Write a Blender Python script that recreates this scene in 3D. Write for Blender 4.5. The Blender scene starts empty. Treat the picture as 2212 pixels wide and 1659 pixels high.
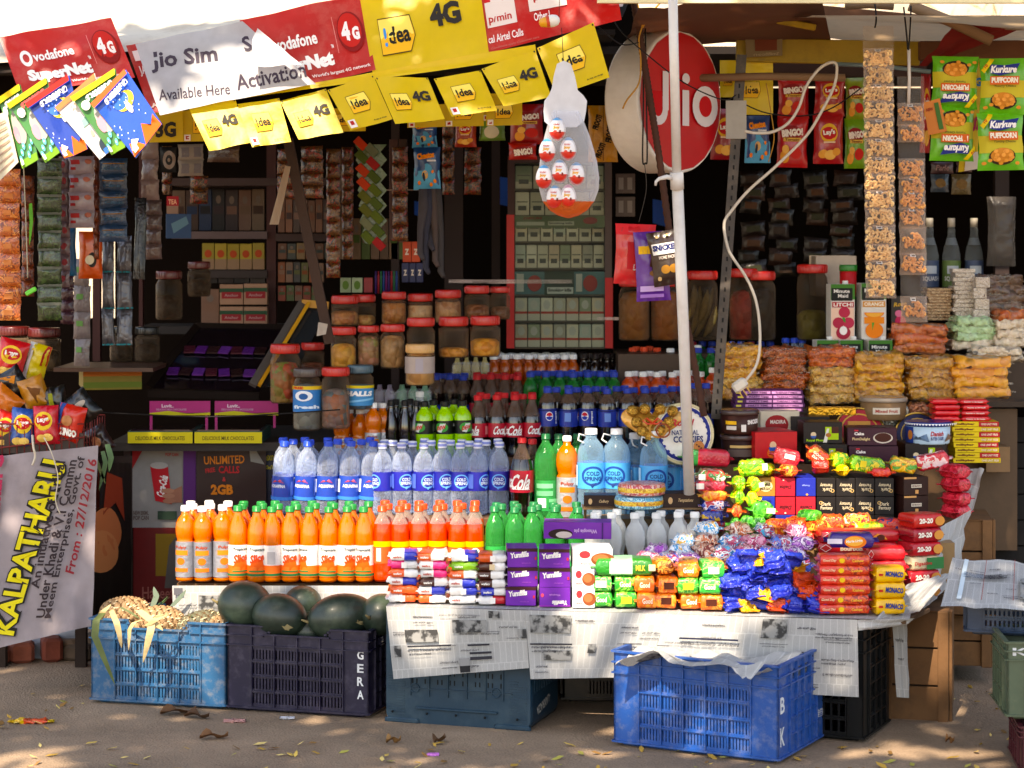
import bpy, math, random
from mathutils import Vector, Matrix, noise
C = bpy.context.scene.collection
F, EYE, CX, CY = 4800.0, 1.6, 1106.0, 510.0     # focal length, eye height, principal point (photo units)
R = math.radians
def P(x, y, d): return Vector(((x-CX)*d/F, d, EYE-(y-CY)*d/F))
def xo(x, d): return (x-CX)*d/F
def zo(y, d): return EYE-(y-CY)*d/F
RNG = random.Random(7)

# ---------------------------------------------------------------- materials
def lin(h):
    h = h.lstrip('#'); o = []
    for i in (0, 2, 4):
        c = int(h[i:i+2], 16)/255
        o.append(c/12.92 if c <= .04045 else ((c+.055)/1.055)**2.4)
    return (*o, 1)
MC = {}
def newmat(name):
    m = bpy.data.materials.new(name); m.use_nodes = True
    nt = m.node_tree; nt.nodes.clear()
    out = nt.nodes.new('ShaderNodeOutputMaterial')
    return m, nt, out
def N(nt, t, **kw):
    n = nt.nodes.new('ShaderNode'+t)
    for k, v in kw.items():
        if k in n.inputs.keys(): n.inputs[k].default_value = v
        else: setattr(n, k, v)
    return n
def L(nt, a, b): nt.links.new(a, b)
def coords(nt, s=1.0, rnd=True):
    tc = N(nt, 'TexCoord'); mp = N(nt, 'Mapping')
    L(nt, tc.outputs['Object'], mp.inputs['Vector'])
    mp.inputs['Scale'].default_value = (s, s, s) if not isinstance(s, tuple) else s
    if rnd:
        oi = N(nt, 'ObjectInfo'); mu = N(nt, 'Math', operation='MULTIPLY'); mu.inputs[1].default_value = 37.0
        L(nt, oi.outputs['Random'], mu.inputs[0]); L(nt, mu.outputs[0], mp.inputs['Location'])
    return mp.outputs[0]
def addbump(nt, b, bump):
    kind, sc, st = bump
    co = coords(nt, sc)
    if kind == 'crinkle':
        t = N(nt, 'TexVoronoi', feature='DISTANCE_TO_EDGE', Scale=1.0); nz = N(nt, 'TexNoise', Scale=.8, Detail=2.0)
        mx = N(nt, 'VectorMath', operation='ADD'); L(nt, co, mx.inputs[0]); L(nt, co, nz.inputs['Vector']); L(nt, nz.outputs['Color'], mx.inputs[1])
        L(nt, mx.outputs[0], t.inputs['Vector']); h = t.outputs['Distance']
    elif kind == 'lumps':
        t = N(nt, 'TexVoronoi', feature='SMOOTH_F1', Scale=1.0); L(nt, co, t.inputs['Vector']); h = t.outputs['Distance']
    else:
        t = N(nt, 'TexNoise', Scale=1.0, Detail=5.0); L(nt, co, t.inputs['Vector']); h = t.outputs['Fac']
    bp = N(nt, 'Bump', Strength=st, Distance=.01 if kind == 'lumps' else .005)
    L(nt, h, bp.inputs['Height']); L(nt, bp.outputs[0], b.inputs['Normal'])
    if kind == 'lumps': bp.invert = True
def mat(h, rough=.5, metal=0, coat=0, bump=None, var=.12, vs=30, dirt=None, sub=0, tl=0, spec=.5, alt=None):
    key = ('m', h, rough, metal, coat, bump, var, vs, dirt, sub, tl, spec, alt)
    if key in MC: return MC[key]
    m, nt, out = newmat('paint_'+h.strip('#'))
    b = N(nt, 'BsdfPrincipled'); b.inputs['Roughness'].default_value = rough; b.inputs['Metallic'].default_value = metal
    b.inputs['Coat Weight'].default_value = coat; b.inputs['Coat Roughness'].default_value = .08
    b.inputs['Specular IOR Level'].default_value = spec
    c = lin(h); b.inputs['Base Color'].default_value = c
    if var:
        nz = N(nt, 'TexNoise', Scale=1.0, Detail=4.0); L(nt, coords(nt, vs), nz.inputs['Vector'])
        oi = N(nt, 'ObjectInfo'); ad = N(nt, 'Math', operation='MULTIPLY_ADD'); ad.inputs[1].default_value = .35
        L(nt, oi.outputs['Random'], ad.inputs[0]); L(nt, nz.outputs['Fac'], ad.inputs[2])
        mr = N(nt, 'MapRange'); mr.inputs[1].default_value = .35; mr.inputs[2].default_value = 1.0
        mr.inputs[3].default_value = 1-var; mr.inputs[4].default_value = 1+var*.6
        L(nt, ad.outputs[0], mr.inputs[0])
        hs = N(nt, 'HueSaturation', Color=c); L(nt, mr.outputs[0], hs.inputs['Value']); col = hs.outputs[0]
        if alt:
            n3 = N(nt, 'TexNoise', Scale=1.0, Detail=6.0); L(nt, coords(nt, alt[1]), n3.inputs['Vector'])
            r3 = N(nt, 'ValToRGB'); r3.color_ramp.elements[0].position = alt[2]; r3.color_ramp.elements[1].position = min(1, alt[2]+alt[3])
            L(nt, n3.outputs['Fac'], r3.inputs[0]); mx = N(nt, 'MixRGB'); mx.inputs[2].default_value = lin(alt[0])
            L(nt, r3.outputs[0], mx.inputs[0]); L(nt, col, mx.inputs[1]); col = mx.outputs[0]
        if dirt:
            n2 = N(nt, 'TexNoise', Scale=1.0, Detail=8.0, Roughness=.7); L(nt, coords(nt, dirt[1]), n2.inputs['Vector'])
            r2 = N(nt, 'ValToRGB'); r2.color_ramp.elements[0].position = .48; r2.color_ramp.elements[1].position = .72
            L(nt, n2.outputs['Fac'], r2.inputs[0]); ml = N(nt, 'Math', operation='MULTIPLY'); ml.inputs[1].default_value = dirt[2]
            L(nt, r2.outputs[0], ml.inputs[0]); mx = N(nt, 'MixRGB'); mx.inputs[2].default_value = lin(dirt[0])
            L(nt, ml.outputs[0], mx.inputs[0]); L(nt, col, mx.inputs[1]); col = mx.outputs[0]
        L(nt, col, b.inputs['Base Color'])
    if bump: addbump(nt, b, bump)
    if tl:
        t = N(nt, 'BsdfTranslucent', Color=c); mx = N(nt, 'MixShader'); mx.inputs[0].default_value = tl
        L(nt, b.outputs[0], mx.inputs[1]); L(nt, t.outputs[0], mx.inputs[2]); L(nt, mx.outputs[0], out.inputs[0])
    else: L(nt, b.outputs[0], out.inputs[0])
    MC[key] = m; return m
def foil(h, **k):      # shiny printed wrapper
    k.setdefault('rough', .34); k.setdefault('coat', .3); k.setdefault('bump', ('crinkle', 55, .55)); k.setdefault('var', .18)
    return mat(h, **k)
def card(h, **k):      # printed board
    k.setdefault('rough', .5); k.setdefault('coat', .06); k.setdefault('spec', .3); k.setdefault('bump', ('noise', 90, .08)); return mat(h, **k)
def ink(h): return mat(h, rough=.6, var=0, spec=.25)
def plas(h, **k):
    k.setdefault('rough', .35); k.setdefault('var', .08); return mat(h, **k)
def printed(cols, scale=30, rough=.35, coat=.4, bump=('crinkle', 60, .5), stretch=(1, 1, 1)):
    """printed artwork: patches of several inks"""
    key = ('p', tuple(cols), scale, rough, coat, bump, stretch)
    if key in MC: return MC[key]
    m, nt, out = newmat('print_'+cols[0].strip('#'))
    b = N(nt, 'BsdfPrincipled'); b.inputs['Roughness'].default_value = rough; b.inputs['Coat Weight'].default_value = coat
    co = coords(nt, tuple(scale*s for s in stretch))
    nz = N(nt, 'TexNoise', Scale=1.0, Detail=3.0, Distortion=1.0); L(nt, co, nz.inputs['Vector'])
    r = N(nt, 'ValToRGB'); cr = r.color_ramp; cr.interpolation = 'CONSTANT'
    n = len(cols)
    while len(cr.elements) < n: cr.elements.new(.5)
    for i, cc in enumerate(cols):
        cr.elements[i].position = 0 if i == 0 else .36+.3*i/n
        cr.elements[i].color = lin(cc)
    L(nt, nz.outputs['Fac'], r.inputs[0]); L(nt, r.outputs[0], b.inputs['Base Color'])
    if bump: addbump(nt, b, bump)
    L(nt, b.outputs[0], out.inputs[0]); MC[key] = m; return m
def lumps(c1, c2, scale=70, rough=.5, coat=.6, st=1.0):
    """a heap of separate pieces seen through film"""
    key = ('l', c1, c2, scale, rough, coat, st)
    if key in MC: return MC[key]
    m, nt, out = newmat('pieces_'+c1.strip('#'))
    b = N(nt, 'BsdfPrincipled'); b.inputs['Roughness'].default_value = rough; b.inputs['Coat Weight'].default_value = coat; b.inputs['Coat Roughness'].default_value = .12
    co = coords(nt, scale)
    v = N(nt, 'TexVoronoi', Scale=1.0); L(nt, co, v.inputs['Vector'])
    sp = N(nt, 'SeparateColor'); L(nt, v.outputs['Color'], sp.inputs[0])
    mx = N(nt, 'MixRGB'); mx.inputs[1].default_value = lin(c1); mx.inputs[2].default_value = lin(c2); L(nt, sp.outputs[0], mx.inputs[0])
    L(nt, mx.outputs[0], b.inputs['Base Color'])
    bp = N(nt, 'Bump', Strength=st, Distance=.012); bp.invert = True
    L(nt, v.outputs['Distance'], bp.inputs['Height']); L(nt, bp.outputs[0], b.inputs['Normal'])
    L(nt, b.outputs[0], out.inputs[0]); MC[key] = m; return m
def clear(tint='ffffff', milky=.25, rough=.08, body='ffffff', bump=None):
    key = ('c', tint, milky, rough, body, bump)
    if key in MC: return MC[key]
    m, nt, out = newmat('clear_'+tint)
    t = N(nt, 'BsdfTransparent', Color=lin(tint)); b = N(nt, 'BsdfPrincipled'); b.inputs['Base Color'].default_value = lin(body)
    b.inputs['Roughness'].default_value = rough
    if bump: addbump(nt, b, bump)
    lw = N(nt, 'LayerWeight', Blend=.35); mr = N(nt, 'MapRange'); mr.inputs[3].default_value = milky; mr.inputs[4].default_value = min(.95, milky+.5)
    L(nt, lw.outputs['Facing'], mr.inputs[0]); mx = N(nt, 'MixShader')
    L(nt, mr.outputs[0], mx.inputs[0]); L(nt, t.outputs[0], mx.inputs[1]); L(nt, b.outputs[0], mx.inputs[2]); L(nt, mx.outputs[0], out.inputs[0])
    MC[key] = m; return m
def newsprint(base='c4c4c2'):
    key = ('news', base)
    if key in MC: return MC[key]
    m, nt, out = newmat('newsprint')
    b = N(nt, 'BsdfPrincipled', Roughness=.8); tc = N(nt, 'TexCoord')
    mp = N(nt, 'Mapping'); L(nt, tc.outputs['UV'], mp.inputs[0])
    br = N(nt, 'TexBrick', Scale=1.0); br.inputs['Color1'].default_value = (.46, .46, .46, 1); br.inputs['Color2'].default_value = (.3, .3, .3, 1)
    br.inputs['Mortar'].default_value = (0, 0, 0, 1); br.offset = .37; br.inputs['Mortar Size'].default_value = .0028; br.inputs['Mortar Smooth'].default_value = .2
    br.inputs['Brick Width'].default_value = .042; br.inputs['Row Height'].default_value = .155
    L(nt, mp.outputs[0], br.inputs['Vector'])
    wv = N(nt, 'TexWave', bands_direction='Y', Scale=95.0); L(nt, mp.outputs[0], wv.inputs['Vector'])
    m2 = N(nt, 'Mapping'); m2.inputs['Scale'].default_value = (260, 620, 1); L(nt, tc.outputs['UV'], m2.inputs[0])
    nz = N(nt, 'TexNoise', Scale=1.0, Detail=2.0); L(nt, m2.outputs[0], nz.inputs['Vector'])
    a = N(nt, 'Math', operation='MULTIPLY'); L(nt, wv.outputs['Fac'], a.inputs[0]); L(nt, nz.outputs['Fac'], a.inputs[1])
    c = N(nt, 'Math', operation='MULTIPLY'); L(nt, a.outputs[0], c.inputs[0]); L(nt, br.outputs['Color'], c.inputs[1])
    d = N(nt, 'Math', operation='MULTIPLY'); d.inputs[1].default_value = 2.5; L(nt, c.outputs[0], d.inputs[0]); d.use_clamp = True
    mx = N(nt, 'MixRGB'); mx.inputs[1].default_value = lin(base); mx.inputs[2].default_value = lin('383838'); L(nt, d.outputs[0], mx.inputs[0])
    L(nt, mx.outputs[0], b.inputs['Base Color'])
    t = N(nt, 'BsdfTranslucent', Color=lin(base)); ms = N(nt, 'MixShader'); ms.inputs[0].default_value = .15
    L(nt, b.outputs[0], ms.inputs[1]); L(nt, t.outputs[0], ms.inputs[2]); L(nt, ms.outputs[0], out.inputs[0])
    MC[key] = m; return m
NEWS = newsprint()

# ---------------------------------------------------------------- text outlines
TC = {}
def textmesh(s, bold=.02):
    k = (s, bold)
    if k not in TC:
        c = bpy.data.curves.new('t', 'FONT'); c.body = s; c.offset = bold; c.resolution_u = 2
        o = bpy.data.objects.new('t', c); me = o.to_mesh()
        vs = [(v.co.x, v.co.y) for v in me.vertices]; fs = [tuple(p.vertices) for p in me.polygons]
        o.to_mesh_clear(); bpy.data.objects.remove(o); bpy.data.curves.remove(c)
        x0 = min(v[0] for v in vs); x1 = max(v[0] for v in vs); y0 = min(v[1] for v in vs); y1 = max(v[1] for v in vs)
        TC[k] = ([((x-x0)/(x1-x0)-.5, (y-y0)/(y1-y0)-.5) for x, y in vs], fs)
    return TC[k]

# ---------------------------------------------------------------- mesh builder
class G:
    def __init__(s): s.v = []; s.f = []; s.mi = []; s.sm = []; s.mats = []; s.uv = {}
    def idx(s, m):
        if m not in s.mats: s.mats.append(m)
        return s.mats.index(m)
    def add(s, vs, fs, m, smooth=False, M=None, uv=None):
        o = len(s.v)
        if M is not None: vs = [M @ Vector(v) for v in vs]
        s.v += [tuple(v) for v in vs]
        ms = m if isinstance(m, list) else [m]*len(fs)
        for f, mm in zip(fs, ms): s.f.append(tuple(i+o for i in f)); s.mi.append(s.idx(mm)); s.sm.append(smooth)
        if uv:
            for i, u in enumerate(uv): s.uv[o+i] = u
        return s
    def box(s, x0, x1, y0, y1, z0, z1, m, M=None, b=0):
        if b:
            vs = []
            for z, q in ((z0, b), (z0+b, 0), (z1-b, 0), (z1, b)):
                X0, X1, Y0, Y1 = x0+q, x1-q, y0+q, y1-q
                vs += [(x, y, z) for x, y in ((X0+b, Y0), (X1-b, Y0), (X1, Y0+b), (X1, Y1-b), (X1-b, Y1), (X0+b, Y1), (X0, Y1-b), (X0, Y0+b))]
            fs = []
            for k in range(3):
                for i in range(8): a = k*8+i; c = k*8+(i+1) % 8; fs.append((a, c, c+8, a+8))
            fs += [tuple(range(7, -1, -1)), tuple(range(24, 32))]
            return s.add(vs, fs, m, False, M)
        vs = [(x, y, z) for z in (z0, z1) for x, y in ((x0, y0), (x1, y0), (x1, y1), (x0, y1))]
        return s.add(vs, [(3, 2, 1, 0), (4, 5, 6, 7), (0, 1, 5, 4), (1, 2, 6, 5), (2, 3, 7, 6), (3, 0, 4, 7)], m, False, M)
    def lathe(s, prof, m, n=20, M=None, smooth=True, capb=True, capt=True, wob=0):
        vs = []; fs = []; ms = []
        for j, (r, z) in enumerate(prof):
            for i in range(n):
                a = 2*math.pi*i/n; rr = r*(1+wob*math.sin(5*a+j*2.1))
                vs.append((rr*math.cos(a), rr*math.sin(a), z))
        for j in range(len(prof)-1):
            mm = m[j] if isinstance(m, list) else m
            for i in range(n):
                a = j*n+i; b = j*n+(i+1) % n; fs.append((a, b, b+n, a+n)); ms.append(mm)
        k = len(prof)-1
        if capb: fs.append(tuple(range(n-1, -1, -1))); ms.append(ms[0])
        if capt: fs.append(tuple(range(k*n, k*n+n))); ms.append(ms[-1] if len(ms) else m)
        return s.add(vs, fs, ms, smooth, M)
    def tube(s, pts, r, m, n=8, M=None, ends=True):
        pts = [Vector(p) for p in pts]; vs = []; fs = []
        up = None
        for i, p in enumerate(pts):
            t = (pts[min(i+1, len(pts)-1)]-pts[max(i-1, 0)]).normalized()
            if up is None: up = t.orthogonal().normalized()
            up = (up-t*up.dot(t)).normalized(); w = t.cross(up)
            rr = r[i] if isinstance(r, (list, tuple)) else r
            for k in range(n):
                a = 2*math.pi*k/n; vs.append(p+rr*(math.cos(a)*up+math.sin(a)*w))
        for i in range(len(pts)-1):
            for k in range(n): a = i*n+k; b = i*n+(k+1) % n; fs.append((a, b, b+n, a+n))
        if ends: fs += [tuple(range(n-1, -1, -1)), tuple(range((len(pts)-1)*n, len(pts)*n))]
        return s.add(vs, fs, m, True, M)
    def grid(s, fn, nu, nv, m, smooth=True, uvs=None, M=None):
        """fn(u, v) in 0..1"""
        vs = []; uv = []
        for j in range(nv+1):
            for i in range(nu+1): vs.append(fn(i/nu, j/nv)); uv.append((i/nu*uvs[0]+uvs[2], j/nv*uvs[1]+uvs[3]) if uvs else (0, 0))
        fs = [(j*(nu+1)+i, j*(nu+1)+i+1, (j+1)*(nu+1)+i+1, (j+1)*(nu+1)+i) for j in range(nv) for i in range(nu)]
        return s.add(vs, fs, m, smooth, M, uv if uvs else None)
    def art(s, items, fn, asp=1.0, lift=.0007, lift0=None):
        """items drawn over a surface fn(u, v, lift); asp = width/height of the surface"""
        l = lift0 if lift0 is not None else lift; dn = 10
        if getattr(fn, 'cyl', 0): dn = 44; l += .0004
        for it in items:
            k = it[0]
            if k == 't':
                _, txt, cx, cy, w, h, m = it[:7]; rot = R(it[7]) if len(it) > 7 else 0; bold = it[8] if len(it) > 8 else .025; sh = it[9] if len(it) > 9 else 0
                tv, tf = textmesh(txt, bold); m = ink(m) if isinstance(m, str) else m
                co, si = math.cos(rot), math.sin(rot); vs = []
                for x, y in tv:
                    X = (x*w+sh*y*h/asp)*asp; Y = y*h
                    vs.append(fn(cx+(X*co-Y*si)/asp, cy+X*si+Y*co, l))
                s.add(vs, tf, m)
            elif k == 'r':
                _, u0, v0, u1, v1, m = it[:6]; m = ink(m) if isinstance(m, str) else m
                nu = max(1, int(abs(u1-u0)*dn)); nv = max(1, int(abs(v1-v0)*10))
                s.grid(lambda a, b: fn(u0+(u1-u0)*a, v0+(v1-v0)*b, l), nu, nv, m, True)
            elif k == 'q':           # any quad: 4 corners
                _, p, m = it; m = ink(m) if isinstance(m, str) else m
                def qf(a, b):
                    x = [p[0][i]*(1-a)*(1-b)+p[1][i]*a*(1-b)+p[2][i]*a*b+p[3][i]*(1-a)*b for i in (0, 1)]
                    return fn(x[0], x[1], l)
                s.grid(qf, 6, 6, m, True)
            elif k == 'e':
                _, cx, cy, rx, ry, m = it[:6]; m = ink(m) if isinstance(m, str) else m
                a0, a1 = (R(it[6]), R(it[7])) if len(it) > 7 else (0, 2*math.pi)
                nn = 20; vs = [fn(cx, cy, l)]; fs = []
                for q, rr in enumerate((.5, 1)):
                    for i in range(nn+1):
                        a = a0+(a1-a0)*i/nn; vs.append(fn(cx+rx*rr*math.cos(a), cy+ry*rr*math.sin(a), l))
                for i in range(nn): fs += [(0, 1+i, 2+i), (1+i, nn+2+i, nn+3+i, 2+i)]
                s.add(vs, fs, m, True)
            elif k == 'p':           # polygon fan about its centre
                _, pts, m = it; m = ink(m) if isinstance(m, str) else m
                cx = sum(p[0] for p in pts)/len(pts); cy = sum(p[1] for p in pts)/len(pts); n = len(pts)
                vs = [fn(cx, cy, l)]+[fn(cx+(x-cx)*.5, cy+(y-cy)*.5, l) for x, y in pts]+[fn(x, y, l) for x, y in pts]
                fs = []
                for i in range(n): j = (i+1) % n; fs += [(0, 1+i, 1+j), (1+i, 1+n+i, 1+n+j, 1+j)]
                s.add(vs, fs, m, True)
            elif k == 'c':           # circle outline
                _, cx, cy, rx, ry, th, m = it[:7]; m = ink(m) if isinstance(m, str) else m; vs = []
                for i in range(25):
                    a = 2*math.pi*i/24
                    for q in (1-th, 1+th): vs.append(fn(cx+rx*q*math.cos(a), cy+ry*q*math.sin(a), l))
                s.add(vs, [(2*i, 2*i+1, 2*i+3, 2*i+2) for i in range(24)], m)
            l += lift
        return s
    def mesh(s, name):
        me = bpy.data.meshes.new(name); me.from_pydata(s.v, [], s.f)
        for m in s.mats: me.materials.append(m)
        me.polygons.foreach_set('material_index', s.mi); me.polygons.foreach_set('use_smooth', s.sm)
        if s.uv:
            ul = me.uv_layers.new(name='UV')
            for lp in me.loops: ul.data[lp.index].uv = s.uv.get(lp.vertex_index, (0, 0))
        me.update(); return me
    def obj(s, name, parent=None, loc=None, M=None):
        o = bpy.data.objects.new(name, s.mesh(name)); C.objects.link(o)
        if parent: o.parent = parent
        if loc is not None: o.location = loc
        if M is not None: o.matrix_local = M
        return o
USED = {}
def tag(o, label, cat, group=None, kind=None):
    if label:
        if len(label.replace('-', ' ').split()) > 16: print('LONG', label)
        o['label'] = label; USED.setdefault(label, []).append(o.name)
    if cat: o['category'] = cat
    if group: o['group'] = group
    if kind: o['kind'] = kind
    return o
def thing(name, label, cat, loc=(0, 0, 0), rz=0, group=None):
    o = bpy.data.objects.new(name, None); C.objects.link(o); o.location = loc; o.rotation_euler.z = rz; o.empty_display_size = .05
    return tag(o, label, cat, group)
def dup(root, loc, rz=0, label=None, group=None, rot=None, scale=None):
    r = root.copy(); C.objects.link(r); r.location = loc; r.rotation_euler = rot if rot else (0, 0, rz)
    if scale: r.scale = scale
    if label: r['label'] = label; USED.setdefault(label, []).append(r.name)
    if group: r['group'] = group
    for ch in list(root.children):
        c = ch.copy(); C.objects.link(c); c.parent = r
        for g in list(ch.children): d = g.copy(); C.objects.link(d); d.parent = c
    return r
class Proto:
    """first call places the source itself, later calls place copies"""
    def __init__(s, root): s.root = root; s.used = False
    def put(s, loc, rz=0, label=None, group=None, rot=None, scale=None):
        if not s.used:
            s.used = True; r = s.root; r.location = loc; r.rotation_euler = rot if rot else (0, 0, rz)
            if scale: r.scale = scale
            if label: r['label'] = label; USED.setdefault(label, []).append(r.name)
            if group: r['group'] = group
            return r
        return dup(s.root, loc, rz, label, group, rot, scale)
ORD = ['first', 'second', 'third', 'fourth', 'fifth', 'sixth', 'seventh', 'eighth', 'ninth', 'tenth', 'eleventh', 'twelfth', 'thirteenth', 'fourteenth', 'fifteenth', 'sixteenth', 'seventeenth', 'eighteenth', 'nineteenth', 'twentieth']

# ---------------------------------------------------------------- generic shapes
def boxfn(W, D, Hh, z0=0):                    # front face of a box centred on x
    return lambda u, v, l: ((u-.5)*W, -D/2-l, z0+v*Hh)
def carton(name, label, cat, px, d, D, col, art=(), side=None, top=None, rz=0, sideart=(), topart=(), group=None, wear=.0012, m=None):
    x0, x1, y0, y1 = px
    W = (x1-x0)*d/F; Hh = (y1-y0)*d/F
    g = G(); mm = m or card(col); sm = card(side) if side else mm; tm = card(top) if top else mm
    g.box(-W/2, W/2, -D/2, D/2, 0, Hh, mm, b=wear)
    # 26 faces: repaint by normal
    for i, f in enumerate(g.f):
        c = [sum(g.v[k][a] for k in f)/len(f) for a in range(3)]
        if abs(c[2]-Hh) < .002: g.mi[i] = g.idx(tm)
        elif abs(abs(c[0])-W/2) < .002: g.mi[i] = g.idx(sm)
    if art: g.art(art, boxfn(W, D, Hh), W/Hh)
    if sideart: g.art(sideart, lambda u, v, l: (W/2+l, (u-.5)*D, v*Hh), D/Hh)
    if topart: g.art(topart, lambda u, v, l: ((u-.5)*W, (v-.5)*D, Hh+l), W/D)
    o = g.obj(name, loc=(xo((x0+x1)/2, d), d+D/2, zo(y1, d))); o.rotation_euler.z = R(rz)
    return tag(o, label, cat, group)
def bagfn(W, Hh, T, seed=0, fin=.06, wr=.004, back=False):
    sx = seed*7.3
    def fn(u, v, l):
        U = abs(2*u-1); V = abs(2*v-1)
        t = max(0, 1-U**3.2)**.6*max(0, 1-(V/(1-fin))**4)**.55 if V < 1-fin else 0
        k = 1 if V < 1-fin else 0
        wv = noise.noise((u*5+sx, v*6, seed))*wr+abs(noise.noise((u*11+sx, v*3, seed+5)))*wr*(.4+V)
        fold = math.sin(u*26+seed)*wr*.55*(V**4)
        x = (u-.5)*W*(1-.07*math.sin(math.pi*v)**.7*(1 if k else .2)) + noise.noise((v*4, seed, 1))*.004
        y = (-T/2*t-wv*(t+.1)-fold)*(-1 if back else 1)
        z = (v-.5)*Hh
        return (x, y-l if not back else y+l, z)
    return fn
def bagmesh(g, W, Hh, T, m, art=(), seed=0, backm=None, fin=.06, nu=14, nv=20, wr=.004, fr=None):
    f = bagfn(W, Hh, T, seed, fin, wr); b = bagfn(W, Hh, T, seed+3, fin, wr, True)
    g.grid(lambda u, v: f(u, v, .0004), nu, nv, m); g.grid(lambda u, v: b(1-u, v, .0004), nu, nv, backm or m)
    if art: g.art(art, lambda u, v, l: f(u, v, l+.0022), W/Hh, .0011)
def bag(name, label, cat, px, d, T, m, art=(), seed=0, rz=0, ry=0, group=None, **k):
    x0, x1, y0, y1 = px; W = (x1-x0)*d/F; Hh = (y1-y0)*d/F; g = G(); bagmesh(g, W, Hh, T, m, art, seed, **k)
    o = g.obj(name, loc=(xo((x0+x1)/2, d), d, (zo(y0, d)+zo(y1, d))/2)); o.rotation_euler = (0, R(ry), R(rz))
    return tag(o, label, cat, group)
def packet(g, Lx, W, T, bands, art=(), seed=0, wr=.003, M=None, fin=.022, topart=(), n=16, pinch=.45, tap=None):
    """pillow pack lying along x, base at z=0; bands = [(end fraction, material), ...]"""
    tap = tap or (.004 if fin < .0125 else .010)
    xs = [0, fin*.5/Lx, fin/Lx, (fin+tap*.4)/Lx, (fin+tap)/Lx] + [(fin+tap)/Lx+(1-2*(fin+tap)/Lx)*i/8 for i in range(1, 8)]
    xs += [1-q for q in (xs[4], xs[3], xs[2], xs[1], xs[0])]
    for q, _ in bands[:-1]: xs += [q-.001, q+.001]
    xs = sorted(xs); vs = []; fs = []; ms = []
    def ring(u):
        e = min(u, 1-u)*Lx; k = 0 if e <= fin else min(1, ((e-fin)/tap))**.4
        w = W/2*(.96*k+(1-k)*(.9+.12*pinch)); t = T/2*k+.0012*(1-k)
        out = []
        for i in range(n):
            a = 2*math.pi*(i+.5)/n; c, s_ = math.cos(a), math.sin(a)
            sx = math.copysign(abs(c)**.34, c); sz = math.copysign(abs(s_)**.34, s_)
            nz = noise.noise((u*14+seed*3.1, sx*2.2, sz*2.2+seed))*wr
            wv = math.sin(sx*9+seed)*.0025*(1-k)
            out.append(((u-.5)*Lx+noise.noise((sx*2, seed, u*3))*wr*(1.5-k), w*sx*(1+nz/W*2), T/2+(t*sz)+wv+nz*(k)))
        return out
    for u in xs: vs += ring(u)
    def bm(u):
        for q, m in bands:
            if u <= q: return m
        return bands[-1][1]
    for j in range(len(xs)-1):
        mm = bm((xs[j]+xs[j+1])/2)
        for i in range(n): a = j*n+i; b = j*n+(i+1) % n; fs.append((a, a+n, b+n, b)); ms.append(mm)
    fs += [tuple(range(n)), tuple(range((len(xs)-1)*n+n-1, (len(xs)-1)*n-1, -1))]; ms += [bands[0][1], bands[-1][1]]
    g.add(vs, fs, ms, True, M)
    MM = M or Matrix()
    if art: g.art(art, lambda u, v, l: tuple(MM @ Vector(((u-.5)*Lx, -W/2*.985-l-.0015, T*.08+v*T*.84))), Lx/T)
    if topart: g.art(topart, lambda u, v, l: tuple(MM @ Vector(((u-.5)*Lx, (v-.5)*W, T*1.0+l+.001))), Lx/W)
def sheetfn(c, amp=.01, fx=2.0, fy=2.0, seed=0, bow=0):
    """c = four world corners: bottom-left, bottom-right, top-right, top-left"""
    a, b, cc, dd = [Vector(q) for q in c]
    nrm = (b-a).cross(dd-a).normalized()
    if nrm.y > 0: nrm = -nrm
    def fn(u, v, l=0):
        p = a*(1-u)*(1-v)+b*u*(1-v)+cc*u*v+dd*(1-u)*v
        h = noise.noise((u*fx+seed*9.1, v*fy, seed))*amp+noise.noise((u*fx*3+seed, v*fy*3, seed+4))*amp*.3+bow*math.sin(math.pi*u)
        return tuple(p+nrm*(h+l))
    return fn
def sheet(name, label, cat, corners, m, art=(), amp=.01, fx=2, fy=2, seed=0, nu=20, nv=12, uvs=None, group=None, asp=None, bow=0, parent=None, kind=None, lift=.0005):
    fn = sheetfn(corners, amp, fx, fy, seed, bow); g = G(); g.grid(lambda u, v: fn(u, v), nu, nv, m, True, uvs)
    if asp is None: asp = (Vector(corners[1])-Vector(corners[0])).length/max(1e-6, (Vector(corners[3])-Vector(corners[0])).length)
    if art: g.art(art, lambda u, v, l: fn(u, v, l), asp, lift, .003 if lift < .002 else .007)
    org = Vector(corners[0])
    if parent is None: g.v = [tuple(Vector(v)-org) for v in g.v]
    o = g.obj(name, parent, loc=org if parent is None else None)
    if parent is None: tag(o, label, cat, group, kind)
    return o
def at4(pts): return [P(x, y, d) for x, y, d in pts]
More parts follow.
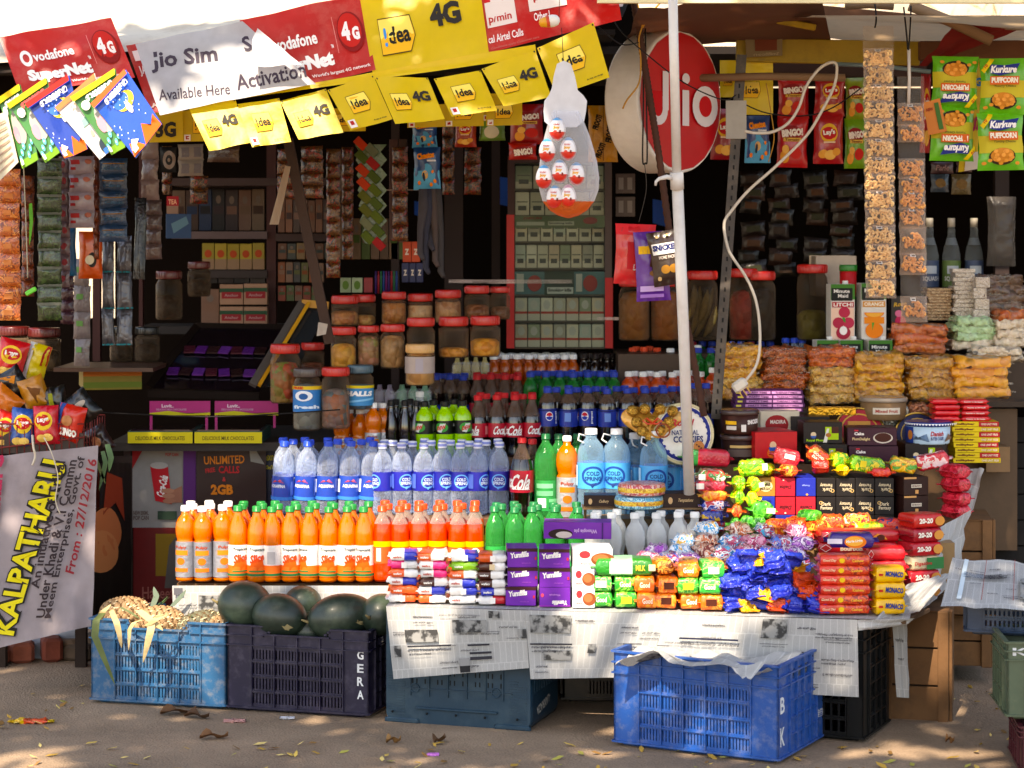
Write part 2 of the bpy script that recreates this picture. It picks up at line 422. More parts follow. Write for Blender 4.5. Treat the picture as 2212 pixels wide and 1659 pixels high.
# ---------------------------------------------------------------- bottles
TZ = .395          # top of the low front table
def cylfn(r, z0, z1, ph=0, span=1.0):
    f = lambda u, v, l: ((r+l)*math.sin((u-.5)*2*math.pi*span+ph), -(r+l)*math.cos((u-.5)*2*math.pi*span+ph), z0+(z1-z0)*v)
    f.cyl = 1; return f
def bottle(name, label, cat, h, r, prof, liquid, capc, lab=None, art=(), fill=.82, head=None, neck=.014, caph=.02, n=18, ph=0, capr=None, labm=None, collar=None, band=None):
    """prof: (radius fraction, height fraction of the body) from foot to neck"""
    t = thing(name, label, cat); bh = h-caph*.75; g = G(); pr = []; ms = []
    for rf, zf in prof: pr.append((r*rf if rf > 0 else neck, bh*zf))
    for j in range(len(pr)-1): ms.append(liquid if prof[j][1] < fill or head is None else head)
    g.lathe(pr, ms, n, capb=True, capt=True); g.obj('body', t)
    c = G(); cr = capr or neck+.0015
    pts = [(cr*1.06, h-caph), (cr*1.06, h-caph*.82), (cr, h-caph*.78), (cr, h-.002), (cr-.002, h)]
    cm = plas(capc, rough=.3); c.lathe(pts, cm, 16)
    for i in range(16):
        a = 2*math.pi*i/16; ca, sa = math.cos(a), math.sin(a)
        c.box(-.0006, .0006, -.001, .001, h-caph*.75, h-.003, cm, Matrix.Translation((ca*cr, sa*cr, 0)) @ Matrix.Rotation(a, 4, 'Z'))
    if band: c.lathe([(cr+.0012, h-caph*.7), (cr+.0012, h-caph*.25)], ink(band), 16, capb=False, capt=False)
    c.obj('cap', t)
    if lab:
        z0, z1, rf, col = lab; lg = G(); rr = r*rf+.0012
        lg.lathe([(rr, bh*z0), (rr, bh*z1)], labm or card(col, rough=.35, coat=.4), 28, capb=False, capt=False)
        lg.art(art, cylfn(rr, bh*z0, bh*z1, ph), 2*math.pi*rr/(bh*(z1-z0)), .0004)
        lg.obj('label', t)
    return t
def juice(h): return mat(h, rough=.12, coat=.8, var=.1, vs=14, bump=('noise', 40, .25), tl=.28)
PETJ = juice('f07806'); PETM = juice('f0460a'); PETR = juice('ee3a18')
CLEARP = clear('f2f6fa', .2, .1, 'eef2f6', ('noise', 55, .6)); HEADP = clear('f0e0d0', .2, .12, 'cfc8c0')
GREENP = clear('7ad890', .32, .08, '2fb055', ('noise', 40, .7)); GREEND = clear('3aa858', .45, .08, '128838')
MILK = clear('f0f2f2', .4, .1, 'f0f2f2', ('noise', 60, 1.0)); COLA = mat('100403', rough=.06, coat=1, var=0, bump=('noise', 40, .2))
COLAH = clear('c8b0a0', .28, .08, '8a7060', ('noise', 40, .3)); BLUEP = clear('bfe6fa', .2, .1, 'a8d4f0', ('noise', 40, .5)); WATERP = clear('e6effc', .15, .05, 'dce8fa', ('crinkle', 60, 1.2))
LIME = mat('a6e800', rough=.15, coat=.8, var=.06, tl=.2); DARKB = mat('180c08', rough=.08, coat=1, var=0)
# foot..neck profiles
P_STD = [(.8, 0), (.97, .03), (1, .06), (1, .12), (.97, .14), (1, .16), (1, .5), (1, .67), (.98, .74), (.89, .81), (.69, .87), (.48, .915), (-1, .945), (-1, 1)]
P_SLICE = [(.82, 0), (1, .03), (.96, .06), (1, .09), (.97, .12), (.97, .5), (1, .53), (1.01, .64), (.98, .72), (.88, .79), (.7, .86), (.49, .915), (-1, .945), (-1, 1)]
P_MM = [(.85, 0), (1, .03), (.93, .05), (.98, .08), (.98, .55), (.85, .58), (.98, .62), (1.05, .68), (1.06, .75), (.99, .82), (.78, .88), (.5, .925), (-1, .94), (-1, 1)]
P_COLA = [(.8, 0), (.98, .03), (1, .08), (.96, .14), (.9, .2), (.92, .26), (1, .36), (1.02, .42), (1.02, .55), (1, .62), (.93, .7), (.78, .78), (.58, .86), (.45, .91), (-1, .95), (-1, 1)]
P_WAIST = [(.85, 0), (1, .03), (1, .12), (.85, .24), (.72, .34), (.72, .42), (.85, .52), (1, .61), (1.03, .7), (.97, .78), (.75, .86), (.46, .915), (-1, .94), (-1, 1)]
P_SHORT = [(.8, 0), (.97, .03), (1, .07), (1, .4), (.99, .78), (.93, .83), (.72, .89), (.5, .93), (-1, .955), (-1, 1)]
def ribbed(top=.62, foot=.06, k=9):
    p = [(.85, 0), (1, .03)]
    for i in range(k):
        z = foot+(top-foot)*i/k; p += [(1, z), (.955, z+(top-foot)/k*.5)]
    return p+[(1, top), (1, .7), (.95, .77), (.8, .85), (.52, .91), (-1, .94), (-1, 1)]
sl = 'f4f0ea'
slice_art = [('r', 0, 0, 1, .36, 'ee6a1c'), ('r', 0, .02, 1, .1, '1c6a3a'), ('p', [(.36, .28), (.42, .5), (.5, .6), (.6, .5), (.62, .3), (.5, .2)], 'ec5a10'),
             ('t', 'Tropicana', .5, .86, .26, .12, '1c3a3a'), ('t', 'Slice', .5, .6, .24, .26, 'e8440a', 12, .04, .3), ('r', .36, .16, .64, .2, '1c7a3a'), ('r', .08, .4, .2, .8, 'b8b0b0'), ('r', .8, .35, .9, .85, 'c8c0c0')]
mir_art = [('r', 0, .75, 1, 1, 'f0b400'), ('e', .5, .32, .1, .4, 'f4f4ec'), ('t', 'MIRINDA', .5, .34, .26, .34, '0a7a3c', 0, .05), ('r', .08, .1, .16, .7, 'f6d8c0'), ('r', .84, .1, .94, .7, 'f6d8c0')]
cola_art = [('t', 'Coca', .28, .5, .2, .62, 'f8f4f0', 0, .03, .3), ('t', 'Cola', .5, .48, .27, .72, 'f8f4f0', 0, .03, .3), ('r', .36, .14, .62, .17, 'f8f4f0'), ('r', .74, .2, .86, .8, 'd88080'), ('r', .9, .1, .96, .5, 'f0e8e8')]
pep_art = [('e', .5, .58, .062, .26, 'f4f4f8'), ('e', .5, .58, .052, .22, 'c8142c', 10, 170), ('e', .5, .58, .052, .22, '1434a0', 190, 350), ('t', 'pepsi', .62, .5, .2, .14, 'f4f4f8', 90), ('r', .2, .3, .3, .8, '6a90d8'), ('r', 0, .9, 1, .96, '0a1a60')]
dew_art = [('e', .5, .5, .12, .36, '2c9a3c'), ('q', [(.42, .2), (.5, .12), (.58, .8), (.48, .78)], 'd8dcd0'), ('t', 'DEW', .5, .48, .16, .3, 'e0281c', 12, .05, .3), ('r', .2, .55, .26, .75, 'c8d0c8'), ('r', .76, .2, .86, .7, '5a6a50')]
cs_art = [('c', .5, .5, .105, .34, .1, '5aa8f0'), ('t', 'COLD', .5, .6, .14, .17, 'd4e8fc'), ('t', 'SPRING', .5, .4, .18, .17, 'd4e8fc'), ('p', [(.46, .2), (.54, .24), (.49, .06)], '5aa8f0'), ('r', .2, .12, .3, .88, '4a6ac8'), ('r', .76, .2, .86, .8, '4a6ac8')]
csb_art = [('c', .5, .5, .12, .34, .12, '10489a'), ('t', 'COLD', .5, .6, .15, .16, '10387a'), ('t', 'SPRING', .5, .4, .19, .16, '10387a'), ('p', [(.46, .2), (.54, .24), (.49, .04)], '10387a'), ('r', .2, .1, .3, .9, 'bfe6fa')]
aq_art = [('p', [(.4, .72), (.46, .84), (.5, .78), (.54, .88), (.6, .72)], 'e05060'), ('t', 'AQUAFINA', .5, .58, .24, .16, 'f0f4fc'), ('r', 0, 0, 1, .14, '2a80d8'), ('r', .26, .3, .33, .85, 'e8eef8'), ('r', .7, .2, .82, .8, '4a70c8')]
spr_art = [('p', [(.42, .45), (.5, .8), (.6, .5), (.5, .3)], 'f4e23a'), ('t', 'Sprite', .5, .5, .28, .4, 'f4f8f4', 14, .05), ('r', .15, .2, .3, .8, '6ac88a')]
spr2_art = [('r', .36, .75, .6, .9, '7ad098'), ('r', .36, .5, .6, .66, '6ac88a'), ('r', .38, .12, .5, .42, 'f0f4f0'), ('r', .54, .15, .66, .4, '6ac88a')]
mm_art = [('r', .38, .62, .62, .76, 'd87818'), ('e', .5, .45, .07, .1, 'd06810'), ('r', .38, .15, .62, .26, 'd06c18'), ('t', 'Pulpy', .5, .84, .2, .1, 'a83808')]
def B(name, desc, **k): return Proto(bottle(name, None, 'bottle', **k))
def rows(proto, xs, d, ytop, h, group, desc, nback=2, dx=9, step=.068, z=None, backdesc=None, jit=.004, tilt=0, rzs=None, front=True):
    zz = (zo(ytop, d)-h) if z is None else z
    n = len(xs); desc2 = group
    for r in range(nback+1):
        dd = d+r*step
        for i, x in enumerate(xs):
            if r and i == n-1 and n > 2 and r % 2: continue
            X = xo(x, d)+(r % 2)*dx*d/F+RNG.uniform(-jit, jit)*.6
            if n == 1: w = ''
            elif i == n-1: w = 'last'
            else: w = ORD[i]
            if r == 0: lb = f'{w} from left, front row of {desc}' if n > 1 else desc
            else: lb = f'{w} from left, {ORD[r]} row back of {group}'
            rz = RNG.uniform(-.5, .5) if rzs is None else rzs[i % len(rzs)]+RNG.uniform(-.1, .1)
            if r: rz = RNG.uniform(-3, 3)
            if tilt: proto.put((X, dd+RNG.uniform(-jit, jit), zz), 0, lb.strip(), group, rot=(0, tilt*(1+.4*math.sin(i*2)), rz))
            else: proto.put((X, dd+RNG.uniform(-jit, jit), zz), 0, lb.strip(), group, rot=(RNG.uniform(-.012, .012), RNG.uniform(-.018, .018), rz), scale=(1, 1, RNG.uniform(.988, 1.01)))
# --- low front row
mm = B('juice_bottle', '', h=.262, r=.0325, prof=P_MM, liquid=PETJ, capc='f2f2f0', lab=(.06, .56, .99, 'b9bcc4'), art=mm_art, labm=mat('9a9ca6', rough=.3, metal=.5, bump=('noise', 60, .4)))
sliceb = B('mango_drink_bottle', '', h=.262, r=.033, prof=P_SLICE, liquid=PETJ, capc='0e8a3e', lab=(.08, .52, .98, 'e9e2de'), art=slice_art)
mirb = B('orange_soda_bottle', '', h=.262, r=.032, prof=P_STD, liquid=PETM, capc='f0501c', head=HEADP, fill=.76, lab=(.26, .57, 1, 'ee5a28'), art=mir_art)
sprb = B('lime_soda_bottle', '', h=.258, r=.034, prof=P_STD, liquid=GREENP, capc='0c7a44', lab=(.22, .5, 1, '10a048'), art=spr_art)
limb = B('clear_soda_bottle', '', h=.25, r=.0345, prof=P_WAIST, liquid=MILK, capc='eeeeec', lab=None)
Z1 = TZ+.006
rows(mm, [400, 441, 481], 7.74, 0, .262, 'pulpy orange juice bottles with white caps', 'white capped pulpy juice bottles', 2, z=Z1)
rows(sliceb, [513, 554, 588, 627, 668, 708, 748, 788], 7.72, 0, .262, 'mango drink bottles with green caps', 'green capped mango drink bottles', 2, z=Z1, rzs=[.5, .1, 2.2, 0, -.8, .1, .6, -.1])
rows(mirb, [827, 866, 905, 946, 987, 1027], 7.73, 0, .262, 'orange soda bottles with orange caps', 'orange capped orange soda bottles', 2, z=Z1, rzs=[2, .2, 2.4, 1, .2, .1])
rows(sprb, [1071, 1110, 1152, 1196, 1248], 7.74, 0, .258, 'green lime soda bottles by the orange ones', 'green capped lime soda bottles', 2, z=Z1)
rows(limb, [1284, 1325, 1374, 1420, 1464, 1500], 7.64, 0, .25, 'cloudy white soda bottles with waists', 'white capped cloudy soda bottles', 1, z=Z1)
# --- second tier
Z2 = .585
aq = B('water_bottle', '', h=.262, r=.0385, prof=ribbed(.6), liquid=WATERP, capc='1c4ccc', lab=(.2, .55, 1.0, '1c48b0'), art=aq_art, n=20)
cs = B('water_bottle', '', h=.262, r=.0375, prof=ribbed(.66, .04, 12), liquid=WATERP, capc='e8eaf4', lab=(.36, .64, 1.0, '1c24a4'), art=cs_art, band='8a96d8', n=20)
rows(aq, [609, 655, 703, 752, 796], 8.12, 952, .262, 'blue capped water bottles', 'blue capped water bottles', 2, dx=20, tilt=.05)
rows(cs, [826, 871, 914, 955, 994, 1033, 1077], 8.1, 955, .262, 'white capped water bottles with dark blue labels', 'white capped water bottles with dark blue labels', 2, dx=18, rzs=[-.9, .5, .5, .4, .1, .8, .05])
k1 = B('cola_bottle', '', h=.30, r=.0415, prof=P_COLA, liquid=COLA, capc='d01c22', head=COLAH, fill=.75, lab=(.36, .64, 1.02, 'c8102e'), art=cola_art)
rows(k1, [1127], 8.05, 943, .30, 'large cola bottles', 'large cola bottle with a red cap beside the water bottles', 0, z=zo(943, 8.05)-.30, rzs=[0])
k1.put((xo(1150, 8.14), 8.14, zo(946, 8.14)-.3), 2, 'second large cola bottle, just showing between cola and green bottles', 'large cola bottles')
sp2 = B('large_lime_soda_bottle', '', h=.305, r=.0415, prof=P_STD, liquid=GREENP, capc='0a6a3a', lab=(.1, .48, 1, '14984a'), art=spr2_art)
sp2.put((xo(1179, 8.06), 8.06, zo(937, 8.06)-.305), 0, 'large green lime soda bottle right of the large cola bottle', 'large lime soda bottles')
sp2.put((xo(1207, 8.15), 8.15, zo(937, 8.15)-.305), 1, 'large green lime soda bottle partly behind the large orange drink', 'large lime soda bottles')
sp2.put((xo(1247, 8.2), 8.2, zo(937, 8.2)-.305), 1, 'large green lime soda bottle hidden behind the big blue water bottles', 'large lime soda bottles')
mm2 = B('large_juice_bottle', '', h=.305, r=.038, prof=P_MM, liquid=PETJ, capc='f0eee8', lab=(.05, .54, .99, 'b0b2b8'), art=mm_art, labm=mat('bcbcc2', rough=.3, metal=.5, bump=('noise', 60, .4)))
mm2.put((xo(1225, 8.04), 8.04, zo(941, 8.04)-.305), 0, 'large orange juice bottle with a white cap beside blue water bottles')
w5 = B('big_water_bottle', '', h=.325, r=.05, prof=[(.9, 0), (1, .03), (.95, .06), (1, .1), (.95, .14), (1, .18), (.95, .22), (1, .26), (.95, .3), (1, .34), (1, .66), (1, .72), (.97, .78), (.85, .85), (.55, .91), (-1, .94), (-1, 1)], liquid=BLUEP, capc='f0f0f2', lab=(.36, .66, 1.0, '38a8e8'), art=csb_art, neck=.02, caph=.022, n=24)
w5h = G(); w5h.tube([(-.02, 0, .298), (-.045, -.01, .305), (-.05, -.02, .285), (-.03, -.03, .275)], .003, plas('f0f0f0')); w5h.obj('handle', w5.root)
for i, (x, yt, dd) in enumerate([(1277, 925, 8.02), (1332, 925, 8.04), (1412, 931, 7.98)]):
    w5.put((xo(x, dd), dd, zo(yt, dd)-.325), [.1, -.25, .15][i], f'{ORD[i]} from the left of the big pale blue front water bottles', 'big pale blue water bottles')
for i, (x, yt, dd) in enumerate([(1372, 935, 8.13), (1444, 935, 8.12), (1496, 938, 8.12)]):
    w5.put((xo(x, dd), dd, zo(yt, dd)-.325), [1, -.5, .3][i], f'{ORD[i]} from the left of the big blue water bottles standing behind', 'big pale blue water bottles')
# --- third tier
Z3 = .765
mmt = B('juice_bottle', '', h=.22, r=.031, prof=P_MM, liquid=PETJ, capc='f2f2f0', lab=(.06, .53, .99, 'c4c6cc'), art=mm_art, labm=mat('c0c2ca', rough=.25, metal=.6, bump=('noise', 60, .4)))
rows(mmt, [740, 779], 8.45, 883, .22, 'juice bottles on the middle tier', 'small white capped juice bottles on the middle tier', 1, dx=12)
mmt.put((xo(806, 8.4), 8.4, zo(870, 8.4)-.22), 0, 'raised juice bottle with a white cap beside the dark bottles', 'juice bottles on the middle tier')
mmt.put((xo(826, 8.47), 8.47, zo(870, 8.47)-.22), 2, 'raised juice bottle tucked against the dark bottles', 'juice bottles on the middle tier')
dk = B('dark_drink_bottle', '', h=.235, r=.027, prof=P_COLA, liquid=DARKB, capc='141214', neck=.012)
rows(dk, [847, 875, 899], 8.46, 865, .235, 'dark glass drink bottles', 'dark drink bottles with black caps', 1)
dewb = B('lime_green_soda_bottle', '', h=.235, r=.034, prof=P_SHORT, liquid=LIME, capc='101410', lab=(.51, .74, 1, '0c120c'), art=dew_art)
rows(dewb, [917, 960, 1001], 8.42, 866, .235, 'lime green soda bottles with black labels', 'lime green soda bottles', 1, rzs=[-.7, -.4, .5], dx=20)
colab = B('cola_bottle', '', h=.245, r=.033, prof=P_COLA, liquid=COLA, capc='cc1820', head=COLAH, fill=.7, lab=(.37, .6, 1.02, 'b8102a'), art=cola_art)
rows(colab, [1036, 1074, 1112, 1149], 8.44, 852, .245, 'contoured cola bottles with red caps', 'red capped cola bottles on the middle tier', 2, rzs=[-.7, 1.6, 0, 1.7], dx=16)
pepb = B('cola_bottle', '', h=.25, r=.0355, prof=P_SHORT, liquid=COLA, capc='1a3ca8', head=COLAH, fill=.8, lab=(.45, .73, 1.0, '12329c'), art=pep_art)
rows(pepb, [1184, 1227, 1269, 1311, 1353, 1395, 1436, 1476], 8.46, 838, .25, 'cola bottles with blue caps and labels', 'blue capped cola bottles on the middle tier', 2, rzs=[.2, 1.5, -.4, 1.5, .2, .3, 1, 0], dx=20)
# --- fourth tier
s1 = B('small_cola_bottle', '', h=.19, r=.029, prof=P_STD, liquid=COLA, capc='1a3ca8', head=COLAH, fill=.6, lab=(.15, .42, 1, '12329c'), art=pep_art)
rows(s1, [942, 971, 1000], 8.85, 810, .19, 'small cola bottles with blue caps', 'small blue capped cola bottles', 2, dx=14)
s2 = B('small_cola_bottle', '', h=.19, r=.028, prof=P_COLA, liquid=COLA, capc='c81c22', head=COLAH, fill=.6, lab=(.2, .45, 1, 'b8102a'))
rows(s2, [1029, 1059, 1089, 1118], 8.84, 809, .19, 'small cola bottles with red caps', 'small red capped cola bottles', 2, dx=14)
s3 = B('small_lime_soda_bottle', '', h=.19, r=.029, prof=P_STD, liquid=GREEND, capc='1a3ca8', lab=(.15, .42, 1, '0c7a34'))
rows(s3, [1146, 1178, 1209, 1239, 1270, 1298, 1328], 8.83, 804, .19, 'green soda bottles with blue caps', 'small green soda bottles with blue caps', 2, dx=14)
s4 = B('small_orange_drink_bottle', '', h=.19, r=.03, prof=P_MM, liquid=juice('d8501a'), capc='eeeeec', lab=(.1, .5, .98, 'b8a8a0'))
rows(s4, [1360, 1391, 1421, 1452, 1483, 1513], 8.82, 803, .19, 'small orange drinks on the fourth tier', 'small white capped orange drinks of the fourth tier', 1, dx=14)
# --- fifth tier
s5 = B('small_orange_drink_bottle', '', h=.17, r=.026, prof=P_SLICE, liquid=juice('cc5a10'), capc='f0f0ee')
rows(s5, [1067, 1092, 1117, 1143, 1168, 1193, 1219, 1238], 9.2, 766, .17, 'small orange drinks under the cigarette rack', 'small white capped orange drinks below the cigarette rack', 3, dx=12, step=.06)
s6 = B('small_dark_drink_bottle', '', h=.17, r=.026, prof=P_COLA, liquid=DARKB, capc='1c100e')
rows(s6, [1261, 1287, 1312, 1337], 9.2, 764, .17, 'small dark drinks of the top tier', 'small black capped dark drinks on the top tier', 2, dx=12, step=.06)
s7 = B('small_orange_drink_bottle', '', h=.2, r=.028, prof=P_STD, liquid=juice('d8481a'), capc='e8502a', lab=(.2, .55, 1, 'd89028'))
rows(s7, [1365, 1393, 1420], 9.2, 750, .2, 'orange capped drinks of the top tier', 'orange capped drinks on the top tier', 1, dx=12, step=.06)
s5.put((xo(1448, 9.15), 9.15, zo(752, 9.15)-.17), 0, 'small white capped orange drink at the right end of the top tier', 'small orange drinks under the cigarette rack')
# shrink-wrapped packs of small bottles
def tray(px, n, d, top, col, label, group):
    t = thing('wrapped_bottle_pack', label, 'bottle pack', (xo((px[0]+px[1])/2, d), d, zo(px[3], d)), 0, group)
    W = (px[1]-px[0])*d/F; Hh = (px[3]-px[2])*d/F
    for i in range(n):
        for r in range(2):
            g = G(); X = (i+.5)/n*W-W/2; rr = W/n/2*.94
            g.lathe([(rr*.9, 0), (rr, .01), (rr, Hh*.6), (rr*.8, Hh*.75), (rr*.45, Hh*.86), (rr*.42, Hh)], col, 12, Matrix.Translation((X, r*rr*2.1, 0))); g.obj('bottle', t)
    g = G(); g.box(-W/2-.003, W/2+.003, -.025, W/n*2-.01, 0, Hh*.8, clear('ffffff', .12, .15), b=.012); g.obj('shrink_film', t)
    return t
GY = clear('e0d8b0', .6, .15, 'c8b878'); GG = clear('b0d8c0', .6, .15, '88b898'); GP = clear('d8ccd8', .6, .15, 'a89cb0')
tray((978, 1057, 772, 820), 4, 9.15, 0, GY, 'wrapped pack of pale yellow bottles beside small orange drinks', 'shrink wrapped bottle packs')
tray((855, 930, 832, 880), 3, 8.75, 0, GG, 'wrapped pack of pale green bottles behind the dark bottles', 'shrink wrapped bottle packs')
tray((787, 852, 832, 885), 3, 8.74, 0, GP, 'wrapped pack of pinkish bottles beside the cough sweet jar', 'shrink wrapped bottle packs')
cw = B('clear_soda_bottle', '', h=.2, r=.028, prof=P_STD, liquid=MILK, capc='eeeeea')
cw.put((xo(907, 8.6), 8.6, zo(846, 8.6)-.2), 0, 'clear bottle with a white cap behind lime green bottles')
# bottles in the gap behind the leaning poles on the right
gapb = [(s3, 1508, 752, .19, 8.95, 'green soda bottle with blue cap'), (s5, 1507, 745, .17, 9.2, 'small orange drink'), (s3, 1536, 752, .19, 8.95, 'green soda bottle'), (s1, 1500, 828, .19, 8.6, 'cola bottle with blue cap'), (s1, 1525, 828, .19, 8.6, 'cola bottle'),
        (s4, 1540, 795, .19, 8.8, 'orange drink with white cap')]
for i, (p_, x, yt, hh, dd, w) in enumerate(gapb):
    p_.put((xo(x, dd), dd, zo(yt, dd)-hh), i, f'{w}, {ORD[i]} of the bottles seen between the leaning poles', 'bottles between the leaning poles')
for i, x in enumerate((1697, 1716, 1733)):
    aq.put((xo(x, 9.2), 9.2, zo(730, 9.2)-.262), i, f'{ORD[i]} from the left of blue capped water bottles beside the juice cartons', 'water bottles beside the cartons')
# more drinks filling the back right of the counter
for r in range(2):
    for i in range(10):
        x = 1475+i*21; p_ = (s1, s2, s3)[(i+r) % 3]; dd = 9.45+r*.07
        if 1690 < x < 1740: continue
        p_.put((xo(x, dd), dd, zo(738, dd)-.19), i, f'small bottle, {ORD[i]} from left, {"front" if r == 0 else "rear"} row before the big jars', 'small drinks in front of the big jars')
# tier shelves
def plank(name, px0, px1, d0, d1, z, th, col, label, sag=0, group='shelf planks under the drinks'):
    g = G(); x0 = xo(px0, d0); x1 = xo(px1, d0); g.box(x0, x1, d0, d1, z-th, z, mat(col, rough=.8, var=.3, bump=('noise', 12, .4)), b=.003)
    return tag(g.obj(name), label, 'shelf', group)
plank('shelf_plank', 590, 1510, 8.0, 8.32, zo(955, 8.1)-.264, .03, '6a4a30', 'plank shelf carrying the water bottles')
plank('shelf_plank', 725, 1500, 8.36, 8.72, .763, .03, '6a4a30', 'plank shelf carrying the lime green and cola bottles')
plank('shelf_plank', 780, 1545, 8.76, 9.08, zo(810, 8.85)-.193, .03, '5a3a26', 'plank shelf carrying small blue and red capped bottles')
plank('shelf_plank', 700, 1545, 9.12, 9.5, zo(766, 9.2)-.174, .03, '5a3a26', 'plank shelf below the cigarette rack and glass jars')
for z0_, z1_, y0_, y1_, w_ in ((TZ, .55, 8.06, 8.34, 'water bottle'), (TZ, .73, 8.4, 8.7, 'cola bottle'), (TZ, .8, 8.8, 9.05, 'small bottle'), (TZ, .9, 9.15, 9.45, 'topmost')):
    for k_, x in enumerate((-.85, -.2, .45, .8)): tag(G().box(x, x+.3, y0_, y1_, z0_, z1_, mat('4a3424', rough=.8, var=.3)).obj('wooden_support'), f'hidden wooden block, {ORD[k_]} from left, under the {w_} shelf', 'support', 'blocks under the drink shelves')
# ---------------------------------------------------------------- packs and boxes on the counter
def df(x): return 7.28-.26*(x-840)/1100
WH, BL, OR_, PK, GN, BR, RD = 'eceae8', '1c30b4', 'ee5a18', 'e8287c', '7ab81c', '4a1c10', 'c81c28'
def pk(name, label, cat, xc, d, z, Lpx, W, T, bands, art=(), topart=(), rz=0, seed=None, group=None, wr=.003, fin=.016, ry=0, rx=0, Lm=None):
    Lx = Lm or Lpx*d/F; g = G(); sd = seed if seed is not None else RNG.randint(1, 900)
    mm = [(q, foil(m) if isinstance(m, str) else m) for q, m in bands]
    packet(g, Lx, W, T, mm, art, sd, wr, fin=fin, topart=topart)
    o = g.obj(name, loc=(xo(xc, d), d+W/2, z)); o.rotation_euler = (R(rx), R(ry), R(rz)); return tag(o, label, cat, group)
CN = {WH: 'white', BL: 'blue', OR_: 'orange', PK: 'pink', GN: 'green', BR: 'brown', RD: 'red'}
WL = [[(WH, OR_), (OR_, WH), (WH, WH), (WH, RD)], [(OR_, OR_), (WH, BL), (WH, BL), (BL, WH)], [(WH, BL), (BR, WH), (WH, BL), (BR, WH)],
      [(OR_, WH), (WH, PK), (OR_, WH), (BR, WH)], [(PK, WH), (WH, PK), (GN, GN), (BR, WH)], [(WH, BL), (OR_, WH), (WH, BL), (OR_, WH)]]
XW = [871, 934, 1000, 1063]
for L_, row in enumerate(WL):
    for c_, (a, b) in enumerate(row):
        d = df(XW[c_])+RNG.uniform(-.006, .008); q = .5 if a != b else .7
        art = [('r', .42, .1, .58, .9, 'e0c8a0' if BR in (a, b) else (BL if a == WH and b == WH else 'f4f0ea'))] if a != b and RNG.random() < .5 else [('t', 'wafers', .3, .5, .26, .35, 'b83010' if a == WH else 'f4f0ea', 0, .03, .2)]
        pk('wafer_pack', f'{CN[a]} and {CN[b]} wafer pack, layer {ORD[L_]} from bottom, column {ORD[c_]} from left' if a != b else f'all {CN[a]} wafer pack, layer {ORD[L_]} from bottom, column {ORD[c_]} from left', 'wafer pack',
           XW[c_]+RNG.uniform(-3, 3)+L_*.4, d, TZ+.004+L_*.0275, 71, .12, .028, [(q, a), (1, b)], art, rz=RNG.uniform(-5, 5), group='stacked wafer packs', wr=.0035, fin=.009)
# purple boxes
yart = [('r', 0, .82, 1, 1, '3a1418'), ('t', 'Yumfills', .4, .66, .62, .3, 'f2ece6', 6, .045, .1), ('t', 'whoopie pie', .62, .22, .3, .1, '9a48b8'), ('r', .9, .4, .96, .55, 'c82838')]
yart2 = [('t', 'Yumfills', .66, .2, .5, .24, 'f2ece6', 180, .045, .1), ('t', 'Whoopie pie', .5, .62, .36, .12, 'b87ad0', 180), ('e', .1, .6, .05, .1, 'e04868'), ('r', 0, 0, 1, .08, '8a2aa0')]
for c_, (xa, xb) in enumerate(((1094, 1160), (1165, 1232))):
    for r_ in range(3):
        d = df(xa); z0 = TZ+.004+r_*.0625; yb = CY+(EYE-z0)*F/d
        carton('whoopie_pie_box', f'purple cake box, {["left","right"][c_]} column of the purple pile, {["bottom","middle","top"][r_]} box', 'box', (xa, xb, yb-.0615*F/d, yb), d, .13, '6a1c9c', yart2 if (c_ == 1 and r_ == 0) else yart, side='4a1470', rz=RNG.uniform(-3, 3), group='purple cake boxes')
d = 7.42; z0 = TZ+.004+.0625*3+.002; yb = CY+(EYE-z0)*F/d
carton('whoopie_pie_box', 'long purple cake box lying on top of the purple pile', 'box', (1176, 1322, yb-36, yb), d, .1, '6c1c98', [('e', .25, .3, .18, .3, '2a1010'), ('e', .3, .25, .12, .2, 'c8b8b0'), ('t', 'Whoopie pie', .62, .5, .34, .3, 'c8a0d8', 180), ('r', .86, 0, .88, 1, '3a1060')], rz=-3, group='purple cake boxes')
# white cookie boxes
wart = [('e', .3, .7, .14, .2, 'c83038'), ('e', .75, .45, .3, .34, '8a4420'), ('e', .7, .5, .2, .22, 'b8683a'), ('t', 'choco', .3, .25, .3, .12, 'c83038')]
for r_ in range(3):
    z0 = TZ+.004+r_*.064; d = df(1240)-.005; yb = CY+(EYE-z0)*F/d
    carton('white_cookie_box', f'white cookie box with brown cookie picture, {["bottom","middle","top"][r_]} of its pile', 'box', (1236, 1284 if r_ < 2 else 1322, yb-.0625*F/d, yb), d+(0 if r_ < 2 else .02), .14, 'e8e4e2', wart, rz=RNG.uniform(-2, 2), group='white cookie boxes')
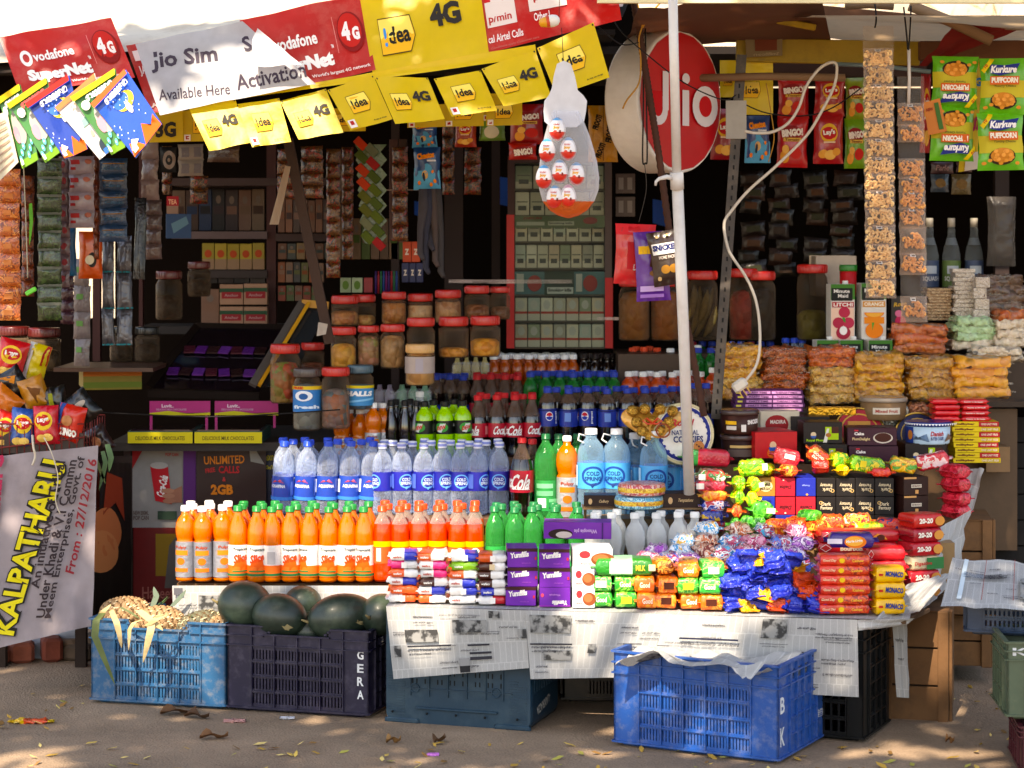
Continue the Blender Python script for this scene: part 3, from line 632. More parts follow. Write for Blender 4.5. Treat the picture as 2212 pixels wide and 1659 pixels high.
# green and orange cookie packs
GA = [('r', .1, .2, .5, .85, '38a838'), ('t', 'Hide&Seek', .62, .5, .4, .3, 'f0e8c8', 0, .03)]
cols = {'g': '0e9a2c', 'o': 'ee6a10', 'G': '18b040', 'n': 'd8a040'}
def gstack(xs, spec, T, W, base=0, dd=0, cat='cookie pack', nm='cookie_pack', where='green and orange cookie stack', wr=.004):
    for c_, (xa, xb) in enumerate(xs):
        for r_, s_ in enumerate(spec[c_]):
            if s_ == ' ': continue
            d = df(xa)+dd+RNG.uniform(-.005, .01); cname = {'g': 'green', 'G': 'bright green', 'o': 'orange', 'n': 'golden'}[s_]
            h = cols[s_]
            pk(nm, f'{cname} {cat}, column {ORD[c_]} from left, {ORD[r_]} layer up, {where}', cat, (xa+xb)/2+RNG.uniform(-2, 2), d, TZ+.004+base+r_*T*.98, (xb-xa)+11, W, T, [(.12, h), (.9, printed([h, h, {'g': '8ad84a', 'G': 'a8e070', 'o': 'f8a030', 'n': 'e8c060'}[s_], h], 28)), (1, h)],
               [('r', .3, .25, .7, .75, {'g': 'e0c830', 'G': 'f0f0d8', 'o': '4a1a08', 'n': '5a2a10'}[s_])] if RNG.random() < .6 else [('t', 'Good', .5, .5, .4, .4, 'f8f0d8')], rz=RNG.uniform(-5, 5), group='stacked cookie packs', wr=wr, fin=.008)
gstack([(1276, 1323), (1325, 1372), (1373, 1417), (1420, 1464), (1467, 1512), (1514, 1562)], ['gG', 'gg', 'oo', 'oo', 'ogo', 'oGG'], .052, .12)
pk('long_cookie_pack', 'long green cookie pack lying across the top of the green stack', 'cookie pack', 1350, df(1350)+.01, TZ+.004+.103, 146, .12, .055, [(.3, '0c8c28'), (.62, '9ae8a8'), (1, '1c7a20')], [('r', .28, .1, .62, .95, 'b8f0c0'), ('r', .86, .3, .96, .75, 'f0d8a8'), ('t', 'MILK', .74, .5, .14, .4, 'e0c040')], rz=-2, group='stacked cookie packs')
for i, (xa, yy, nm_) in enumerate([(1405, 0, 'first'), (1462, 0, 'second'), (1518, 0, 'third')]):
    pk('cookie_pack', f'orange and brown cookie pack, {nm_} from left top layer behind the long green pack', 'cookie pack', xa+28, df(xa)+.03, TZ+.004+.105, 58, .12, .05, [(.2, 'e87818'), (.8, printed(['f0a038', '8a3a10', 'f8b850', 'e06010'], 30)), (1, 'ee6a10')], rz=RNG.uniform(-8, 8), group='stacked cookie packs')
# pale pink and silver assorted packs behind
palette = [['f4a8c0', 'e04a80', 'f8e0e8', 'b83060'], ['3a58c8', 'e8e8f0', 'c02858', '4a78d8'], ['a83ac0', 'e0a0e0', '6a1c88', 'f0e0f0'], ['e8eef4', '38a0d8', 'e8eef4', 'e0b050'], ['8a3020', 'e8c8b0', 'd86a38', 'f0e8e0'], ['1c88c8', 'e8f4f8', 'c03060', '2ab0d8']]
pn = ['pink', 'blue and white', 'violet', 'white and blue', 'brown and cream', 'turquoise']
k = 0
for rr, (z_, dd, xs) in enumerate([(.115, .16, [1400, 1448, 1490]), (.1, .2, [1540, 1590, 1640, 1690, 1735]), (.13, .26, [1420, 1470, 1520, 1568, 1616, 1664, 1712]), (.155, .34, [1480, 1530, 1580, 1632, 1690, 1738]), (.185, .42, [1530, 1600, 1660, 1720])]):
    for i, x in enumerate(xs):
        p_ = palette[k % 6]
        pk('assorted_biscuit_pack', f'{pn[k % 6]} biscuit pack, {ORD[i]} from left in heap row {ORD[rr]} from front', 'biscuit pack', x, df(x)+dd, TZ+z_, 62, .07, .045, [(1, printed(p_, 36, bump=('crinkle', 70, .8)))], rz=RNG.uniform(-22, 22), ry=RNG.uniform(-8, 8), group='heap of assorted shiny biscuit packs', wr=.009, fin=.014); k += 1
g = G()
g.box(xo(1400, 7.4), xo(1760, 7.4), 7.36, 7.75, TZ, TZ+.125, card('a88a60')); tag(g.obj('cardboard_box'), 'low cardboard box under the heap of assorted biscuit packs', 'box')
# blue crumpled wrappers heap, ends facing the viewer
cr = [G() for _ in range(5)]
for i, g in enumerate(cr):
    packet(g, .105, .062, .05, [(.2, foil('1226a8', bump=('crinkle', 90, 1.0))), (.8, foil('1c3cc8', bump=('crinkle', 90, 1.0))), (1, foil('1226a8'))], seed=i*17+3, wr=.02, fin=.02, pinch=1.2)
crp = [Proto(tag(g.obj('wrapped_snack'), None, 'wrapped snack')) for g in cr]
og = G(); packet(og, .1, .06, .05, [(1, foil('e84a10', bump=('crinkle', 90, 1.0)))], seed=44, wr=.018, fin=.02, pinch=1.2); orp = Proto(tag(og.obj('wrapped_snack'), None, 'wrapped snack'))
yg = G(); packet(yg, .09, .05, .045, [(.5, foil('f0a818', bump=('crinkle', 90, 1.0))), (1, foil('1c3cc8'))], seed=51, wr=.018, fin=.02, pinch=1.2); ygp = Proto(tag(yg.obj('wrapped_snack'), None, 'wrapped snack'))
ri = 0
for rr, (zz, xs) in enumerate([(0, [1583, 1612, 1642, 1675, 1706, 1738, 1762]), (.034, [1592, 1624, 1655, 1688, 1718, 1745]), (.068, [1580, 1607, 1640, 1668, 1698, 1730]), (.102, [1596, 1628, 1658, 1690, 1722]), (.132, [1612, 1645, 1678, 1706])]):
    for i, x in enumerate(xs):
        p_, cn = crp[(i*3+rr) % 5], 'blue'
        if (rr, i) in ((0, 3), (2, 5), (1, 5)): p_, cn = orp, 'orange'
        if (rr, i) in ((0, 1), (1, 2), (3, 4), (4, 1)): p_, cn = ygp, 'blue and yellow'
        d = df(x)+.05+rr*.008+RNG.uniform(-.015, .015)
        p_.put((xo(x, d), d, TZ+.006+zz+RNG.uniform(-.004, .004)), 0, f'crumpled {cn} wrapped snack, {ORD[i]} from left, row {ORD[rr]} up, blue heap', 'heap of blue wrapped snacks', rot=(RNG.uniform(-.25, .25), RNG.uniform(-.4, .4), R(90)+RNG.uniform(-.6, .6)))
# red and orange long packs, yellow cracker packs
for r_ in range(6):
    d = df(1825); pk('red_cookie_pack', f'red orange long cookie pack, {ORD[r_]} from bottom beside the blue heap', 'cookie pack', 1826+RNG.uniform(-3, 3), d+RNG.uniform(0, .01), TZ+.004+r_*.031, 122, .08, .032, [(.06, 'a81c60'), (.36, 'e0301a'), (.5, 'e8501c'), (.93, printed(['dc3a14', 'c82a10', 'e85a1c', '9a2010'], 40)), (1, 'c81c30')],
       [('e', .44, .5, .05, .3, 'f0c020'), ('t', 'Good Day', .22, .5, .24, .4, 'f4c8a0', 0, .03, .2), ('t', 'Cashew', .72, .5, .2, .35, 'f4b840')], rz=RNG.uniform(-3, 3), group='red orange long cookie packs', fin=.01)
MON = [('t', 'MONACO', .6, .55, .52, .42, '1c3a8a', -6, .05), ('r', .14, .45, .26, .62, 'c82818')]
for r_ in range(3):
    pk('cracker_pack', f'yellow cracker pack, {["bottom","middle","top"][r_]} of the yellow stack', 'cracker pack', 1921, df(1921)+.02+.005*r_, TZ+.004+r_*.05, 76, .08, .05, [(1, foil('f2b80c'))], MON, rz=8, group='yellow cracker packs', fin=.008)
# red bourbon packs
BOU = [('q', [(.05, .5), (.12, .1), (.19, .5), (.12, .9)], 'f0d8d0'), ('q', [(.06, .5), (.12, .18), (.18, .5), (.12, .82)], 'c82020'), ('t', 'Bourbon', .42, .5, .26, .5, 'e8c8a8', 0, .05), ('p', [(.62, .3), (.7, .8), (.78, .6), (.82, .2)], 'f0902a'), ('e', .74, .4, .05, .3, '5a2010')]
def redstack(xs, n, d, z, W, T, nm, art, wl, g_):
    for r_ in range(n): pk(nm, f'{ORD[r_]} from the bottom of {wl}', 'biscuit pack', sum(xs)/2+RNG.uniform(-3, 3), d, z+r_*T*.98, xs[1]-xs[0], W, T, [(.03, 'a01018'), (.97, foil('cc1420', bump=('crinkle', 30, .35))), (1, 'a01018')], art, rz=RNG.uniform(-4, 4), group=g_, fin=.01)
redstack((1765, 1948), 2, 7.4, .54, .1, .04, 'bourbon_biscuit_pack', BOU, 'the long red biscuit packs facing forward', 'long red biscuit packs')
redstack((1872, 1962), 3, 7.22, .46, .09, .043, 'bourbon_biscuit_pack', BOU[:2], 'the red biscuit packs behind the yellow crackers', 'long red biscuit packs')
T20 = [('t', '20-20', .4, .55, .4, .45, 'f4ecdc', 0, .05), ('e', .8, .5, .14, .4, 'd89040')]
for r_, (c_, w_) in enumerate([('b81020', 'dark red'), ('c01c28', 'red'), ('d8c8a0', 'cream and green'), ('c41420', 'red'), ('b01020', 'deep red'), ('cc2018', 'bright red')]):
    pk('biscuit_pack', f'{w_} biscuit pack, {ORD[r_]} from the bottom at the right end of the counter', 'biscuit pack', 1985+r_*2, 7.34+r_*.005, TZ+.006+r_*.046, 88, .1, .046, [(.04, '90101c'), (.96, foil(c_)), (1, '90101c')], T20 if r_ != 2 else [('r', .5, 0, 1, 1, '2a7a40'), ('t', 'Digestive', .4, .5, .5, .4, 'c03030')], rz=24, group='red packs at the right end', fin=.01)
pk('marie_biscuit_pack', 'dark violet biscuit pack with an orange oval, on the red orange stack', 'biscuit pack', 1842, 7.2, TZ+.192, 118, .08, .048, [(.04, '2a1060'), (.96, foil('321478')), (1, '2a1060')], [('e', .56, .45, .2, .5, 'f07818'), ('e', .54, .5, .16, .38, 'f8b040'), ('t', 'Marie Light', .54, .5, .3, .26, 'f8f0e0', 6, .04, .2), ('r', .05, .3, .32, .7, 'd8d0e0')], rz=-3)
# dark boxes wall
DF = [('t', 'Dark', .5, .6, .5, .2, 'd8c8a8', 0, .02), ('t', 'Fantasy', .52, .36, .64, .24, 'd8c8a8', 0, .02), ('c', .22, .66, .08, .08, .25, 'c8a060')]
DFi = [('t', 'Dark', .56, .36, .5, .2, 'c8b898', 180, .02), ('t', 'Fantasy', .5, .62, .64, .24, 'c8b898', 180, .02), ('c', .84, .3, .08, .08, .25, 'c8a060')]
d = 7.86; ztop = zo(1032, d); hb = 40*d/F
for r_ in range(3):
    for c_ in range(4):
        xa = 1764+c_*42; yb = 1032+(r_+1)*40
        up = (r_ == 1 and c_ in (0, 3)) or r_ == 2
        carton('dark_biscuit_box', f'black biscuit box with pale lettering, column {ORD[c_]} from left, row {ORD[r_]} from top', 'box', (xa, xa+41, yb-39.2, yb), d+RNG.uniform(0, .006), .16, '161110', DF if up else DFi, rz=RNG.uniform(-.8, .8), group='black biscuit boxes stacked as a wall')
spec = [(1634, 1674, 0, 'b07828', 'gold', [('e', .5, .55, .36, .3, 'e8d8a0'), ('t', 'PURE', .5, .64, .5, .16, '4a2a10'), ('t', 'MAGIC', .5, .42, .6, .16, '4a2a10')]), (1676, 1718, 0, 'c01830', 'crimson', [('t', 'Delite', .5, .5, .6, .2, '4a0c14', 180, .03, .3), ('e', .4, .9, .05, .04, 'f0e0d0')]), (1720, 1762, 0, '1428a0', 'royal blue', [('t', 'Orange', .5, .6, .4, .12, '8898e0', 180), ('e', .55, .1, .06, .05, 'f0a040')]),
        (1634, 1674, 1, '1630a8', 'dark blue', [('r', .1, .6, .8, .8, '0c1c70')]), (1676, 1718, 1, 'b81a2c', 'red', [('t', 'Delite', .5, .4, .6, .22, '4a0c14', 180, .03, .3), ('e', .5, .1, .05, .04, 'f0e0d0')]), (1720, 1762, 1, 'c01c30', 'cherry red', [('t', 'Delite', .5, .4, .6, .22, '4a0c14', 180, .03, .3), ('e', .5, .1, .05, .04, 'f0e0d0')]),
        (1676, 1718, 2, '1a2c90', 'navy blue', []), (1720, 1762, 2, '1e7a30', 'green', [])]
for i, (xa, xb, r_, c, w_, a_) in enumerate(spec):
    yb = 1032+(r_+1)*40; carton('biscuit_box', f'{w_} biscuit box left of the black boxes in row {ORD[r_]} from the top', 'box', (xa, xb, yb-39.2, yb), d+RNG.uniform(0, .006), .16, c, a_, rz=RNG.uniform(-1, 1), group='coloured biscuit boxes by the black wall')
CHK = [('r', .3, .42, .72, .6, 'e8dcc8'), ('t', 'CHUNKIES', .51, .51, .38, .1, '3a1a10', 180), ('r', 0, .9, .5, 1, 'd8a060'), ('r', .45, .1, .58, .3, 'd8a060')]
SCH = [('r', .6, .2, .75, .85, 'd8c8b8'), ('r', .3, .5, .5, .8, 'c8a878'), ('t', 'Chunkies', .2, .5, .5, .12, 'd8c0a0', 90)]
for r_ in range(3):
    yb = 1030+(r_+1)*40.5
    carton('chocolate_cookie_box', f'brown cookie box with pale label, {["top","middle","bottom"][r_]} of the right end pile', 'box', (1932, 1990, yb-39.8, yb), d-.02+r_*.003, .22, '2c1410', CHK, sideart=SCH, rz=16, group='brown cookie boxes')
# level under it
g = G(); g.box(xo(1560, 7.86), xo(2050, 7.86), 7.84, 8.15, TZ, zo(1152, 7.86), card('8a6a44')); tag(g.obj('cardboard_box'), 'wide cardboard box carrying the black biscuit boxes', 'box')
g = G(); g.box(xo(1500, 8.1), xo(2045, 8.1), 8.06, 8.5, TZ, zo(1001, 8.1), card('6a5038')); tag(g.obj('cardboard_box'), 'tall cardboard box under the cake boxes', 'box')
g = G(); g.box(xo(1560, 8.5), xo(2200, 8.5), 8.52, 9.4, TZ, zo(882, 8.55), card('5a4430')); tag(g.obj('wooden_counter'), 'wooden counter behind, under the snack bags', 'counter')
g = G(); g.box(xo(1335, 9.0), xo(2240, 9.0), 8.98, 9.42, zo(882, 8.55)+.003, zo(766, 8.95), card('4a3628')); tag(g.obj('back_counter_step'), 'raised back step of the counter under the big jars', 'counter')
# heaps of packs left of / above the dark boxes
def heap(items, group, nm='biscuit_pack'):
    for i, (xc, yb, d, Lp, W, T, c, w_, a_, rz, ry) in enumerate(items):
        if isinstance(c, tuple): c = [(q, foil(m)) for q, m in c]
        bands = c if isinstance(c[0], tuple) else [(1, printed(c, 34, bump=('crinkle', 70, .7)))]
        pk(nm, w_, 'biscuit pack', xc, d, zo(yb, d), Lp, W, T, bands, a_, rz=rz, ry=ry, group=group, wr=.006)
LG = ['5cb412', '86c81c', '449408', 'e0cc28']; YG = ['98bc14', 'f0d820', '6ac020']; RO = ['e03a14', 'f07020', 'c82010', 'f8b040']; NV = ['1a2890', '2a48b8', 'e0d8e8', 'c82840']; GR = ['2aa028', '5ac83a', '187818']
heap([(1525, 1008, 7.95, 122, .06, .06, ((.34, '0e8a38'), (1, 'd41c38')), 'green and red long roll lying at the left of the top heap', [('r', .1, .7, .3, .9, '4ab868')], 4, 3),
      (1626, 1030, 7.82, 78, .06, .058, LG, 'lime green pack at the left end of the top heap', [('r', .8, .3, .95, .8, 'e8e8d0')], -4, -5),
      (1697, 1006, 7.92, 76, .06, .058, ['d82030', 'c81828', 'e84a50'], 'red pack with a white barcode on the top heap', [('r', .45, .45, .75, .8, 'f0e8e8')], -8, 12),
      (1758, 1000, 7.93, 68, .06, .058, RO, 'orange pack standing at an angle on the top heap', [('t', 'GOOD', .5, .62, .4, .2, 'f8f0e0', 0, .05), ('t', 'DAY', .5, .35, .3, .2, 'f8f0e0', 0, .05)], -10, 40),
      (1812, 1012, 7.9, 56, .06, .055, YG, 'yellow green pack in the middle of the top heap', [], 10, 6), (1775, 1024, 7.86, 40, .06, .045, ['c81c14', 'e83a20'], 'red crumpled pack in the middle of the top heap', [], 80, 0),
      (1872, 1022, 7.86, 92, .06, .055, LG, 'long lime green pack right of middle on the top heap', [('r', .3, .3, .45, .8, 'e8d030')], 5, 8), (1952, 1022, 7.86, 78, .06, .052, ['f0b818', 'f8d040', 'd89010', '4aa838'], 'yellow pack right of the long lime pack', [], -6, 8),
      (2020, 1014, 7.88, 90, .06, .055, ['c8182c', 'e03a48', 'f0d0d0'], 'red pack at the right end of the top heap', [('t', 'Tiger', .4, .5, .3, .4, 'f0e0d8')], -8, -12),
      (1705, 1030, 7.84, 50, .06, .04, RO, 'small orange pack near the left of the top heap', [], 14, 0), (1660, 1028, 7.9, 46, .06, .04, YG, 'small yellow pack under the red barcode pack', [], -20, 0),
      (1822, 1028, 7.84, 36, .05, .035, ['f0c820', 'd8a010'], 'small yellow pack below the yellow green pack', [], 30, 0), (1905, 1030, 7.84, 60, .05, .03, ['d82018', 'e84020'], 'thin red pack below the long lime green pack', [], 0, 0)], 'biscuit packs heaped on the boxes')
for j, (x, yb) in enumerate([(2068, 1035), (2070, 1064), (2072, 1094), (2070, 1122)]):
    heap([(x, yb, 7.78, 56, .1, .046, ['c01428', 'e03048', 'a81020'], f'{ORD[j]} from the top of red packs at the right edge', [], 30, 0)], 'red packs at the right edge')
for j, (x, yb, c, w_, L_) in enumerate([(1540, 1043, ['e8e0d8', '2a8a40', 'd83028'], 'white and green', 76), (1540, 1063, ['c81838', 'e04058', 'a01020'], 'crimson', 84), (1543, 1084, ['e85a14', 'f08830', 'f8c030'], 'orange', 74), (1543, 1106, NV, 'navy blue', 70), (1540, 1128, ['22308a', '3a50c0', 'f0c030'], 'dark blue and gold', 70), (1543, 1150, ['b82818', '1c2a80', 'e84020'], 'red and blue', 66)]):
    heap([(x, yb, 7.72, L_, .12, .04, c, f'{w_} pack, {ORD[j]} from top, pile right of the white pole', [('r', .1, .2, .3, .8, 'f0e8e0')] if j < 2 else [], RNG.uniform(-5, 5), 0)], 'packs piled right of the white pole')
for j, (x, yb, c, w_, L_, T_) in enumerate([(1597, 1062, LG, 'lime', 42, .05), (1632, 1064, YG, 'yellow green', 42, .05), (1594, 1092, LG, 'lime and yellow', 40, .05), (1626, 1094, YG, 'bright yellow green', 44, .05), (1594, 1120, RO, 'orange red', 42, .045), (1612, 1146, GR, 'dark green', 50, .05), (1645, 1120, GR, 'leaf green', 66, .055), (1592, 1150, GR, 'plain green', 44, .045), (1640, 1148, GR, 'grass green', 50, .05), (1660, 1165, RO, 'flame orange', 64, .05), (1590, 1170, GR, 'deep green', 40, .045), (1626, 1172, GR, 'shaded green', 44, .045)]):
    heap([(x, yb, 7.66-j*.006, L_, .07, T_, c, f'{w_} crumpled pack, {ORD[j]} from top in the pile by the coloured boxes', [('r', .6, .3, .9, .7, 'e8e8c0')] if j in (1, 6) else [], RNG.uniform(-12, 12), RNG.uniform(-8, 8))], 'green packs piled beside the coloured boxes')
for j, (x, yb, c, w_, L_, T_, rz) in enumerate([(1680, 1160, RO, 'orange', 62, .055, 70), (1725, 1155, RO, 'flame orange', 66, .055, 60), (1752, 1140, GR, 'green', 62, .055, 60), (1768, 1162, RO, 'rust orange', 60, .055, 40), (1800, 1150, RO, 'red orange', 72, .055, -10), (1855, 1150, ['d81c24', 'f0b030', 'e84820', 'e8e0c8'], 'red and yellow', 80, .06, -15), (1885, 1160, YG, 'yellow green', 74, .045, 8), (1935, 1155, ['c81818', 'e83818', '1c2870'], 'scarlet', 96, .05, -6), (1705, 1175, RO, 'deep orange', 50, .05, 10), (1745, 1178, RO, 'pale orange', 52, .05, -20)]):
    heap([(x, yb, 7.5+.02*(j % 3), L_, .07, T_, c, f'{w_} shiny pack before the black boxes, {ORD[j]} from the left', [], rz, RNG.uniform(-6, 6))], 'packs heaped before the black boxes')
g = G(); g.box(xo(1570, 7.7), xo(2040, 7.7), 7.52, 7.8, TZ, zo(1150, 7.7)-.012, card('9a7a50')); tag(g.obj('cardboard_box'), 'cardboard box hidden under the heaps before the black boxes', 'box')
g = G(); g.box(xo(1505, 7.8), xo(1575, 7.8), 7.7, 7.84, TZ, zo(1152, 7.8)-.006, card('9a7a50')); tag(g.obj('cardboard_box'), 'small cardboard box under the pile right of the white pole', 'box')
# cake boxes
d = 8.08
RP = [('e', .26, .42, .07, .12, 'e0c8a0'), ('p', [(.18, .36), (.34, .36), (.3, .24), (.22, .24)], '2a58a8'), ('t', 'Royal Plum', .3, .14, .44, .14, 'a8d820', 0, .03), ('r', .56, .18, .9, .78, 'a8c818'), ('r', .72, .48, .9, .78, '4a2014'), ('q', [(.5, .05), (.6, .05), (.66, .7), (.6, .7)], 'e0dcd0'), ('e', .64, .4, .07, .1, 'b06a30')]
PD = [('t', 'Cake', .24, .66, .2, .18, 'f0e4dc', 0, .05), ('r', .14, .8, .22, .88, 'd02838'), ('t', 'PlumDelight', .28, .34, .36, .2, 'e8c890', 0, .02), ('e', .72, .42, .2, .3, 'd8c8b8'), ('e', .72, .45, .17, .26, '4a2014')]
NB = [('e', .42, .2, .14, .2, 'd86018'), ('e', .42, .5, .08, .14, 'e0b890'), ('p', [(.32, .42), (.52, .42), (.5, .28), (.34, .28)], '1c50a8')]
for px, dd, D, c, a_, w_, rz, tp in [((1617, 1712, 933, 990), 8.02, .2, 'c4161c', NB, 'large red cake box with an orange emblem', 12, 'a81018'), ((1733, 1818, 912, 958), 8.1, .12, '1c1210', RP, 'black plum cake box on the upper row', 3, '241814'), ((1740, 1830, 960, 1000), 8.07, .12, '1c1210', RP, 'black plum cake box on the lower row', 0, '241814'),
        ((1832, 1938, 924, 962), 8.1, .12, '3c1024', PD, 'dark purple plum cake box on the upper row', -2, '2c0c1c'), ((1834, 1940, 964, 1000), 8.07, .12, '3c1024', PD[:2], 'dark purple plum cake box on the lower row', 0, '2c0c1c'), ((1952, 2042, 958, 1000), 8.1, .14, '1c1210', RP, 'black plum cake box under the blue tin', 4, '241814'),
        ((1640, 1725, 888, 930), 8.3, .12, 'd8c8b0', [('e', .42, .3, .3, .5, 'a81c20'), ('t', 'MADIRA', .45, .45, .4, .2, 'f0e0d0')], 'cream and red cake box behind the red box', 4, 'c8b8a0'), ((1712, 1795, 900, 932), 8.28, .12, '1c1210', [('t', 'Royal', .4, .3, .4, .24, 'a8d820')], 'black cake box half hidden behind the red box', -6, '241814')]:
    carton('cake_box', w_, 'cake box', px, dd, D, c, a_, top=tp, rz=rz, group='cake boxes')
def tub(name, label, x, d, yt, yb, r, body, lid, a_, band=None, group=None, latp=(), cat='tub'):
    t = thing(name, label, cat, (xo(x, d), d, zo(yb, d)), 0, group); Hh = (yb-yt)*d/F; g = G()
    g.lathe([(r*.88, 0), (r*.92, .004), (r*.96, Hh*.82)], card(body), 30); g.art(a_, cylfn(r*.95, Hh*.06, Hh*.78), 2*math.pi*r/(Hh*.72)); g.obj('tub_body', t)
    l = G(); l.lathe([(r*.99, Hh*.8), (r*1.02, Hh*.84), (r*1.02, Hh*.96), (r*.97, Hh), (r*.9, Hh*.985)], lid, 30)
    if latp: l.art(latp, cylfn(r*1.022, Hh*.84, Hh*.96), 2*math.pi*r/(Hh*.12))
    l.obj('lid', t); return t
sna = [('t', 'SNICKERS', .62, .66, .13, .26, 'e8e4e0', 4, .05), ('r', .36, .5, .46, .7, 'e8b020'), ('r', .37, .2, .46, .42, 'd8d0c8'), ('r', .5, .1, .54, .5, 'e0dcd8')]
tub('chocolate_tub', 'brown chocolate tub with grey lid, upper of the two', 1597, 8.1, 884, 936, .072, '3a1810', plas('4a3a38', rough=.2), sna, group='brown chocolate tubs')
tub('chocolate_tub', 'brown chocolate tub with grey lid, lower of the two', 1597, 8.1, 938, 990, .07, '2c1410', plas('4a3a38', rough=.2), [('r', .4, .6, .6, .75, 'c8a868'), ('r', .38, .1, .6, .5, '5a4a44')], group='brown chocolate tubs')
tub('butter_cookie_tin', 'pale blue round cookie tin standing on the black cake box', 2005, 8.16, 909, 957, .084, 'b8d4e8', plas('1c3a88', rough=.25, metal=.3), [('t', 'Danish', .54, .6, .1, .3, 'b81c28', 0, .03, .2), ('t', 'BUTTER COOKIES', .54, .3, .1, .2, '1c2a70'), ('p', [(.3, .1), (.34, .7), (.4, .3), (.46, .6), (.48, .1)], '6a88a8'), ('p', [(.6, .1), (.64, .6), (.7, .3), (.74, .7), (.76, .1)], '8a6a58'), ('r', .2, 0, .36, 1, '1c3a88'), ('e', .33, .5, .025, .3, 'c87830')], latp=[('p', [(.5+.02*i-.01, .9), (.5+.02*i+.01, .9), (.5+.02*i, .1)], 'f0f0f4') for i in range(-12, 13)], cat='cookie tin')
def disc_tin(name, label, x, y, d, r, th, rim, face, a_, tilt, yaw, cat='cookie tin'):
    t = thing(name, label, cat, (xo(x, d), d, zo(y, d)), 0); t.rotation_euler = (R(90-tilt), 0, R(yaw))
    g = G(); g.lathe([(r*.97, -th), (r, -th+.004), (r, -.004), (r*.98, 0), (r*.93, 0), (r*.9, -.003)], rim, 48, smooth=False); g.obj('tin_body', t)
    f = G(); f.lathe([(r*.9, -.003), (r*.9, -.0025)], face, 48, smooth=False, capb=False); f.art(a_, lambda u, v, l: ((u-.5)*2*r*.9, (v-.5)*2*r*.9, -.0022+l), 1.0); f.obj('lid_face', t); return t
disc_tin('round_cookie_tin', 'red round tin lid with gold rim leaning behind the plum cake boxes', 1857, 933, 8.33, .098, .05, plas('b08a3a', metal=.8, rough=.25), card('b01428'), [('c', .5, .5, .4, .4, .04, 'c8983a'), ('p', [(.5+.34*math.cos(a*.7854)*(1 if a % 2 else .7), .5+.34*math.sin(a*.7854)*(1 if a % 2 else .7)) for a in range(8)], 'c88a3a'), ('t', 'Cookies', .5, .5, .3, .1, '7a1010')], 22, 0)
disc_tin('round_cookie_tin', 'second red round tin edge behind the red lid', 1890, 935, 8.42, .094, .05, plas('a01424', rough=.3), card('a01424'), [], 22, 0)
disc_tin('round_cookie_tin', 'dark blue round tin lid with gold rim behind the blue tin', 1985, 940, 8.35, .092, .05, plas('b08a3a', metal=.8, rough=.25), card('141848'), [('c', .5, .5, .4, .4, .03, 'c8a04a')], 22, 0)
disc_tin('butter_cookie_tin', 'white round cookie tin with blue scalloped rim standing on edge behind the white pole', 1478, 937, 8.0, .112, .07, card('d8cca0'), card('eae4da'), [('c', .5, .5, .46, .46, .06, '1c2a80')]+[('e', .5+.44*math.cos(a*.2618), .5+.44*math.sin(a*.2618), .03, .03, '1c2a80') for a in range(24)]+[('t', 'Royal', .45, .68, .4, .16, 'b81c30', 0, .03, .3), ('t', 'NATIONAL', .5, .52, .5, .09, '1c2a60'), ('t', 'COOKIES', .55, .4, .55, .12, '1c2a60', 0, .04), ('e', .74, .27, .1, .1, 'b8743a'), ('e', .74, .27, .02, .02, '4a2010'), ('e', .7, .3, .015, .015, '4a2010'), ('e', .78, .24, .015, .015, '4a2010'), ('r', .6, .08, .8, .14, '1c2a80')], 6, 10)
# yellow/red chocolate bar boxes, red packs
for r_ in range(8):
    yb = 1000-r_*11.2; t_ = ('Milkybar' if r_ % 3 else 'MILKYBAR')
    carton('chocolate_bar_box', f'thin yellow and red chocolate bar box, {ORD[r_]} from the bottom of its tall stack', 'box', (2060+RNG.uniform(-3, 3), 2159+RNG.uniform(-3, 3), yb-10.6, yb), 8.22, .12, 'e8c818', [('r', .55, 0, 1, 1, 'b81420') if r_ % 2 else ('r', .62, .1, .98, .9, 'c8a818'), ('t', 'milkybar', .26, .5, .4, .55, '6a2a10', 0, .04), ('t', 'ONE UNIT FREE', .78, .5, .36, .45, 'f0d8c0')], top='d8b810', rz=RNG.uniform(-2, 2), group='yellow and red bar boxes')
for r_ in range(4):
    for c_, (xa, L_) in enumerate(((2048, 64), (2110, 68))):
        pk('wafer_bar_pack', f'bright red bar pack, {["left","right"][c_]} pile, {ORD[r_]} from the bottom above the yellow boxes', 'chocolate bar', xa+r_*-1.5, 8.24, zo(911-r_*12.3, 8.24), L_, .11, .02, [(1, foil('d8101c', bump=('crinkle', 40, .4)))], [('t', 'have a break', .5, .5, .6, .3, 'f4d8d0')] if c_ else [], rz=RNG.uniform(-5, 5), group='bright red bar packs', fin=.008)
for r_ in range(5):
    carton('purple_chocolate_box', f'flat purple chocolate bar box, {ORD[r_]} from the bottom of the purple stack', 'box', (1588+RNG.uniform(-3, 3), 1736+RNG.uniform(-3, 3), 890-r_*9.4-8.8, 890-r_*9.4), 8.4, .12, '4a1450', [('r', .16, .2, .53, .82, 'c88ac0'), ('r', .55, .2, .97, .82, 'c88ac0'), ('t', 'PARTY TIME', .34, .5, .28, .4, '4a1450'), ('t', 'THEPARTYMIX', .76, .5, .32, .4, '4a1450'), ('r', .03, .25, .1, .7, 'd8c850')], top='5c1c64', rz=RNG.uniform(-2, 2), group='flat purple chocolate boxes')
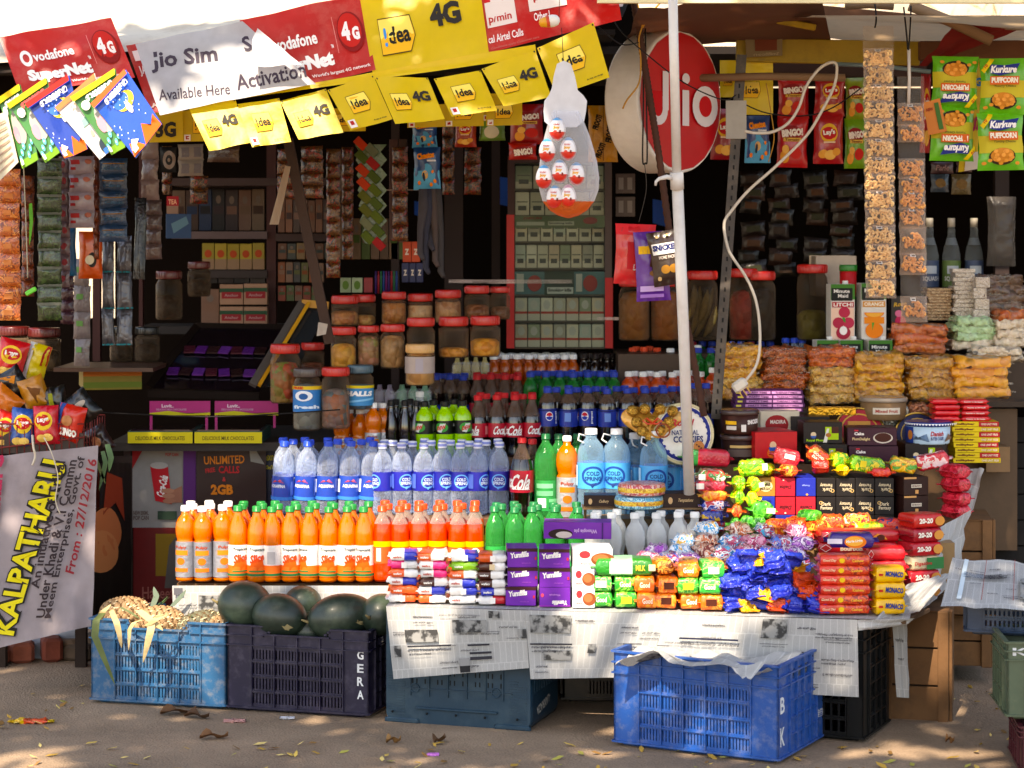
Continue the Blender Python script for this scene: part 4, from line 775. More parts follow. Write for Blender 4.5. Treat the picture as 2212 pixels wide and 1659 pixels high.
# gold heart chocolate box and ribboned round packs near the pole
t = thing('chocolate_gift_box', 'gold heart shaped tray of round chocolates behind the big water bottles', 'chocolate box', (xo(1408, 8.0), 8.0, zo(912, 8.0))); t.rotation_euler = (R(90-14), 0, 0)
hp = []
for i in range(40):
    a = 2*math.pi*i/40; hx = 16*math.sin(a)**3; hz = 13*math.cos(a)-5*math.cos(2*a)-2*math.cos(3*a)-math.cos(4*a); hp.append((hx/16*.112, hz/17*.082))
g = G(); n = 40; vs = []
for q, zz in ((.9, -.03), (1, -.004), (1, 0), (.96, .003)): vs += [(x*q, y*q, zz) for x, y in hp]
fs = [(k*n+i, k*n+(i+1) % n, (k+1)*n+(i+1) % n, (k+1)*n+i) for k in range(3) for i in range(n)]+[tuple(range(n-1, -1, -1)), tuple(range(3*n, 4*n))]
g.add(vs, fs, mat('c89038', rough=.25, metal=.4, coat=.6, bump=('crinkle', 40, .5)), True); g.obj('tray', t)
for (x, y) in [(-.07, .04), (-.025, .045), (.03, .045), (.075, .038), (-.055, -.002), (.06, -.002), (-.01, -.05), (.03, -.035), (-.035, -.035), (.0, .0)]:
    g = G(); g.lathe([(.019, 0), (.0215, .008), (.019, .017), (.011, .024), (.003, .0265)], mat('c8963c', rough=.25, metal=.75, bump=('crinkle', 110, 1.2)), 14, Matrix.Translation((x, y, .002))); g.obj('wrapped_chocolate', t)
g = G()
for s in (-1, 1): g.tube([(0, -.01, .034), (s*.02, .008, .038), (s*.035, .0, .034), (s*.018, -.012, .034), (0, -.01, .034)], .0035, foil('d8401c'))
g.art([('c', .5, .5, .5, .5, .12, 'b07828'), ('c', .8, .4, .4, .4, .12, '8a3a10')], lambda u, v, l: ((u-.5)*.06+.02, (v-.5)*.06-.03, .034+l)); g.obj('ribbon_bow', t)
def roundpack(name, label, x, yb, d, r, Hh, top, ribbon):
    t = thing(name, label, 'gift pack', (xo(x, d), d, zo(yb, d)), 0, 'round foil gift packs'); g = G()
    g.lathe([(r*.85, 0), (r*.98, .004), (r, Hh*.3), (r, Hh*.7), (r*.97, Hh-.003), (r*.8, Hh)], printed(top, 40, bump=('crinkle', 60, 1)), 30, wob=.01); g.obj('foil_pack', t)
    b = G(); b.lathe([(r*1.012, Hh*.3), (r*1.02, Hh*.5), (r*1.012, Hh*.68)], printed(ribbon, 60), 30, capb=False, capt=False, wob=.01); b.obj('ribbon', t)
roundpack('round_gift_pack', 'round red foil gift pack with gold ribbon, upper of two', 1386, 1068, 7.76, .083, .042, ['c8485a', 'f0c8c0', 'e86a50', 'e8a8a0'], ['e8b020', 'f0d050', 'c88a10'])
roundpack('round_gift_pack', 'round turquoise foil gift pack with gold ribbon, lower of two', 1380, 1096, 7.76, .085, .042, ['48a8c8', 'a8e0ec', '2a88b0', 'c8f0f4'], ['e0a020', 'f0c840', 'c8780c'])
carton('flat_chocolate_box', 'flat brown chocolate box left of the round gift packs', 'chocolate box', (1262, 1332, 1070, 1097), 7.8, .09, '2c140c', [('e', .2, .5, .06, .24, 'd8b080'), ('t', 'Cadbury', .62, .5, .3, .3, 'd8b888', 0, .02, .3)], rz=-2)
carton('flat_chocolate_box', 'flat brown chocolate box right of the round gift packs, by the white pole', 'chocolate box', (1430, 1512, 1066, 1097), 7.76, .1, '2c140c', [('e', .2, .5, .06, .24, 'd8b080'), ('t', 'Temptations', .6, .5, .4, .3, 'd8b888', 0, .02, .3)], rz=3)
g = G(); g.box(xo(1268, 7.9), xo(1508, 7.9), 7.86, 7.99, TZ, .6, card('7a5c3c')); tag(g.obj('cardboard_box'), 'cardboard box behind the cloudy soda bottles', 'box')
g = G(); g.box(xo(1258, 7.8), xo(1512, 7.8), 7.75, 7.858, .646, .652, card('7a5c3c')); g.box(xo(1262, 7.8), xo(1268, 7.8), 7.84, 7.857, .40, .646, card('7a5c3c')); g.box(xo(1506, 7.8), xo(1512, 7.8), 7.84, 7.857, .40, .646, card('7a5c3c')); tag(g.obj('cardboard_shelf'), 'thin cardboard shelf under the gift packs above the soda bottles', 'shelf')
# snack bags in piles
SN = {'y': ('d07c08', 'f0b020', 'yellow chip'), 'o': ('c84c04', 'e87410', 'orange mixture'), 'c': ('d8942c', 'f0bc58', 'cream ball'), 'r': ('b84c10', 'dc7420', 'red brown'), 'b': ('b87410', 'e0a030', 'brown chip'), 'f': ('e08808', 'f8ac20', 'golden rusk'), 'g': ('a8cc90', 'c4e4b0', 'pale green'), 'w': ('e4ccb0', 'f0e0c4', 'off white'), 'k': ('3a2418', '6a4830', 'dark brown ball')}
film = clear('ffffff', .10, .12)
def snackbag(xa, xb, yt, yb, d, k, label, sc=60, W=.16):
    c1, c2, w_ = SN[k]; Lx = (xb-xa)*d/F; T = (yb-yt)*d/F*1.25
    t = thing('snack_bag', label, 'snack bag', (xo((xa+xb)/2, d), d+W/2, zo(yb, d)), R(RNG.uniform(-9, 9)), 'bags of fried snacks'); t.rotation_euler.y = R(RNG.uniform(-2.5, 2.5))
    g = G(); packet(g, Lx*.99, W*.93, T*.97, [(1, lumps(c1, c2, sc, st=1.3))], seed=RNG.randint(1, 900), wr=.022, fin=.001, M=Matrix.Translation((0, 0, T*.02))); g.obj('snacks', t)
    g = G(); packet(g, Lx*1.12, W*.97, T, [(1, clear('ffffff', .03, .1, 'f0e0c8', ('crinkle', 38, 1.0)))], seed=RNG.randint(1, 900), wr=.012, fin=.02); g.obj('film', t)
PN_ = ['leftmost', 'second from left', 'third from left', 'fourth from left', 'fifth from left', 'rightmost front', 'raised orange', 'raised green', 'far right raised', 'dark upper right', 'small white']
piles = [((1562, 1645), 752, 868, 'yyycy', 8.62, 60), ((1645, 1745), 757, 845, 'roroo', 8.66, 95), ((1748, 1852), 757, 875, 'oocccc', 8.62, 62), ((1852, 1955), 768, 868, 'byyyb', 8.6, 42), ((1958, 2062), 778, 866, 'bbbb', 8.62, 50), ((2064, 2186), 778, 862, 'ffff', 8.6, 26), ((1930, 2050), 706, 766, 'ror', 8.9, 40), ((2060, 2150), 690, 756, 'gggw', 8.92, 38), ((2152, 2225), 676, 752, 'rwww', 8.9, 45), ((2120, 2215), 600, 676, 'kkkk', 9.0, 40), ((2110, 2215), 755, 784, 'ww', 8.75, 50)]
for pi, ((xa, xb), yt, yb, ks, d, sc) in enumerate(piles):
    n = len(ks); hh = (yb-yt)/n
    for r_ in range(n):
        k = ks[r_]; pos = 'top' if r_ == 0 else 'bottom' if r_ == n-1 else ORD[r_]+' from top'
        snackbag(xa+RNG.uniform(-4, 4), xb+RNG.uniform(-4, 4), yt+r_*hh, yt+(r_+1)*hh, d, k, f'clear bag of {SN[k][2]} snacks, {pos} of the {PN_[pi]} pile', sc)
tub('dried_fruit_tub', 'clear round tub of mixed dried fruit half hidden behind the red tin', 1908, 8.4, 857, 905, .09, '8a6a48', plas('a09080', rough=.2), [('r', .4, .3, .6, .7, 'e0d4c0'), ('t', 'Mixed Fruit', .5, .5, .16, .2, 'b02818')])
carton('gold_bar_box', 'long shiny gold box behind the black plum cake boxes', 'box', (1748, 1850, 880, 897), 8.36, .06, 'c89820', m=mat('c89020', rough=.25, metal=.7, bump=('crinkle', 60, .6)), rz=-4)
for i_, (x_, y_, c_) in enumerate(((1945, 890, 'c0b8a8'), (1985, 884, 'a86848'), (1915, 905, 'b8b8b0'))):
    pk('silver_bag', ['crumpled silver bag behind the dark blue tin', 'reddish crumpled bag behind the blue tin', 'small silver bag in front of the dried fruit tub'][i_], 'bag', x_, 8.44-.05*(i_ == 2), zo(y_+16, 8.44), 62, .06, .05, [(1, mat(c_, rough=.25, metal=.5, bump=('crinkle', 50, 1.2)))], rz=12*i_-10, seed=70+i_, wr=.014)
# chikki slabs
CK = lumps('a88058', 'd0b088', 120, st=.8); CKW = lumps('c8b8a8', 'e4d8c8', 130, st=.8)
for (xa, xb, yt, n, d, m_, w_) in [(2003, 2056, 622, 11, 9.1, CK, 'brown peanut brittle'), (2062, 2106, 580, 12, 9.06, CKW, 'pale sesame brittle'), (2108, 2136, 598, 4, 9.0, CKW, 'thick pale brittle')]:
    hh = (692-yt)/n
    for r_ in range(n):
        carton('brittle_slab', f'wrapped slab of {w_}, {ORD[r_]} from the top of its pile', 'sweet', (xa+RNG.uniform(-4, 3), xb+RNG.uniform(-3, 4), yt+r_*hh+.6, yt+(r_+1)*hh), d, .09, 'a08060', m=m_, rz=RNG.uniform(-6, 6), wear=.002, group='wrapped brittle slabs')
# juice cartons
def jcarton(x0, x1, y0, y1, d, name, label, a_, rz=6):
    t = thing('juice_carton', label, 'juice carton', (xo((x0+x1)/2, d), d+.04, zo(y1, d)), R(rz), 'juice cartons'); W = (x1-x0)*d/F; Hh = (y1-y0)*d/F
    g = G(); g.box(-W/2, W/2, -.04, .04, 0, Hh, card('e0dcd4'), b=.002); g.art([('r', 0, .72, 1, 1, '3a7a28'), ('r', .02, .7, .9, .93, '141814'), ('t', 'Minute', .45, .875, .66, .065, 'f0ece4', 0, .02), ('t', 'Maid', .5, .79, .42, .065, 'f0ece4', 0, .02)]+a_, boxfn(W, .08, Hh), W/Hh)
    g.art([('r', 0, .7, 1, 1, '2a6020'), ('r', .2, .2, .8, .6, 'b8b0a8')], lambda u, v, l: (W/2+l, (u-.5)*.08, v*Hh), .08/Hh); g.obj('carton', t)
    c = G(); c.lathe([(.012, Hh), (.012, Hh+.012), (.01, Hh+.014)], plas('e8e6e0'), 14, Matrix.Translation((W*.2, 0, 0))); c.obj('cap', t)
LI = [('r', .05, .58, .95, .68, 'b81c28'), ('t', 'LITCHI', .5, .63, .8, .07, 'f0e4dc', 0, .04), ('r', 0, 0, .95, .57, 'f0c8b0'), ('e', .55, .49, .24, .1, 'c02848'), ('e', .3, .3, .24, .1, 'b82444'), ('e', .72, .3, .24, .1, 'c42c4c'), ('e', .5, .12, .3, .12, 'a81c38'), ('e', .5, .16, .16, .08, 'f4ece8'), ('p', [(.45, .4), (.55, .4), (.6, .3), (.5, .33)], '3a8a30')]
OG = [('r', .05, .58, .95, .68, 'd89030'), ('t', 'ORANGE', .5, .63, .8, .07, 'f4ecd8', 0, .03), ('e', .5, .48, .4, .1, 'f08010', 180, 360), ('e', .5, .47, .34, .07, 'f8b040', 180, 360), ('r', .1, .28, .9, .4, 'f08818'), ('e', .5, .16, .36, .14, 'f08010'), ('p', [(.4, .3), (.5, .3), (.42, .16)], '4a9a30')]
jcarton(1792, 1845, 614, 733, 8.95, 'x', 'tall litchi juice carton with red band and fruit picture', LI); jcarton(1858, 1913, 612, 733, 8.95, 'x', 'tall orange juice carton with orange fruit picture', OG)
for i, (xa, xb) in enumerate(((1762, 1809), (1812, 1862), (1874, 1926))): jcarton(xa, xb, 735, 850, 8.88, 'x', f'lower juice carton, {ORD[i]} from the left, just above the snack bags', [('r', .02, 0, .95, .66, 'e8c8a8')])
carton('rose_drink_carton', 'dark carton with pink roses beside the orange juice carton', 'carton', (1925, 1965, 640, 733), 9.0, .08, '2a2420', [('t', 'Rose', .5, .82, .7, .1, 'd0a030', 8, .03, .3), ('e', .5, .4, .3, .16, 'c01c50'), ('e', .5, .15, .34, .12, 'a01840'), ('e', .4, .6, .2, .08, 'd86a90')])
carton('white_carton', 'plain white box standing behind the litchi carton', 'box', (1762, 1850, 553, 640), 9.3, .2, 'b0a090')
tub('red_syrup_bottle', 'red bottle with a green cap behind the litchi carton', 1832, 9.1, 572, 640, .036, 'b81418', plas('1c7a28'), [], cat='bottle')
# ---------------------------------------------------------------- plastic crates
def dg(y): return EYE*F/(y-CY)       # distance of a ground point seen at height y
def crate(name, label, loc, rz, Lx, W, Hh, m, cols=4, rws=4, bars=7, dip=True, text=None, inner=None, sidecols=4, solid_end=.22, lying=False):
    t = thing(name, label, 'crate', loc, R(rz)); g = G(); th = .006
    def wall(fn, LL, cl, handle=False):      # fn(a, b, c0, c1): a0..a1 along, out depth, z
        e = solid_end*.4 if LL > .4 else .055; z0 = .02; z1 = Hh*.76
        fn(0, e, 0, th, .012, Hh, m); fn(LL-e, LL, 0, th, .012, Hh, m)           # solid ends
        fn(e, LL-e, 0, th, .012, z0+.01, m)
        hd = dip and not handle
        if hd:
            fn(e, LL*.28, 0, th, z1, Hh, m); fn(LL*.72, LL-e, 0, th, z1, Hh, m); fn(LL*.28, LL*.72, 0, th, z1, Hh*.9, m)
            for q in (0, 1, 2): fn(LL*.25-.0+q*.01, LL*.25+.01+q*.01, -.004, 0, Hh*(.975-.03*q), Hh*(1-.03*q), m); fn(LL*.75-q*.01-.01, LL*.75-q*.01, -.004, 0, Hh*(.975-.03*q), Hh*(1-.03*q), m)
            fn(-.004, LL*.26, -.009, 0, Hh-.006, Hh, m); fn(LL*.74, LL+.004, -.009, 0, Hh-.006, Hh, m); fn(LL*.27, LL*.73, -.009, 0, Hh*.9-.004, Hh*.9+.002, m)
        else:
            if handle: fn(e, LL*.3, 0, th, z1, Hh, m); fn(LL*.7, LL-e, 0, th, z1, Hh, m); fn(LL*.3, LL*.7, 0, th, Hh*.9, Hh, m); fn(LL*.3, LL*.7, 0, th, z1-.002, Hh*.79, m)
            else: fn(e, LL-e, 0, th, z1, Hh, m)
            fn(-.004, LL+.004, -.009, 0, Hh-.006, Hh, m)
        fn(-.003, LL+.003, -.008, 0, Hh*.87, Hh*.87+.004, m) if not hd else (fn(-.003, LL*.26, -.008, 0, Hh*.87, Hh*.87+.004, m), fn(LL*.74, LL+.003, -.008, 0, Hh*.87, Hh*.87+.004, m))
        fn(-.003, LL+.003, -.008, 0, z1, z1+.004, m); fn(-.002, LL+.002, -.007, 0, .012, .018, m)
        for r_ in range(1, rws): z = z0+(z1-z0)*r_/rws; fn(e, LL-e, -.006, th*.7, z-.002, z+.002, m); fn(e, LL-e, 0, th, z-.007, z+.007, m)
        fn(e, LL-e, 0, th, z1-.012, z1-.001, m)
        for c_ in range(cl+1): x = e+(LL-2*e)*c_/cl; fn(x-.002, x+.002, -.008, th, .02, Hh*(.89 if hd and .27 < x/LL < .73 else .995), m)
        for c_ in range(cl):
            for b_ in range(bars+1): x = e+(LL-2*e)*(c_+b_/bars)/cl; fn(x-.0035, x+.0035, .0005, th-.0005, z0+.01, z1, m)
    wall(lambda a, b, c, d_, z0, z1, mm: g.box(a, b, c, d_, z0, z1, mm), Lx, cols)
    wall(lambda a, b, c, d_, z0, z1, mm: g.box(a, b, W-d_, W-c, z0, z1, mm), Lx, cols)
    wall(lambda a, b, c, d_, z0, z1, mm: g.box(Lx-d_, Lx-c, a, b, z0, z1, mm), W, sidecols, True)
    wall(lambda a, b, c, d_, z0, z1, mm: g.box(c, d_, a, b, z0, z1, mm), W, sidecols, True)
    g.box(.02, Lx-.02, .02, W-.02, 0, .013, m, b=.004); g.obj('basket', t)
    if text:
        for (s_, face, cx, cz, w, h, rot) in text:
            q = G(); 
            fn = (lambda u, v, l: (u*Lx, -l-.0005, v*Hh)) if face == 'f' else (lambda u, v, l: (Lx+l+.0005, u*W, v*Hh))
            q.art([('t', s_, cx, cz, w, h, plas('d8dce0', rough=.6), rot)], fn, (Lx if face == 'f' else W)/Hh); q.obj('lettering', t)
    return t
DUST = ('a89888', 9, .55)
PB = plas('0c4c98', dirt=('8a8c98', 34, .42), rough=.4, bump=('noise', 60, .15)); PL = plas('145680', dirt=('9a9080', 30, .5), rough=.5, bump=('noise', 60, .15)); PP = plas('141030', dirt=('5a5464', 30, .45), rough=.42)
PT = plas('0e3448', dirt=('4a6068', 7, .5), rough=.4); PK_ = plas('05080b', spec=.25, dirt=('20262c', 7, .5), rough=.4); PG = plas('4c5c48', dirt=('7a7a60', 8, .6)); PD_ = plas('14304c', dirt=('48586c', 8, .6)); PR = plas('4a1420', dirt=('6a3a3a', 8, .5))
crate('plastic_crate', 'faded light blue plastic crate holding pineapples, leftmost on the ground', P(197, 1518, dg(1518)), -14, .49, .33, .292, PL)
d0 = dg(1534); crate('plastic_crate', 'dark purple plastic crate lettered GERA holding watermelons', P(492, 1534, d0), -16, .503, .33, .292, PP, text=[(c, 'f', .945, .72-.15*i, .045, .1, 0) for i, c in enumerate('GERA')])
crate('plastic_crate', 'bright blue plastic crate lettered BK with newspaper in it, nearest the viewer', P(1326, 1610, dg(1610)), -28, .55, .41, .30, PB, cols=5, dip=False, text=[('B', 's', .08, .58, .09, .17, 0), ('K', 's', .08, .26, .09, .19, 0), ('JA', 's', .9, .62, .06, .2, 90), ('CODE', 's', .9, .3, .06, .2, 90)])
# teal crate lying on its side, foot towards the viewer
t = thing('plastic_crate', 'dark teal plastic crate lying on its side below the newspaper', 'crate', P(832, 1560, dg(1560)+.02), R(-17.5)); g = G(); Lx, Hh, W = .505, .395, .30
def rr(x0, x1, z0, z1, rad, k=5):
    o = []
    for cx, cz, a0 in ((x1-rad, z0+rad, -90), (x1-rad, z1-rad, 0), (x0+rad, z1-rad, 90), (x0+rad, z0+rad, 180)):
        for i in range(k+1): a = R(a0+90*i/k); o.append((cx+rad*math.cos(a), cz+rad*math.sin(a)))
    return o
p0 = rr(0, Lx, 0, Hh, .035); p1 = rr(.004, Lx-.004, .004, Hh-.004, .033); n = len(p0)
vs = [(x, .012, z) for x, z in p0]+[(x, .0, z) for x, z in p1]+[(x, W, z) for x, z in p0]+[(x, .03, z) for x, z in rr(.02, Lx-.02, .02, Hh-.02, .03)]+[(x, W, z) for x, z in rr(.02, Lx-.02, .02, Hh-.02, .03)]
fs = [(i, (i+1) % n, n+(i+1) % n, n+i) for i in range(n)]+[tuple(range(n, 2*n))]+[(i, 2*n+i, 2*n+(i+1) % n, (i+1) % n) for i in range(n)]+[(2*n+i, 4*n+i, 4*n+(i+1) % n, 2*n+(i+1) % n) for i in range(n)]+[(3*n+i, 3*n+(i+1) % n, 4*n+(i+1) % n, 4*n+i) for i in range(n)]+[tuple(range(3*n, 4*n))]
g.add(vs, fs, PT); hole = ink('04090c')
for zz in (.135, .165, .195, .225, .255):
    for i in range(22):
        x = .095+i*.0145
        if i % 3 == 2: continue
        g.box(x, x+.004, -.0012, .002, zz, zz+.016, hole)
for x in (.09, .155, .22, .285, .35, .41): g.box(x-.0015, x+.0015, -.006, .001, .095, .3, PT)
for z in (.118, .215): g.box(.06, .44, -.006, .001, z, z+.003, PT)
for cx in (.105, .385):
    g.lathe([(.016, 0), (.016, .006), (.013, .006), (.013, 0)], PT, 20, Matrix.Translation((cx, .001, .12)) @ Matrix.Rotation(R(90), 4, 'X'), capb=False, capt=False)
for (xa, xb, zb) in ((.012, .07, 0), (.43, .49, 0)):
    for i in range(16): z = .03+i*.0085; g.box(xa, xb-(.0 if i < 14 else .03), -.0022, .001, z, z+.003, PT, M=None)
g.box(.11, .39, -.01, .001, .052, .06, PT, b=.002); g.box(.0, .12, -.008, .0, .003, .02, PT, b=.004); g.box(.38, .505, -.008, 0, .003, .02, PT, b=.004)
for x in (.03, .15, .25, .35, .46): g.lathe([(.004, 0), (.004, .003)], hole, 10, Matrix.Translation((x, -.009, .04)) @ Matrix.Rotation(R(90), 4, 'X'))
for i in range(10): x = .03+i*.028; g.box(Lx-.001, Lx+.002, x, x+.004, .12, .3, PT)
g.obj('basket', t); q = G(); q.art([('t', '-LAXRAZA', .42, .17, .5, .07, ink('b8b8b0'), 188)], lambda u, v, l: (Lx+.0025+l, u*W, v*Hh), W/Hh); q.obj('lettering', t)
# black crate standing on end at the table corner, others
crate('plastic_crate', 'black plastic crate standing under the right table corner', (xo(1662, 7.14), 7.14, 0), -25, .31, .30, .37, PK_, cols=2, rws=5, dip=False, sidecols=3, bars=4)
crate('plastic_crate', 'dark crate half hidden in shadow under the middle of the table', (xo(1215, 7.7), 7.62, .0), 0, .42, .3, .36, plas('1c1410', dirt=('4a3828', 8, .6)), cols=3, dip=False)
crate('plastic_crate', 'dark blue crate under a folded newspaper at the right edge', (xo(2076, 6.95), 6.88, zo(1372, 6.88)), -12, .4, .33, .12, PD_, cols=3, rws=2, dip=False)
crate('plastic_crate', 'grey green crate lettered KP at the right edge', (xo(2163, 6.7), 6.62, zo(1556, 6.62)), -4, .4, .3, .235, PG, cols=4, rws=3, dip=False, text=[('KP', 'f', .14, .87, .2, .1, 0)])
crate('plastic_crate', 'dark red crate on the ground at the right edge', (xo(2190, 6.7), 6.6, .0), -6, .4, .3, .145, PR, cols=4, rws=2, dip=False)
# wooden boxes
WD = mat('7a5430', rough=.8, var=.4, vs=6, bump=('noise', 25, .5), dirt=('3a2818', 10, .6))
def woodbox(label, px, d, D, rz=0):
    x0, x1, y0, y1 = px; W = (x1-x0)*d/F; Hh = (y1-y0)*d/F; g = G(); n = max(2, int(Hh/.1))
    for i in range(n): g.box(-W/2+.004, W/2-.004, 0, .012, Hh*i/n+.003, Hh*(i+1)/n-.003, WD, b=.002); g.box(W/2-.012, W/2, .014, D, Hh*i/n+.003, Hh*(i+1)/n-.003, WD, b=.002)
    g.box(-W/2, -W/2+.035, -.012, -.001, 0, Hh, WD, b=.002); g.box(W/2-.035, W/2, -.012, -.001, 0, Hh, WD, b=.002); g.box(-W/2+.01, W/2-.02, .02, D-.01, .003, Hh-.01, mat('2a1c10', rough=.9)); g.box(W/2+.001, W/2+.012, 0, .04, 0, Hh, WD, b=.002)
    g.box(-W/2, W/2, 0, D, Hh-.008, Hh, WD)
    o = g.obj('wooden_box', loc=(xo((x0+x1)/2, d), d, zo(y1, d))); o.rotation_euler.z = R(rz); return tag(o, label, 'wooden box')
woodbox('tall wooden box under the right end of the low table', (1905, 2048, 1318, 1562), 7.35, .35, -14)
woodbox('wooden box standing on end behind the right table corner', (2040, 2142, 1122, 1330), 7.9, .3, -8)
woodbox('wooden box on the ground holding up the rear wooden box', (2030, 2140, 1330, 1440), 7.95, .3, -8)
# table top
g = G()
for i in range(6): y0 = 7.235+i*.17; g.box(xo(378, 7.7) if y0 > 7.6 else xo(845, 7.3), 1.34, y0+.001, y0+.166, TZ-.03, TZ-.006, WD, M=Matrix.Translation((0, 0, 0)) if i > 1 else None)
g.add([(xo(838, 7.24), 7.232, TZ-.018), (1.24, 7.0, TZ-.018), (1.36, 7.232, TZ-.018), (xo(838, 7.24), 7.232, TZ-.006), (1.24, 7.0, TZ-.006), (1.36, 7.232, TZ-.006)], [(0, 1, 2), (3, 4, 5), (0, 1, 4, 3), (1, 2, 5, 4), (0, 2, 5, 3)], mat('5a4028', rough=.85, var=.3))
for x, y in ((-1.0, 7.9), (-.3, 7.9), (.5, 7.6), (.5, 8.1), (1.25, 7.9)): g.box(x, x+.3, y, y+.2, 0, TZ-.032, mat('4a3420', rough=.9))
tag(g.obj('low_table'), 'low plank table covered with newspaper under all the front goods', 'table')
sheet('newspaper_sheet', 'newspaper lying flat under the stacked packs on the table', 'newspaper', [(xo(834, 7.24), 7.235, TZ-.001), (1.25, 6.985, TZ-.001), (1.4, 7.7, TZ-.001), (xo(834, 7.24)+.03, 7.7, TZ-.001)], NEWS, amp=.002, uvs=(1.9, .6, 0, 0))
def photo_(u0, v0, u1, v1): return ('r', u0, v0, u1, v1, mat('8a8a88', rough=.8, var=.02, alt=('303030', 38, .46, .12)))
MW = ['വാർത്തകൾ ഇന്ന്', 'പൊതുയോഗം നാളെ', 'സർക്കാർ ജോലി', 'കേരളം', 'മഴ തുടരും', 'സ്കൂൾ കലോത്സവം', 'ക്രിസ്മസ് വിപണി', 'തിരഞ്ഞെടുപ്പ് ഫലം']
def lines(seed, n=14):
    r = random.Random(seed); o = []
    for i in range(n):
        u = .1+.16*r.randrange(6); v = .1+.085*r.randrange(10); w = r.uniform(.09, .15); o.append(('t', r.choice(MW), u, v, w, r.choice((.022, .03, .036)), '46464c', 180 if r.random() < .2 else 0))
        if r.random() < .3: o.append(('r', u-.07, v+.03, u+.07, v+.036, '3a3a42'))
    return o
def npaper(label, c, art, uv, amp=.006, seed=0, nu=24, nv=12, asp=None, bow=0):
    if 1 <= seed <= 3 or seed in (10, 11): art = lines(seed)+list(art)
    return sheet('newspaper_sheet', label, 'newspaper', c, NEWS, art, amp, 3, 2, seed, nu, nv, uv, asp=asp, bow=bow, lift=.0004)
e = .055
K = '2c2c34'
npaper('newspaper sheet hanging at the left over the teal crate', [P(850, 1467, 7.20), P(1143, 1443, 7.14), (xo(1134, 7.15), 7.15, TZ+.001), (xo(834, 7.22), 7.222, TZ+.001)], [photo_(.12, .5, .36, .68), photo_(.47, .63, .72, .83), photo_(.03, .3, .08, .46), photo_(.94, .52, 1, .68), photo_(.74, .86, .82, .98),
  ('r', .13, .43, .45, .455, K), ('t', 'അറിയപ്പെടാത്ത ക്രിസ്മസ്', .29, .385, .32, .045, K), ('t', 'ആഘോഷങ്ങൾ', .22, .33, .16, .04, K), ('t', 'നാട്ടിലെ വാർത്തകൾ ഇന്ന്', .53, .9, .3, .04, '6a6a6a', 180), ('r', .58, .29, .74, .325, K), ('r', .58, .2, .74, .25, K), ('r', .57, .42, .73, .45, K), ('r', .5, .02, .575, .12, '1c1c20'), ('t', 'NAEEUK', .538, .14, .07, .03, 'e8e8e8'), ('r', .5, .12, .575, .24, '8a8a8a'), ('t', 'വാർത്ത', .88, .72, .14, .04, '4a4a4a')], (1.0, .45, 0, .1), seed=1)
npaper('newspaper sheet hanging in the middle, brightest in the sun', [P(1146, 1467, 7.13), P(1400, 1462, 7.08), (xo(1452, 7.08), 7.075, TZ+.002), (xo(1134, 7.145), 7.146, TZ+.002)], [photo_(.03, .68, .32, .94), photo_(.12, .28, .34, .42), photo_(.46, .38, .52, .52), ('r', .02, .5, .34, .525, K), ('t', 'സൗഹൃദത്തിന്റെ വിരുന്ന്', .18, .465, .3, .05, K), ('t', 'പൊതുസമ്മേളനം', .14, .41, .22, .05, K), ('r', .72, .52, .86, .535, K), ('t', 'ശബരിമല തിരക്ക്', .8, .46, .16, .05, K)], (.85, .45, .3, .4), seed=2)
npaper('newspaper sheet hanging under the blue heap behind the bright blue crate', [P(1395, 1480, 7.07), P(1855, 1506, 6.97), (xo(1851, 6.98), 6.968, TZ+.002), (xo(1440, 7.075), 7.073, TZ+.0025)], [photo_(.51, .72, .64, .98), photo_(.66, .2, .7, .3), ('r', .1, .665, .4, .69, '1c2038'), ('t', 'അറിയപ്പെടാത്ത ക്രിസ്മസ്', .26, .615, .3, .05, K), ('r', .58, .5, .78, .525, K), ('t', 'അതിർത്തിയിൽ ഭടന്മാർ', .68, .455, .2, .05, K), ('t', 'മടങ്ങില്ലെന്ന് കരസേന', .68, .4, .2, .045, K), ('t', 'ഇന്ത്യയും പാകിസ്ഥാനും ആണവ', .88, .8, .19, .04, K), ('t', 'സംവിധാനങ്ങളുടെ പട്ടിക', .88, .76, .19, .035, K), ('t', 'ഭാരവാഹിയും അധികാരിയും', .9, .47, .16, .04, K), ('t', 'നയങ്ങൾ ഇന്ന്', .88, .42, .12, .035, K), ('r', 0, .56, .06, .57, K)], (1.2, .5, .1, .7), seed=3)
npaper('narrow newspaper strip hanging beside the black crate', [P(1938, 1506, 7.16), P(1965, 1508, 7.2), P(1958, 1345, 7.2), P(1926, 1338, 7.15)], [('t', 'വാർത്ത', .4, .75, .6, .05, K), ('t', 'ഇന്ന്', .4, .5, .5, .04, K)], (.1, .5, .3, .1), seed=4)
npaper('short newspaper flap folded over the table edge below the yellow cracker packs', [P(1853, 1362, 6.965), P(1952, 1352, 7.02), (1.27, 7.0, TZ+.001), (xo(1853, 6.98), 6.966, TZ+.002)], [], (.3, .1, .3, .2), amp=.008, seed=14)
npaper('crumpled newspaper edge lying under the red packs at the right end', [P(1885, 1344, 6.97), P(1985, 1322, 7.12), P(2058, 1235, 7.45), P(1960, 1262, 7.2)], [], (.3, .3, .2, .2), amp=.025, seed=5)
npaper('newspaper draped over the right end behind the red packs', [P(1990, 1320, 7.2), P(2065, 1255, 7.62), P(2100, 1100, 7.75), P(2010, 1150, 7.6)], [], (.4, .4, .6, .2), amp=.03, seed=6)
npaper('torn white paper sticking out at the far right of the dark boxes', [P(2060, 1080, 7.9), P(2098, 1100, 7.85), P(2128, 1016, 7.9), P(2040, 1000, 8.0)], [], (.2, .2, .1, .2), amp=.03, seed=7)
